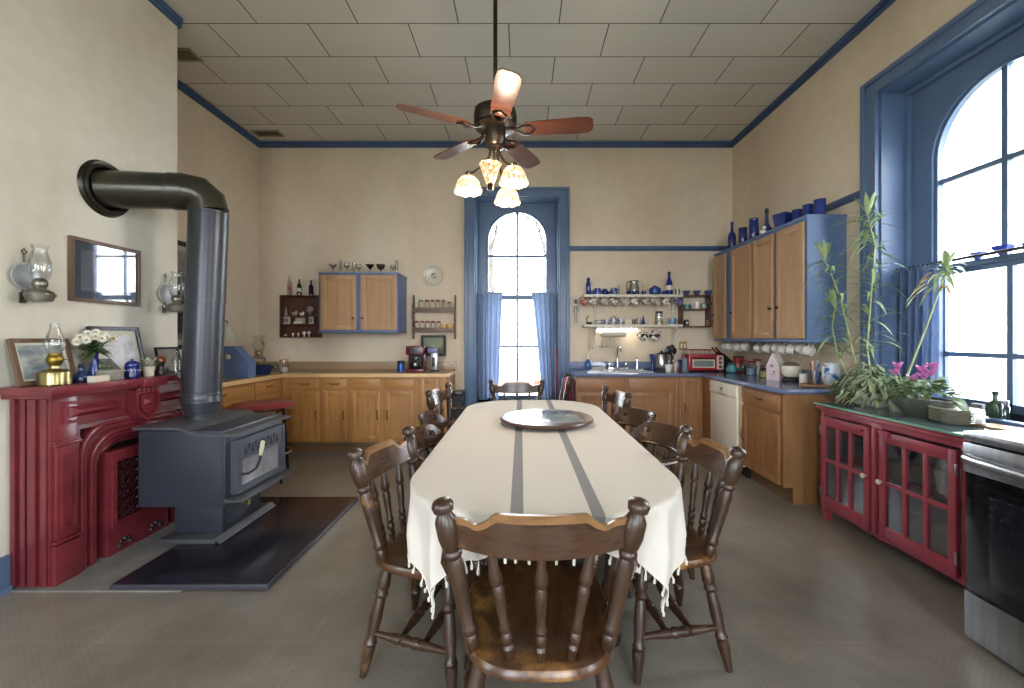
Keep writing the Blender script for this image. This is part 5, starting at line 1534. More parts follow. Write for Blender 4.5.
tk_ = thing('teapot', 'small teal teapot in front of the knife block on the corner worktop', 'teapot', on_top(731.5, 4.86)); part('body', vessel(POT, .062, .075), MTEAL, tk_); lid_on(tk_, .045, .066, .045, MTEAL)
b = B(); b.tube([(.05, -.01, .03), (.085, -.02, .045), (.10, -.025, .07)], [.014, .011, .008], 8); part('spout', b, MTEAL, tk_)
b = B(); b.tube([(-.04, 0, .06), (-.03, 0, .11), (.03, 0, .11), (.04, 0, .06)], .006, 7); part('handle', b, MTEAL, tk_)
t = thing('coffee_tin', 'square red coffee tin under the hanging cups', 'tin', on_top(738.3, 4.95)); b = B(); b.box(-.045, .045, -.045, .045, 0, .17, .006); part('body', b, mat('red_tin_print', '#8e2430', .4, c2='#a33a3c', scale=25, bump=0), t); b = B(); b.box(-.047, .047, -.047, .047, .168, .185, .006); part('lid', b, mat('dark_red_lid', '#3a1a1c', .4), t); b = B(); b.box(-.0455, .0455, -.0465, -.045, .05, .10); part('label', b, mat('pale_red_label', '#c08a86', .6), t)
def lidded(name, label, u, Y, r, h, body, lid, content=None):
    t = thing(name, label, 'jar', on_top(u, Y)); part('body', vessel(JAR, r, h), body, t); lid_on(t, r*.86, h*.97, h*.18, lid, False)
    if content: part('contents', vessel([(.9, 0), (.93, 1)], r, h*.55, .004), content, t)
    return t
MREDLID = mat('red_jar_lid', '#7d2730', .4)
lidded('glass_jar', 'tall glass jar with dark contents beside the red coffee tin', 743, 4.86, .036, .135, MCLEAR, MREDLID, mat('beans', '#6d4b38', .8))
lidded('glass_jar', 'wide clear jar with pale blue contents and red lid on the right worktop', 751.3, 4.55, .052, .13, MCLEAR, MREDLID, mat('blue_contents', '#7f9bb5', .8))
lidded('glass_jar', 'white jar with red lid behind the yellow jar', 757.5, 4.62, .045, .15, mat('milk_glass', '#d9d2c6', .25), MREDLID)
lidded('glass_jar', 'small jar with yellow green contents and red lid left of the pink house', 764.5, 4.30, .045, .105, MCLEAR, MREDLID, mat('yellow_contents', '#c2bb70', .8, c2='#97a052', scale=30))
ph = thing('house_ornament', 'pale pink house-shaped ornament with steep roof on the right worktop', 'ornament', on_top(776, 4.02), -62)
MPINK = mat('pale_pink_paint', '#dcc6cb', .5)
b = B(); b.prism([(-.062, 0), (.062, 0), (.062, .125), (0, .25), (-.062, .125)], -.05, .05, 'y'); part('body', b, MPINK, ph)
b = B()
for s in (-1, 1): b.add([(s*.066, -.058, .118), (s*.066, .058, .118), (0, .058, .258), (0, -.058, .258), (s*.056, -.058, .118), (s*.056, .058, .118), (0, .058, .246), (0, -.058, .246)], [(0, 1, 2, 3), (4, 5, 6, 7), (0, 3, 7, 4), (1, 2, 6, 5), (0, 1, 5, 4)])
part('roof', b, MWHITE, ph)
b = B(); b.ball((-.01, -.05, .135), .014, 10, sy=.25); b.ball((.012, -.05, .08), .011, 10, sy=.25); b.tube([(-.02, -.052, .06), (0, -.052, .05), (.02, -.052, .065)], .003, 5); part('decoration', b, mat('grey_motif', '#7f6f74', .6), ph)
mb = thing('crock_pot', 'cream bowl on a black heating base with glass lid on the right worktop', 'slow cooker', on_top(791, 3.86))
b = B(); b.lathe([(.065, 0), (.07, .01), (.065, .03), (.05, .05)], n=26); part('base', b, MBLACKM, mb)
part('bowl', vessel([(.55, 0), (.95, .35), (1, .8), (.95, 1), (.88, 1), (.8, .4), (.001, .2)], .082, .105, .04, 28), mat('cream_stoneware', '#d9d2bd', .3), mb)
b = B(); b.lathe([(.076, .144), (.07, .158), (.04, .175), (.012, .18), (.016, .195), (.0001, .2)], n=26); part('lid', b, MCLEAR, mb)
pot('mug', [(.8, 0), (1, .05), (1, 1), (.9, 1), (.88, .1), (.001, .08)], .032, .085, MWHITE, 'plain white cup left of the glass utensil jar', 'mug', on_top(803.5, 3.72))
ty = thing('tray', 'oval wooden tray holding the glass utensil jar near the worktop end', 'tray', (2.42, 3.47, ZT), 10)
b = B(); b.lathe([(.001, .004), (.135, .004), (.15, .012), (.152, .024), (.146, .024), (.14, .012)][::-1], n=36, sy=.62); b.lathe([(.001, 0), (.13, 0), (.15, .011)], n=36, sy=.62); part('dish', b, cabinet_wood('tray_wood', '#9a7652', '#83613f', 'x'), ty)
gj = thing('utensil_jar', 'glass jar of scissors and brushes standing on the wooden tray', 'utensil jar', (2.395, 3.47, ZT+.007)); part('body', vessel([(.9, 0), (1, .05), (1, 1), (.93, 1), (.9, .1), (.001, .06)], .05, .12, n=24), MCLEAR, gj)
for i, (dx_, dy_, hh, c) in enumerate(((-.02, .0, .19, '#9c4038'), (.0, .015, .20, '#c9bfae'), (.015, -.01, .18, '#2f5f9a'), (.025, .01, .21, '#8f8f90'))):
    b = B(); b.tube([(dx_*.5, dy_, .012), (dx_*1.2, dy_*1.5, hh*.75), (dx_*1.6, dy_*1.6, hh)], [.004, .005, .009], 7); part('utensil', b, mat('utensil_colour', c, .5), gj)
wj = thing('pitcher', 'blue and white jug behind the tray at the end of the worktop', 'jug', (2.57, 3.52, ZT), 200); part('body', vessel([(.75, 0), (1, .3), (.85, .7), (.8, 1), (.72, 1), (.7, .6), (.001, .2)], .07, .19, n=26), spotty('blue_white_jug', '#cdd3dc', '#2d65ad', 9, .52, .58), wj)
b = B(); b.tube([(.055, 0, .17), (.10, 0, .165), (.105, 0, .08), (.065, 0, .04)], .008, 8); part('handle', b, MWHITE, wj)
# cups hanging under the long cupboard
c0 = mug('white cup hanging under the long blue cupboard, first from the back corner', (0, 0, 0), .042, .062, MWHITE, 0, 0, 'white cups hanging under the long cupboard', 'hanging_cup')
us = (728, 732.2, 736.7, 742, 748.4, 761, 771, 779.5, 787.7, 795.3, 804, 813)
for i, u in enumerate(us):
    Y = yx(u, 2.47)
    if i == 0: o = c0
    else: o = dup(c0, (0, 0, 0), 0, 'white cup hanging under the long blue cupboard, %s from the back corner' % NTH[i])
    o.location = (2.47, Y, 1.195 + .006*math.sin(i*2.1)); o.rotation_euler = (R(8*math.sin(i*1.7)), R(-75), R(-70+18*math.sin(i*2.3)))
b = B()
for u in us:
    Y = yx(u, 2.47); b.tube([(2.47, Y, 1.28), (2.47, Y, 1.262), (2.476, Y, 1.25), (2.484, Y, 1.258)], .002, 5)
hk = single('hook_rail', b, MBRASS, 'row of small brass cup hooks under the long blue cupboard', 'hook rail')
b = B(); b.box(2.455, 2.485, 3.55, 5.14, 1.264, 1.2745, .002); part('batten', b, MCABBLUE, hk)

# ---------------------------------------------------------------- cobalt glass on top of the long cupboard
ZK = 2.3252
def on_cup(u, X=2.47): return (X, yx(u, X), ZK)
t = thing('bottle', 'slender cobalt wine bottle at the back end of the long cupboard', 'bottle', on_cup(732)); part('body', vessel(WINE, .044, .34), MCOBALT, t); b = B(); b.lathe([(.0452, .07), (.0452, .13)], n=20, caps=False); part('label', b, mat('dark_blue_label', '#2c3566', .6), t)
def blue_jar(label, u, r, h, X=2.47):
    t = thing('lidded_jar', label, 'jar', on_cup(u, X)); part('body', vessel([(.92, 0), (1, .03), (1, .86), (.9, .93), (.9, 1)], r, h, n=22), MCOBALT, t); lid_on(t, r*.98, h*.97, h*.12, mat('dark_blue_glass_lid', '#1f3a6e', .15), False); return t
blue_jar('short cobalt glass jar next to the slender wine bottle on the long cupboard', 742.8, .045, .195)
blue_jar('tall cobalt glass jar second from the wine bottle on the long cupboard', 753.8, .047, .23)
b = B(); b.ball((0, 0, .03), .03, 10, sy=.8); b.ball((0, -.01, .075), .02, 10); b.tube([(-.02, 0, .03), (-.035, 0, .05)], [.01, .004], 6); single('figurine', b, MWHITE, 'small white bird figurine beside the dark bottle on the long cupboard', 'figurine', (2.40, yx(763.5, 2.40), ZK))
t = thing('bottle', 'dark blue bottle with gold stopper behind the white figurine', 'bottle', on_cup(766.8, 2.50)); part('body', vessel([(.9, 0), (1, .03), (1, .25), (.5, .42), (.3, .5), (.28, .85), (.3, .86)], .055, .30), MCOBALT, t); b = B(); b.lathe([(.017, .245), (.018, .25), (.018, .285), (.012, .30)], n=12); part('stopper', b, MBLACKM, t)
b = B(); w0, w1, hh = .045, .068, .15
b.add([(-w0, -w0, 0), (w0, -w0, 0), (w0, w0, 0), (-w0, w0, 0), (-w1, -w1, hh), (w1, -w1, hh), (w1, w1, hh), (-w1, w1, hh), (-w1*.92, -w1*.92, hh), (w1*.92, -w1*.92, hh), (w1*.92, w1*.92, hh), (-w1*.92, w1*.92, hh), (-w0*.9, -w0*.9, .01), (w0*.9, -w0*.9, .01), (w0*.9, w0*.9, .01), (-w0*.9, w0*.9, .01)],
      [(3, 2, 1, 0), (0, 1, 5, 4), (1, 2, 6, 5), (2, 3, 7, 6), (3, 0, 4, 7), (4, 5, 9, 8), (5, 6, 10, 9), (6, 7, 11, 10), (7, 4, 8, 11), (8, 9, 13, 12), (9, 10, 14, 13), (10, 11, 15, 14), (11, 8, 12, 15), (12, 13, 14, 15)])
single('square_vase', b, MCOBALT, 'flared square cobalt vase in the middle of the long cupboard top', 'vase', on_cup(783.5, 2.47), 20)
for i, u in enumerate((797.5, 808.3, 819.8)):
    blue_jar('cobalt glass storage jar near the front end of the long cupboard, %s of three' % ('left one', 'middle one', 'right one')[i], u, .044, .125, 2.485)
# ================================================================ curtains
def curtain(label, mat_, x0, x1, y, z1, z0, bx0, bx1, folds, depth, axis='y', name='curtain'):
    """hanging cloth between x0..x1 at the rod, narrowing or shifting to bx0..bx1 at the hem"""
    b = B()
    def f(u, v):
        k = v**.8
        a = x0 + (x1-x0)*u; c = bx0 + (bx1-bx0)*u
        xx = a*(1-k) + c*k
        d = depth*(.55+.45*v)*math.sin(folds*2*PI*u + .9*math.sin(3*v)) + .3*depth*math.sin(2.7*folds*2*PI*u+1.2)
        zz = z1 + (z0-z1)*v + (.012*math.sin(folds*4*PI*u) if v > .97 else 0)
        return (xx, y+d, zz) if axis == 'y' else (y+d, xx, zz)
    b.grid(f, 90, 24)
    # gathered heading over the rod
    b.grid(lambda u, v: (x0+(x1-x0)*u, y+.016*math.cos(PI*v)+.006*math.sin(60*u), z1+.022*math.sin(PI*v)+.004*math.sin(75*u)) if axis == 'y' else (y+.016*math.cos(PI*v)+.006*math.sin(60*u), x0+(x1-x0)*u, z1+.022*math.sin(PI*v)+.004*math.sin(75*u)), 90, 6)
    return single(name, b, mat_, label, 'curtain', angle=180)
curtain('sheer blue café curtain on the left half of the back window', MCURT, -.575, -.235, 5.50, 1.885, .53, -.56, -.29, 5, .024)
curtain('sheer blue café curtain gathered to the right on the back window', MCURT, .135, .475, 5.50, 1.885, .53, .27, .455, 5, .024)
b = B(); b.tube([(-.575, 5.50, 1.888), (.475, 5.50, 1.888)], .008, 8)
single('curtain_rod', b, MCREAM, 'thin pale curtain rod across the back window', 'curtain rod')
curtain('dark blue café curtain at the left side of the large right window', MCURT2, 3.16, 2.84, 2.80, 1.80, .88, 3.15, 2.86, 5, .024, 'x')
b = B(); b.tube([(2.80, 3.165, 1.815), (2.80, 1.95, 1.815)], .010, 8); b.ball((2.80, 3.165, 1.815), .016, 8)
single('curtain_rod', b, MBLACKM, 'dark curtain rod across the large right window', 'curtain rod')
# blue glass ornaments on the meeting rail
for i, (yy, s) in enumerate(((2.72, .8), (2.575, 1.0), (2.43, .8))):
    b = B(); b.lathe([(.016*s, 0), (.05*s, .05*s), (.055*s, .058*s), (.035*s, .062*s), (.03*s, .05*s), (.012*s, .012)], n=6)
    single('glass_ornament', b, mat('pale_cobalt_glass', '#4a55c8', .1) if i == 0 else bpy.data.materials['pale_cobalt_glass'], 'faceted blue glass cup on the right window rail, %s' % ('nearest the curtain', 'beside the upright glazing bar', 'farthest from the curtain')[i], 'ornament', (2.922, yy, 1.8105), 0, 'blue glass cups on the window rail')

# broom and bin by the back window
t = thing('broom', 'red-handled broom standing at the right side of the back window', 'broom', (.435, 5.27, 0))
b = B(); b.tube([(0, 0, .2), (0, .0, 1.20)], .012, 8); part('handle', b, mat('red_broom_handle', '#8a2a33', .35), t)
b = B(); b.box(-.13, .13, -.025, .025, .17, .22, .008); part('head', b, MBLACKM, t)
b = B()
for i in range(14):
    x = -.12+.24*i/13; b.tube([(x, 0, .17), (x*1.15, 0, 0)], [.010, .013], 5)
part('bristles', b, mat('straw_bristles', '#8e7b54', .9), t)
t = thing('waste_bin', 'tall black waste bin between the honey cabinets and the back window', 'bin', (-.76, 5.22, 0))
b = B(); b.add([(-.045, -.10, 0), (.045, -.10, 0), (.045, .10, 0), (-.045, .10, 0), (-.058, -.13, .62), (.058, -.13, .62), (.058, .13, .62), (-.058, .13, .62)], [(3, 2, 1, 0), (4, 5, 6, 7), (0, 1, 5, 4), (1, 2, 6, 5), (2, 3, 7, 6), (3, 0, 4, 7)]); part('body', b, MBLACKM, t)
b = B(); b.box(-.06, .06, -.135, .13, .62, .665, .012); part('lid', b, MBLACK, t)

# ================================================================ left side of the back wall
t = open_box('small dark walnut curio shelf with trinkets left of the blue wall cupboard', 'curio_shelf', (-2.985, 5.25, 1.315), .475, .525, .13, [.165, .265], [(.16, .171, .259), (.33, .171, .259)], MDARKWOOD)
cy = 5.30; s5 = cy/F
def cur(u, z): return ((u-VU)*s5, cy, z)
bts = [(289.3, .021, .265, tinted('pale_bottle', '#b9b6a4', .45), 'clear bottle with reddish band on top of the curio shelf', '#9b4a3e'), (299.2, .027, .205, tinted('dark_bottle', '#1f1714', .1), 'dark bottle with white label on top of the curio shelf', '#cfc8ba'), (311, .028, .19, tinted('navy_bottle', '#151a38', .1), 'short navy bottle on top of the curio shelf at the right', None)]
for u, r, h, m, lab, lc in bts:
    t = thing('bottle', lab, 'bottle', cur(u, 1.8405)); part('body', vessel(BOTTLE, r, h), m, t)
    b = B(); b.lathe([(r*.42, h*.98), (r*.42, h*1.04)], n=10); part('cap', b, MSTEEL, t)
    if lc: b = B(); b.lathe([(r*1.02, h*.22), (r*1.02, h*.45)], n=18, caps=False); part('label', b, mat('bottle_label', lc, .6), t)
zr = 1.5865
def figurine(label, u, z, h, m, kind):
    b = B()
    if kind == 'lady':
        b.lathe([(.022, 0), (.02, .01), (.009, h*.5), (.014, h*.65), (.007, h*.75)], n=10); b.ball((0, 0, h*.87), h*.10, 8); b.tube([(-.02, 0, h*.5), (0, 0, h*.66), (.02, 0, h*.5)], .004, 5)
    elif kind == 'stand':
        b.lathe([(.02, 0), (.018, .006), (.004, .02), (.004, h*.3)], n=10); b.ball((0, 0, h*.62), h*.36, 14, sy=.35)
    elif kind == 'egg':
        b.lathe([(.013, 0), (.006, h*.2), (.006, h*.35), (.012, h*.42)], n=8); b.ball((0, 0, h*.68), h*.33, 10, sz=1.05)
    else:
        b.ball((0, 0, h*.3), h*.32, 10, sx=1.3); b.ball((h*.25, 0, h*.62), h*.2, 8); b.tube([(-h*.3, 0, h*.35), (-h*.55, 0, h*.6)], [h*.1, h*.04], 6); b.lathe([(h*.2, 0), (h*.1, h*.1)], n=8)
    return single('figurine', b, m, label, 'figurine', cur(u, z))
MGF = mat('pale_bisque', '#b9a79a', .5, c2='#8a7a70', scale=40)
figurine('dancing pale figurine at the left of the top level of the curio shelf', 286, zr, .105, MGF, 'lady')
figurine('small grey animal figurine second from left on the top level of the curio shelf', 294.8, zr, .08, MGF, 'dog')
figurine('little white figurine third from left on the top level of the curio shelf', 302, zr, .065, MWHITE, 'dog')
figurine('round grey medallion on a stand at the right of the curio top level', 310, zr, .125, mat('grey_medallion', '#8f8a85', .5, c2='#6f6a66', scale=40), 'stand')
for u, wd, lab, mm in ((285.3, .10, 'small silver framed picture at the left of the curio middle level', '#8d99a8'), (299.5, .12, 'cream card box in the middle of the curio middle level', '#b5a78d'), (310.3, .065, 'narrow framed picture at the right of the curio middle level', '#8d8372')):
    t = thing('picture_frame' if wd != .12 else 'card_box', lab, 'picture' if wd != .12 else 'box', ((u-VU)*s5, 5.32, 1.4862))
    if wd == .12:
        b = B(); b.box(-wd/2, wd/2, -.01, .01, 0, .075, .003); part('back_card', b, mat('buff_card', mm, .8), t); b = B(); b.box(-wd/2, wd*.3, -.05, -.012, 0, .03, .003); part('front_box', b, MPAPER, t)
    else:
        b = B(); b.ring([(-wd/2, 0), (wd/2, 0), (wd/2, .088), (-wd/2, .088)], [(-wd/2+.016, .016), (wd/2-.016, .016), (wd/2-.016, .072), (-wd/2+.016, .072)], -.008, .004, 'y', True); part('frame', b, MCREAM, t)
        b = B(); b.box(-wd/2+.015, wd/2-.015, -.003, .002, .015, .073); part('picture', b, mat('tiny_print', mm, .4, c2='#4f565f', scale=60), t)
for i, u in enumerate((285.5, 293, 298.3, 304.2, 309)):
    figurine('tiny pale trinket on the lowest level of the curio shelf, %s from left' % NTH[i], u, 1.3292, .045 if i < 3 else .065, MWHITE if i else MGF, 'dog' if i == 0 else 'egg')

# glasses on the blue wall cupboard
gz = 2.0785; gy = 5.15; sg = gy/F
def gls(u): return ((u-VU)*sg, gy, gz)
GD = {'martini': [(.6, 0), (.6, .03), (.06, .06), (.06, .5), (1, 1), (.95, 1), (.03, .54)], 'flute': [(.9, 0), (.9, .03), (.12, .08), (.15, .2), (.9, .5), (1, .75), (.85, 1), (.78, 1), (.8, .5), (.03, .22)],
      'wine': [(.8, 0), (.8, .03), (.1, .07), (.1, .45), (.8, .6), (1, .78), (.82, 1), (.76, 1), (.9, .75), (.03, .5)], 'coupe': [(.6, 0), (.6, .03), (.1, .08), (.1, .45), (.7, .6), (1, 1), (.94, 1), (.03, .52)], 'tall': [(.8, 0), (1, .02), (1, 1), (.92, 1), (.9, .1), (.03, .08)]}
MSMOKE = glassy('smoke_tinted_glass', '#aaa396', .15)
for u, kind, r, h, lab, m in ((333, 'martini', .055, .125, 'clear martini glass at the left end of the blue wall cupboard', MCLEAR), (340.5, 'tall', .017, .175, 'slim tall clear glass left of the first wine glass on the blue cupboard', MCLEAR), (346.8, 'wine', .038, .15, 'first clear wine glass on the left half of the blue wall cupboard', MCLEAR),
                         (354.3, 'flute', .028, .145, 'clear flute between the two wine glasses on the blue cupboard', MCLEAR), (359, 'wine', .036, .125, 'clear wine glass over the gap between the blue cupboard doors', MCLEAR), (370, 'martini', .055, .12, 'smoky martini glass in the middle of the blue wall cupboard', MSMOKE),
                         (380.8, 'coupe', .055, .12, 'broad smoky coupe glass right of the smoky martini glass', MSMOKE), (393, 'wine', .036, .115, 'clear goblet left of the tallest glass on the blue cupboard', MCLEAR), (396.7, 'tall', .02, .175, 'tallest clear glass at the right end of the blue wall cupboard', MCLEAR)):
    pot('drinking_glass', GD[kind], r, h, m, lab, 'glass', gls(u), 'glasses on the blue wall cupboard', 20)

# plate, spice rack, framed picture
t = thing('wall_plate', 'round white plate with grey picture hanging above the spice rack', 'plate', (-1.10, 5.378, 2.095)); M_ = Matrix.Rotation(R(90), 4, 'X')
b = B(); b.lathe([(.075, 0), (.09, .012), (.128, .022), (.13, .026), (.09, .016), (.0001, .012)], n=40, M=M_); part('dish', b, mat('ivory_china', '#cfc6b2', .25), t)
b = B(); b.lathe([(.072, .0135), (.0001, .0138)], n=32, M=M_, caps=False); part('picture', b, mat('sepia_transfer', '#57524d', .3, c2='#b5ab9a', scale=26, lo=.42, hi=.58, detail=6), t)
b = B()
for k in range(20):
    a = 2*PI*k/20; b.ball((.109*math.cos(a), -.021, .109*math.sin(a)), .009, 6, sy=.3)
part('rim_pattern', b, mat('sepia_rim', '#7d7468', .3), t)
t = thing('spice_rack', 'brown wooden spice rack with two rows of jars on the back wall', 'spice rack', (-1.088, 5.285, 1.30))
for s in (-1, 1):
    b = B(); b.prism([(0, .0), (.09, .0), (.09, .55), (.05, .55), (.035, .51), (.055, .47), (.02, .42), (.0, .36), (.0, .25), (.03, .22), (.0, .17), (.0, .10), (.03, .05)], s*.262-.008, s*.262+.008, 'x'); part('side_panel', b, MBROWNFRAME, t)
for z in (.085, .335):
    b = B(); b.box(-.254, .254, .005, .09, z, z+.012); part('shelf_board', b, MBROWNFRAME, t)
    b = B(); b.box(-.254, .254, .0, .01, z+.012, z+.055, .003); part('rail', b, MBROWNFRAME, t)
def spice(u, row, lid, body, lab, h=.125, w_=.023):
    y = 5.335; q = thing('spice_jar', lab, 'spice jar', ((u-VU)*y/F, y, 1.30+(.0975 if row else .3475)), 0, 'spice jars in the wooden rack')
    part('body', vessel([(1, 0), (1, .8), (.85, .84)], w_, h), body, q); lid_on(q, w_*.95, h*.82, h*.2, lid, False)
MSP = [mat('white_spice_label', '#cfc4b2', .4, c2='#a89a86', scale=50), mat('green_spice_lid', '#5f7a42', .4), mat('brown_spice', '#7d6a4d', .4, c2='#b5a78f', scale=40)]
lids1 = [(416.5, MCREAM, MSP[0], 'white'), (421.2, MSP[1], MSP[0], 'green'), (427, MREDLID, MSP[0], 'red'), (432.6, MREDLID, MSP[0], 'red'), (437.8, MREDLID, MSP[0], 'red'), (443.4, MBROWNFRAME, MSP[2], 'brown'), (449.3, MBROWNFRAME, MSP[2], 'brown')]
for i, (u, l, bm_, nm) in enumerate(lids1): spice(u, 0, l, bm_, '%s-lidded spice jar, %s from left in the upper row of the rack' % (nm, NTH[i]), .14 if i != 6 else .115)
for i, u in enumerate((416.8, 422.3, 427.6, 433, 438.4)): spice(u, 1, MREDLID, MSP[0], 'red-lidded spice jar, %s from left in the lower row of the rack' % NTH[i], .125)
for i, u in enumerate((444, 450.5)):
    b = B(); b.box(-.032, .032, -.022, .022, 0, .085, .004); single('spice_tin', b, mat('mustard_tin', '#c39a3c', .4, c2='#b0862f', scale=20), 'yellow spice tin in the lower row of the rack, %s one' % ('left', 'right')[i], 'tin', ((u-VU)*5.335/F, 5.335, 1.3975), 0, 'yellow spice tins')
def framed(name, label, loc, rz, w_, h_, fw, fd, fm, picm, matm=None, mw=0.0, tilt=0, cat='picture', glass=True, z=0):
    """local: x along the picture, -y is the front, origin at the bottom centre"""
    t = thing(name, label, cat, loc, rz); t.rotation_euler = (R(tilt), 0, R(rz))
    o = [(-w_/2, 0), (w_/2, 0), (w_/2, h_), (-w_/2, h_)]; i = [(-w_/2+fw, fw), (w_/2-fw, fw), (w_/2-fw, h_-fw), (-w_/2+fw, h_-fw)]
    b = B(); b.ring(o, i, -fd, 0, 'y', True); b.ring([(x*.995, zz*.998+.001) for x, zz in o], [(x*.985+0, zz) for x, zz in o], -fd-.003, -fd, 'y', True); part('frame', b, fm, t)
    if matm:
        b = B(); b.ring([(x*1.01, zz) for x, zz in i], [(-w_/2+fw+mw, fw+mw), (w_/2-fw-mw, fw+mw), (w_/2-fw-mw, h_-fw-mw), (-w_/2+fw+mw, h_-fw-mw)], -fd*.5, -fd*.4, 'y', True); part('mount', b, matm, t)
    b = B(); b.box(-w_/2+fw*.8, w_/2-fw*.8, -fd*.35, -.001, fw*.8, h_-fw*.8); part('picture', b, picm, t)
    if glass:
        b = B(); b.box(-w_/2+fw*.9, w_/2-fw*.9, -fd*.62, -fd*.56, fw*.9, h_-fw*.9); part('glass', b, glassy('picture_glass', '#f4f6f8', .14) if 'picture_glass' not in bpy.data.materials else bpy.data.materials['picture_glass'], t)
    return t
framed('framed_picture', 'small dark framed green landscape on the worktop behind the coffee maker', (-1.095, 5.33, .925), 0, .31, .26, .03, .02, MBLACKM, mat('green_field_print', '#8d9a63', .4, c2='#b5b597', scale=6), tilt=0, z=0).location.z = 1.085
# coffee maker and companions
cm = thing('coffee_maker', 'dark red and black coffee maker at the right end of the tan worktop', 'coffee maker', (-1.258, 5.02, .910))
MCM = mat('burgundy_plastic', '#6e1730', .25, c2='#5a1228')
b = B(); b.box(-.105, .105, 0, .20, 0, .03, .008); b.box(-.105, .105, .12, .20, .03, .30, .008); b.box(-.105, .105, .0, .20, .20, .305, .012); part('body', b, MCM, cm)
b = B(); b.box(-.055, .055, -.006, .001, .215, .29, .003); part('control_panel', b, mat('grey_panel', '#3c4247', .3), cm)
b = B(); b.box(-.085, .085, .10, .121, .035, .195); part('backplate', b, MBLACKM, cm)
cr_ = B(); cr_.lathe([(.055, .032), (.068, .05), (.070, .10), (.05, .15), (.048, .17)], (0, .05, 0), 22); cr_ = part('carafe', cr_, glassy('dark_carafe_glass', '#5a5c60', .3), cm)
b = B(); b.tube([(.045, .01, .16), (.075, -.03, .15), (.075, -.03, .08), (.06, -.005, .06)], .009, 8); part('handle', b, MBLACK, cr_)
b = B(); b.lathe([(.052, .165), (.05, .182), (.0001, .186)], (0, .05, 0), 20); part('lid', b, MBLACK, cr_)
t = thing('canister', 'shiny blue canister left of the red coffee maker', 'canister', (-1.43, 5.06, .910)); part('body', vessel(CAN, .043, .095), mat('blue_foil', '#23539c', .2, .4), t); lid_on(t, .043, .095, .035, MBLACKM, False)
t = thing('can_opener', 'silver and black electric can opener with purple top right of the coffee maker', 'can opener', (-1.03, 5.06, .910))
b = B(); b.lathe([(.055, 0), (.055, .012), (.035, .02)], n=20); part('base', b, MBLACKM, t); b = B(); b.box(-.04, .04, -.03, .045, .018, .225, .014); part('body', b, MSTEEL, t); b = B(); b.box(-.02, .015, -.05, -.03, .06, .17, .008); part('lever', b, MBLACK, t)
b = B(); b.box(-.075, .042, -.045, .045, .222, .285, .016); part('head', b, mat('purple_grey_plastic', '#6f6a94', .3), t)
b = B(); b.tube([(-.80, 5.17, 1.0), (-.785, 5.18, .8), (-.79, 5.25, .60), (-.775, 5.35, .40)], .005, 6); single('power_cord', b, MCREAM, 'white cord hanging beside the right end of the honey cabinets', 'cord')

# ================================================================ left worktop
bx_ = thing('bread_box', 'blue painted slant-top bread box on the left worktop beside the stovepipe', 'bread box', (-2.93, 4.27, .910))
b = B(); b.prism([(-.24, 0), (.19, 0), (.19, .15), (.055, .305), (-.24, .305)], 0, .12, 'y'); part('body', b, MCABBLUE, bx_)
b = B(); b.box(-.23, .06, -.008, .128, .305, .318, .004); part('lid', b, MCABBLUE, bx_)
part('knob', round_knob(-.0, .21, 0, .024), mat('cream_knob', '#cfc7a8', .3), bx_)
ol = thing('oil_lamp', 'clear glass oil lamp in the corner behind the navy dish', 'oil lamp', (-3.09, 5.0, .910))
part('font', vessel([(.75, 0), (.8, .06), (.3, .3), (.3, .4), (.9, .6), (1, .75), (.6, .95), (.3, 1)], .085, .20), MCLEAR, ol); b = B(); b.lathe([(.028, .20), (.045, .215), (.045, .235), (.03, .255)], n=18); part('burner', b, MBRASS, ol)
b = B(); b.lathe([(.042, .235), (.062, .28), (.075, .32), (.05, .37), (.06, .40), (.068, .43)], n=26, caps=False); part('chimney', b, MCLEAR, ol)
b = B(); b.lathe([(.001, .004), (.13, .004), (.17, .06), (.18, .098), (.174, .098), (.15, .05), (.11, 0)], n=36, sx=.8, sy=.9)
single('dish', b, mat('navy_enamel', '#18243f', .2, c2='#1f2d4d'), 'deep navy enamel dish at the corner of the tan worktop', 'dish', (-2.90, 4.70, .9095))
t = thing('glass_jar', 'small glass jar with red and white lid on the corner worktop', 'jar', (-2.80, 5.02, .910)); part('body', vessel(JAR, .052, .115), MCLEAR, t); lid_on(t, .047, .11, .04, spotty('gingham_lid', '#8f3a35', '#c9b9aa', 40), False); part('contents', vessel([(.9, 0), (.93, 1)], .052, .05, .004), mat('sugar', '#cfc6b4', .9), t)
t = thing('glass_jar', 'little clear jar between the oil lamp and the red-lidded jar', 'jar', (-2.93, 5.08, .910)); part('body', vessel(JAR, .035, .10), MCLEAR, t); lid_on(t, .03, .10, .025, MCLEAR)
b = B(); b.lathe([(.10, 0), (.095, .012), (.075, .05), (.06, .11), (.035, .15), (.01, .165), (.012, .18)], n=26)
t = single('wall_bell', b, mat('white_enamel_shade', '#c9c7b8', .25), 'white bell-shaped shade on the left wall, half hidden by the stovepipe', 'shade', (-3.19, 4.62, 1.29)); b = B(); b.tube([(0, 0, .178), (0, 0, .20), (-.06, 0, .22), (-.122, 0, .20)], .007, 6); part('bracket', b, MBRONZE, t)
framed('framed_picture', 'tall dark framed picture on the left wall mostly hidden by the stovepipe', (XL+.004, 4.30, 1.20), 90, .62, 1.05, .045, .02, MBLACKM, mat('grey_brown_print', '#8d867a', .5, c2='#4c4a48', scale=9), MPAPER, .05)

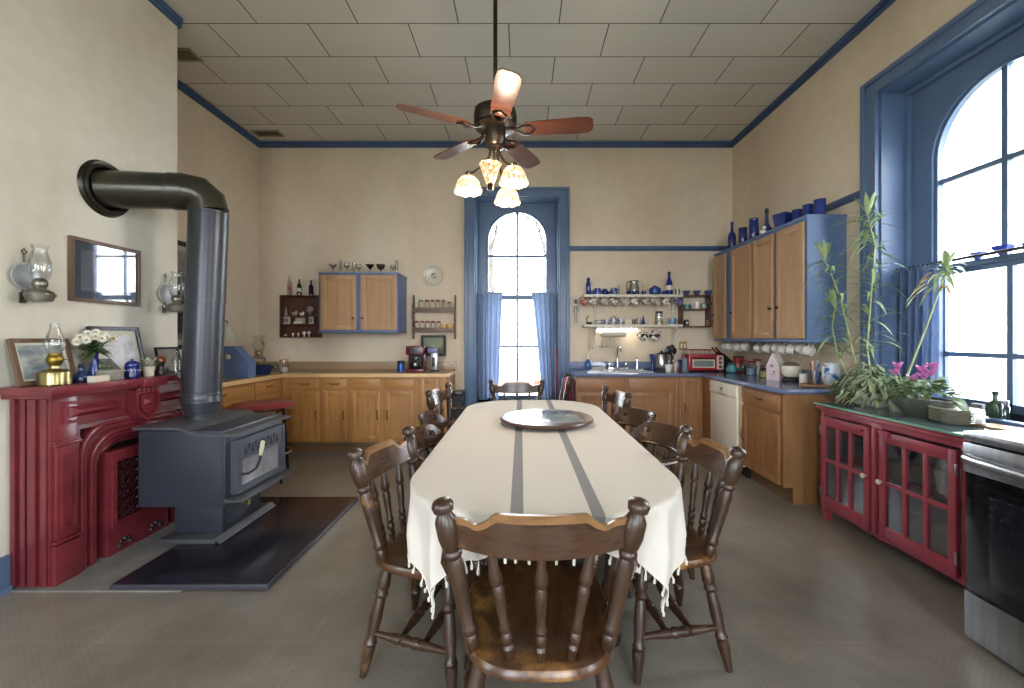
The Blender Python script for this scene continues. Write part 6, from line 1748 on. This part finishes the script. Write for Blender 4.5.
# ================================================================ mantel shelf and chimney wall
ZM = 1.0605
framed('framed_picture', 'brown framed stormy landscape leaning at the left end of the red mantel', (-2.57, 2.31, ZM), 90, .285, .25, .022, .016, MBROWNFRAME, mat('storm_painting', '#5d6b78', .45, c2='#b3b5ae', scale=7, stretch=(1, 1, 2.2), detail=7, lo=.35, hi=.6), MPAPER, .012, -14, 'picture', False)
framed('framed_picture', 'large black framed pale drawing leaning on the middle of the red mantel', (-2.555, 2.725, ZM), 90, .335, .325, .024, .018, mat('black_slate_frame', '#2a2a33', .3), mat('pencil_drawing', '#cfcdd0', .6, c2='#9c9aa3', scale=6, lo=.5, hi=.62, detail=6), MPAPER, .03, -12, 'picture', False)
framed('framed_picture', 'small dark framed photo leaning at the far end of the red mantel', (-2.575, 3.13, ZM), 90, .20, .185, .014, .012, MBLACKM, mat('mountain_photo', '#9ea5ad', .4, c2='#5f666f', scale=8), None, 0, -14)
framed('framed_picture', 'brown framed picture with glass hanging on the chimney wall between the sconces', (XB+.004, 2.717, 1.53), 90, .455, .382, .022, .02, MBROWNFRAME, mat('reflection_washed_print', '#c3c6ca', .5, c2='#a4a9b0', scale=5), mat('blue_grey_mount', '#8d95a0', .7), .045)  # print lightened: its pale grey stands in for the washed-out glass reflection
ol = thing('brass_oil_lamp', 'polished brass oil lamp with clear chimney on the red mantel', 'oil lamp', (-2.49, 2.27, ZM))
b = B(); b.lathe([(.062, 0), (.067, .004), (.067, .066), (.064, .072), (.045, .082), (.022, .088), (.02, .10), (.026, .108)], n=36); part('font', b, MBRASS, ol)
b = B(); b.lathe([(.02, .104), (.031, .116), (.035, .135), (.030, .152), (.026, .158), (.027, .168)], n=28); b.tube([(.03, 0, .135), (.058, .01, .135)], .003, 6); b.ball((.06, .01, .135), .006, 8, sx=.5); part('burner', b, mat('dull_brass', '#8f7a36', .35, 1.0), ol)
b = B(); b.lathe([(.026, .165), (.038, .198), (.042, .218), (.034, .255), (.020, .30), (.019, .325)], n=30, caps=False); part('chimney', b, MCLEAR, ol)
t = thing('glass_decanter', 'squat blue glass bottle between the brass lamp and the flower vase', 'bottle', (-2.505, 2.42, ZM)); part('body', vessel([(.85, 0), (1, .15), (.95, .35), (.5, .6), (.3, .8), (.4, 1)], .038, .09), tinted('steel_blue_glass', '#2c4676', .25), t); b = B(); b.ball((0, 0, .096), .011, 10); part('stopper', b, MBLACKM, t)
fv = thing('flower_vase', 'slim cobalt vase of white daisies in front of the black framed drawing', 'vase', (-2.51, 2.50, ZM)); part('vase', vessel([(.7, 0), (.95, .12), (1, .25), (.6, .5), (.5, .75), (.7, 1), (.6, 1), (.4, .7), (.001, .5)], .031, .17), MCOBALT, fv)
rnd = random.Random(11); MPET = mat('white_petals', '#d8d4c6', .7); MFC = mat('flower_centre', '#a6935a', .8); MLEAF = mat('dark_leaf', '#4f6238', .6, c2='#3c4d2c', scale=20)
st_, pe, cn_ = B(), B(), B()
for i in range(17):
    a = 2.4*i; rr = .012+.075*math.sqrt(i/17); p = Vector((rr*math.cos(a)*.8, rr*math.sin(a)*1.1, .28-.65*rr+.02*rnd.random()))
    st_.tube([(0, 0, .12), p*.5+Vector((0, 0, .09)), p], .002, 5)
    nrm = Vector((.8, -.5, .5)) + Vector((p.x, p.y, 0))*6; nrm.normalize(); q = Vector((0, 0, 1)).rotation_difference(nrm).to_matrix()
    pe, cn_ = B(), B()
    for k in range(24):
        an = 2*PI*k/12 + (.26 if k > 11 else 0); d = q @ Vector((math.cos(an), math.sin(an), .12 if k < 12 else .75)); e = q @ Vector((-math.sin(an), math.cos(an), 0)); L = .026 if k < 12 else .019
        pe.add([p, p+d*L*.6+e*.007, p+d*L, p+d*L*.6-e*.007], [(0, 1, 2, 3)])
    cn_.ball(p+nrm*.003, .008, 8)
    fo = part('flower', pe, MPET, fv); part('flower_centre', cn_, MFC, fo)
part('stems', st_, MLEAF, fv)
def leaf(b, p, d, L, wd, up=Vector((0, 0, 1)), droop=.3, n=5):
    """a curved leaf blade from p along d"""
    d = Vector(d).normalized(); s = d.cross(up)
    if s.length < .05: s = d.cross(Vector((1, 0, 0)))
    s.normalize(); nrm = s.cross(d).normalized()
    vs, fs = [], []
    for i in range(n+1):
        t_ = i/n; wv = wd*(math.sin(PI*min(1, t_*.93+.07))**.8)
        c = Vector(p) + d*L*t_ - up*droop*L*t_*t_
        vs += [c - s*wv + nrm*wv*.25, c - nrm*.0, c + s*wv + nrm*wv*.25]
    for i in range(n):
        a = i*3; fs += [(a, a+1, a+4, a+3), (a+1, a+2, a+5, a+4)]
    b.add(vs, fs)
lf = B()
for i in range(80):
    a = rnd.uniform(0, 2*PI); el_ = rnd.uniform(-.3, 1.2); leaf(lf, (0, 0, .165+.04*rnd.random()), (math.cos(a), math.sin(a), el_), rnd.uniform(.05, .11), .010)
for i in range(4): lf.tube([(0, 0, .17), (.02*i, .03, .24), (.02*i+.03, .09+.02*i, .30)], .0012, 4)
part('leaves', lf, MLEAF, fv)
b = B(); b.box(-.022, .022, -.045, .045, 0, .036, .003); t = single('book', b, mat('cream_book_cover', '#cdbfa8', .7), 'small cream coloured book at the mantel edge before the large drawing', 'book', (-2.41, 2.425, ZM), 2)
b = B(); b.box(-.018, .019, -.0455, .0455, .004, .032); part('pages', b, MPAPER, t)
t = thing('stone_box', 'grey rectangular stone box left of the blue lidded jar on the mantel', 'box', (-2.435, 2.52, ZM)); b = B(); b.box(-.035, .035, -.055, .05, 0, .05, .004); part('box', b, mat('grey_stone', '#8f8b80', .7, c2='#7c786d', scale=30), t); b = B(); b.box(-.037, .037, -.057, .052, .05, .060, .003); part('lid', b, mat('grey_stone_lid', '#9c988c', .7), t)
t = thing('terrarium', 'little tent-shaped glass terrarium with green moss behind the stone box', 'terrarium', (-2.50, 2.555, ZM))
b = B(); b.box(-.04, .04, -.06, .06, 0, .065, .004); part('stand', b, mat('moss_green_box', '#6d6f58', .7), t)
b = B(); b.prism([(-.058, .066), (.058, .066), (0, .125)], -.036, .036, 'x'); part('glass', b, MCLEAR, t)
b = B()
for i in range(14): b.ball((rnd.uniform(-.02, .02), rnd.uniform(-.04, .04), .07+rnd.uniform(0, .012)), .012, 7)
part('moss', b, mat('moss', '#63724a', .9, c2='#8a906c', scale=30), t)
t = thing('lidded_jar', 'navy blue lidded sugar jar on the front of the red mantel', 'jar', (-2.425, 2.65, ZM)); part('body', vessel([(.75, 0), (1, .12), (1, .8), (.95, .9), (1.05, 1), (.9, 1)], .038, .072, n=24), MNAVY, t); lid_on(t, .036, .071, .05, MNAVY)
b = B()
for k in range(14): a = 2*PI*k/14; b.ball((.0385*math.cos(a), .0385*math.sin(a), .05), .003, 6)
part('painted_dots', b, MWHITE, t)
t = thing('flower_pot', 'small white pot with pale succulent right of the navy jar on the mantel', 'plant', (-2.46, 2.81, ZM)); part('pot', vessel([(.8, 0), (1, .85), (1.02, 1), (.92, 1), (.9, .85)], .033, .062), MCREAM, t)
b = B()
for i in range(46):
    a = rnd.uniform(0, 2*PI); leaf(b, (.02*math.cos(a), .02*math.sin(a), .058+.035*rnd.random()), (math.cos(a), math.sin(a), rnd.uniform(.2, 1.6)), rnd.uniform(.03, .055), .009, droop=.1, n=3)
part('foliage', b, mat('variegated_leaf', '#9aa084', .7, c2='#c9cbb8', scale=40), t)
t = thing('pepper_mill', 'dark wooden pepper mill with copper top on the red mantel', 'pepper mill', (-2.475, 2.92, ZM)); b = B(); b.lathe([(.030, 0), (.033, .01), (.022, .04), (.020, .07), (.028, .085)], n=18); part('body', b, mat('dark_mill', '#2c211c', .3), t); b = B(); b.lathe([(.033, .085), (.036, .10), (.030, .115), (.014, .125), (.012, .135), (.0001, .138)], n=18); part('top', b, mat('copper_top', '#8f5f42', .3, .8), t)
pot('glass_bottle', BOTTLE, .026, .16, MCLEAR, 'slender clear glass bottle before the small photo at the mantel end', 'bottle', (-2.45, 3.02, ZM))

def sconce(label, y, group='oil lamp sconces on the chimney wall'):
    t = thing('wall_oil_lamp', label, 'wall lamp', (XB, y, 1.515), 90, group)   # local -y points into the room
    mt_ = mat('dark_tin', '#8b877c', .3, .85, c2='#6b675e', scale=15) if 'dark_tin' not in bpy.data.materials else bpy.data.materials['dark_tin']
    b = B(); b.box(-.016, .016, -.008, 0, -.03, .03, .003); b.tube([(0, -.004, .0), (0, -.03, -.012), (0, -.06, -.012)], .006, 6); b.tube([(0, -.004, .02), (0, -.012, .12), (0, -.014, .21), (0, -.012, .235)], .005, 6)
    b.tube([(.0, -.012, .235), (.012, -.012, .245), (0, -.012, .262), (-.012, -.012, .245), (0, -.012, .235)], .004, 6); part('bracket', b, mt_, t)
    b = B(); b.lathe([(.066, .0), (.070, .006), (.070, .012), (.064, .012), (.058, .007), (.0001, .005)], (0, -.014, .115), 36, Matrix.Rotation(R(90), 4, 'X')); part('reflector', b, mat('silvered_reflector', '#c3c8cb', .42, .5) if 'silvered_reflector' not in bpy.data.materials else bpy.data.materials['silvered_reflector'], t)
    b = B(); b.lathe([(.03, -.024), (.05, -.018), (.057, .004), (.058, .022), (.05, .034), (.026, .046), (.024, .056)], (0, -.095, 0), 32)
    b.lathe([(.059, .008), (.0605, .012), (.059, .016)], (0, -.095, 0), 32, caps=False); b.tube([(.05, -.095, .014), (.072, -.095, .016)], .004, 6); b.ball((.074, -.095, .016), .009, 8); part('font', b, mt_, t)
    b = B(); b.lathe([(.024, .052), (.031, .062), (.032, .08), (.026, .094), (.014, .104)], (0, -.095, 0), 24); part('burner', b, mt_, t)
    b = B(); b.lathe([(.028, .085), (.040, .115), (.047, .15), (.044, .19), (.032, .235), (.028, .255), (.034, .275), (.036, .282)], (0, -.095, 0), 32, caps=False); part('chimney', b, MCLEAR, t)
    return t
s1 = sconce('wall oil lamp with glass chimney and round reflector at the left of the hanging picture', 2.265)
s1.location.z = 1.525
dup(s1, (XB, 3.165, 1.525), 90, 'wall oil lamp with glass chimney half behind the stovepipe')
# ceiling vents
for (x, y, w_, d_, lab) in ((-3.05, 5.12, .33, .15, 'small grey slotted ceiling vent in the back left corner'), (-2.93, 3.70, .22, .17, 'slotted ceiling vent beside the chimney wall')):
    t = thing('ceiling_vent', lab, 'vent', (x, y, ZC)); b = B(); b.ring([(-w_/2, -d_/2), (w_/2, -d_/2), (w_/2, d_/2), (-w_/2, d_/2)], [(-w_/2+.02, -d_/2+.02), (w_/2-.02, -d_/2+.02), (w_/2-.02, d_/2-.02), (-w_/2+.02, d_/2-.02)], -.012, 0, 'z', True); part('frame', b, mat('vent_tan', '#9c9078', .5), t)
    b = B()
    for k in range(9): xx = -w_/2+.03+(w_-.06)*k/8; b.box(xx-.004, xx+.004, -d_/2+.02, d_/2-.02, -.010, -.002)
    part('slats', b, mat('vent_slat', '#6b604d', .5), t); b = B(); b.box(-w_/2+.02, w_/2-.02, -d_/2+.02, d_/2-.02, -.002, -.0005); part('backing', b, MBLACKM, t)

# ================================================================ on and in the red hutch
ZH = .8405
pl = thing('plate', 'pale plate, topmost of the stack beside the cyclamen on the hutch', 'plate', (2.40, 2.35, ZH), 0, 'plates stacked on the hutch')
b = B(); b.lathe([(.06, 0), (.064, .004), (.102, .014), (.110, .0155), (.110, .0175), (.102, .0165), (.064, .007), (.0001, .006)], n=44); part('dish', b, mat('cream_china_plate', '#d3cdbd', .25), pl)
b = B(); b.tube([(.109*math.cos(2*PI*i/44), .109*math.sin(2*PI*i/44), .0165) for i in range(44)], .0022, 5, True); part('rim_band', b, mat('grey_green_band', '#75796a', .3), pl)
for k in range(7):
    o = pl if k == 0 else dup(pl, (0, 0, 0), 0, 'pale plate, %s of the stack beside the cyclamen on the hutch' % ORD[k])
    o.location = (2.40+.002*math.sin(k*2.2), 2.345+.002*math.cos(k*1.7), ZH+.0108*(6-k))
pi_ = thing('plate', 'plate behind the hutch glass, topmost of the inside stack', 'plate', (2.39, 2.55, .456), 0, 'plates stacked inside the hutch')
part('dish', B().lathe([(.07, 0), (.075, .004), (.118, .016), (.125, .018), (.118, .0175), (.075, .007), (.0001, .006)], n=36), mat('inside_plate_china', '#c9b892', .3), pi_)
for k in range(6):
    o = pi_ if k == 0 else dup(pi_, (0, 0, 0), 0, 'plate behind the hutch glass, %s of the inside stack' % (ORD[k] if k < 5 else 'lowest'))
    o.location = (2.39, 2.55, .4555+.0135*(5-k))
for i, (y, c) in enumerate(((2.335, 'left one with yellow cap'), (2.255, 'right one with white cap'))):
    t = thing('jug', 'white plastic jug behind the right hutch pane, %s' % c, 'jug', (2.33 if i == 0 else 2.30, y, .4555)); b = B(); b.lathe([(.036, 0), (.04, .01), (.04, .15), (.022, .19), (.016, .20), (.016, .21)], n=20, sx=.9); part('body', b, MWHITE, t); b = B(); b.lathe([(.018, .208), (.018, .235)], n=14); part('cap', b, mat('yellow_cap', '#c9a548', .4) if i == 0 else MWHITEP, t)
    b = B(); b.tube([(-.036, 0, .14), (-.055, 0, .12), (-.038, 0, .06)], .008, 6); part('handle', b, MWHITE, t)
# sill of the right window
t = thing('glass_bottle', 'green glass bottle with dark cap on the right window sill', 'bottle', (2.70, yx(995.5, 2.70), .8605)); part('body', vessel(BOTTLE, .030, .13), tinted('green_glass', '#4f6a4c', .35), t); b = B(); b.lathe([(.014, .128), (.014, .145)], n=12); part('cap', b, MBLACKM, t)
t = thing('glass_jar', 'short clear jar right of the green bottle on the window sill', 'jar', (2.69, yx(1003.5, 2.69), .8605)); part('body', vessel(JAR, .026, .085), MCLEAR, t); lid_on(t, .022, .083, .02, MSTEEL, False)
b = B(); b.box(-.012, .012, -.03, .03, 0, .06, .003); single('sill_box', b, mat('grey_card', '#8a8a86', .7), 'small grey box on the window sill behind the plate stack', 'box', (2.71, yx(978, 2.71), .8605))
b = B(); b.box(-.07, .07, -.10, .10, 0, .008, .003); t = single('cutting_board', b, cabinet_wood('board_wood', '#b08a5c', '#9a7448', 'y'), 'small wooden board lying on the hutch next to the range', 'board', (2.50, 2.20, ZH+.0005), 8)

# ---------------------------------------------------------------- plants on the hutch
rnd = random.Random(23)
MBAM = mat('bamboo_leaf', '#a3b385', .5, c2='#7f9865', scale=14); MSTALK = mat('bamboo_stalk', '#9fae7c', .5, c2='#8a9a66', scale=18)
MPOTH = mat('pothos_leaf', '#647a4c', .45, c2='#a9b092', scale=12); MDRY = mat('dry_leaf', '#a8854f', .8)
bp = thing('bamboo_plant', 'tall leafy bamboo plant with trailing greenery on the far end of the red hutch', 'plant', (2.45, 2.955, ZH))
part('pot', vessel([(.8, 0), (.95, .15), (1, .9), (1.05, 1), (.95, 1), (.9, .8)], .12, .10, n=28), mat('grey_dish', '#a6a49b', .4), bp)
b = B(); b.lathe([(.11, .085), (.0001, .09)], n=20); part('soil', b, mat('potting_soil', '#3a2f26', .95), bp)
stalks, lvs, dry = B(), B(), B()
def stem(pts, r, first=.25, step=.055, L=.24, wd=.012, per=2):
    pts = [Vector(p) for p in pts]
    fine = []
    for i in range(len(pts)-1):
        for k in range(9): fine.append(pts[i].lerp(pts[i+1], k/9))
    fine.append(pts[-1])
    stalks.tube(fine, [r*(1-.5*i/len(fine)) for i in range(len(fine))], 7)
    tot = len(fine)
    for i in range(int(tot*first), tot):
        for _ in range(per):
            p = fine[i]; a = rnd.uniform(0, 2*PI); tdir = (fine[min(i+1, tot-1)]-fine[max(i-1, 0)]).normalized()
            d = (Vector((math.cos(a), math.sin(a), 0)) + tdir*rnd.uniform(.3, 1.0)).normalized()
            if p.x > .04: d.x = -abs(d.x)*.6
            leaf(lvs, p, d, L*rnd.uniform(.6, 1.2), wd*rnd.uniform(.6, 1.0), droop=rnd.uniform(.35, .95), n=6)
    for k in range(6):
        a = rnd.uniform(0, 2*PI); leaf(lvs, fine[-1], (math.cos(a)*.45, math.sin(a)*.45, 1), L*.85, wd*1.2, droop=.15, n=6)
# local axes are the room's: x to the right wall, y away
stem([(-.05, .02, .09), (-.06, .10, .35), (-.09, .18, .75), (-.13, .22, .94), (-.16, .25, 1.05)], .0065)
stem([(.0, .0, .09), (-.02, .03, .40), (.02, .04, .80), (.03, .02, 1.12), (.0, .05, 1.33)], .007, .2, per=3)
stem([(-.08, .05, .09), (-.13, .16, .35), (-.14, .20, .55), (-.12, .20, .68)], .006, .3)
part('stalks', stalks, MSTALK, bp); part('leaves', lvs, MBAM, bp)
tr = B()
for i in range(900):
    a = rnd.uniform(0, 2*PI); r0 = rnd.uniform(.02, .23); z = .05+.27*rnd.random()*(1-r0*2.6)
    p = Vector((r0*math.cos(a)*.7-.02, r0*math.sin(a)*1.15, max(.02, z)))
    d = (math.cos(a)+rnd.uniform(-.5, .5), math.sin(a)+rnd.uniform(-.5, .5), rnd.uniform(-.5, .8))
    if i % 3: leaf(tr, p, d, rnd.uniform(.035, .075), rnd.uniform(.008, .017), droop=rnd.uniform(.2, .7), n=4)
    else: leaf(tr, p, d, rnd.uniform(.06, .12), rnd.uniform(.004, .008), droop=rnd.uniform(.3, .8), n=5)
for i in range(8):
    a = R(rnd.uniform(120, 300)); tr.tube([(0, 0, .1), (.10*math.cos(a), .14*math.sin(a), .19), (.17*math.cos(a), .22*math.sin(a), .12), (.20*math.cos(a), .24*math.sin(a), .02)], .0025, 5)
part('trailing_foliage', tr, MPOTH, bp)
# second leaning cane
cn2 = thing('leaning_cane', 'single leaning bamboo cane with yellowing leaves in front of the blue curtain', 'plant', (2.45, 2.76, ZH))
stalks, lvs, dry = B(), B(), B()
stem([(0, 0, .07), (.04, -.03, .25), (.11, -.08, .55), (.16, -.13, .82), (.165, -.15, .90)], .008, .86, L=.17, wd=.012)
for i in range(11):
    a = rnd.uniform(0, 2*PI); leaf(lvs if i % 3 else dry, (.15, -.125, .76+.012*i), (-.6+.5*math.cos(a), math.sin(a), .6), .20, .010, droop=1.1, n=7)
part('pot', vessel([(.8, 0), (1, .9), (1.05, 1), (.95, 1), (.9, .8)], .05, .075, n=20), mat('small_pot_grey', '#8c8a80', .5), cn2)
part('stalk', stalks, MSTALK, cn2); part('leaves', lvs, MBAM, cn2); part('dry_leaves', dry, MDRY, cn2)
cy_ = thing('cyclamen', 'pink flowering cyclamen in a grey green oval bowl on the red hutch', 'plant', (2.43, 2.565, ZH))
b = B(); b.lathe([(.11, 0), (.12, .01), (.165, .07), (.172, .10), (.176, .108), (.166, .108), (.155, .07), (.001, .06)], n=40, sx=.62); part('bowl', b, mat('pewter_green_bowl', '#5c6058', .35, .3, c2='#4a4e48', scale=8), cy_)
b = B(); b.lathe([(.16, .095), (.0001, .1)], n=24, sx=.6); part('soil', b, mat('dark_soil', '#342a22', .95), cy_)
lv = B()
for i in range(130):
    a = rnd.uniform(0, 2*PI); rr = rnd.uniform(.02, .17); p = Vector((rr*.6*math.cos(a), rr*1.05*math.sin(a), .125+.09*rnd.random()))
    d = (math.cos(a)*.6, math.sin(a), rnd.uniform(-.1, .5)); leaf(lv, p, d, rnd.uniform(.05, .075), rnd.uniform(.018, .028), droop=rnd.uniform(.05, .35), n=4)
for i in range(3): leaf(lv, (-.02, -.17-.01*i, .13), (-.2, -1, .1-.2*i), .12, .03, droop=.4, n=5)
part('leaves', lv, mat('cyclamen_leaf', '#58704a', .5, c2='#7d9068', scale=16), cy_)
fst = B(); MCYC = mat('cyclamen_pink', '#cf86be', .6, c2='#b964a6', scale=30)
for (y, z, x) in ((.13, .275, -.04), (.125, .235, -.06), (-.02, .265, -.03), (-.05, .225, -.05), (-.085, .285, -.02), (-.10, .25, -.05), (-.075, .235, -.06), (.0, .21, -.06)):
    p = Vector((x, y, z)); fst.tube([(x*.3, y*.5, .09), (x*.8, y*.9, z*.75), p], .0025, 5)
    fpe = B()
    for k in range(5):
        a = 2*PI*k/5+rnd.random(); leaf(fpe, p, (math.cos(a)*.8-.2, math.sin(a)*.8, .9), .052, .018, droop=-.1, n=4)
    part('flower', fpe, MCYC, cy_)
part('flower_stems', fst, MSTALK, cy_)
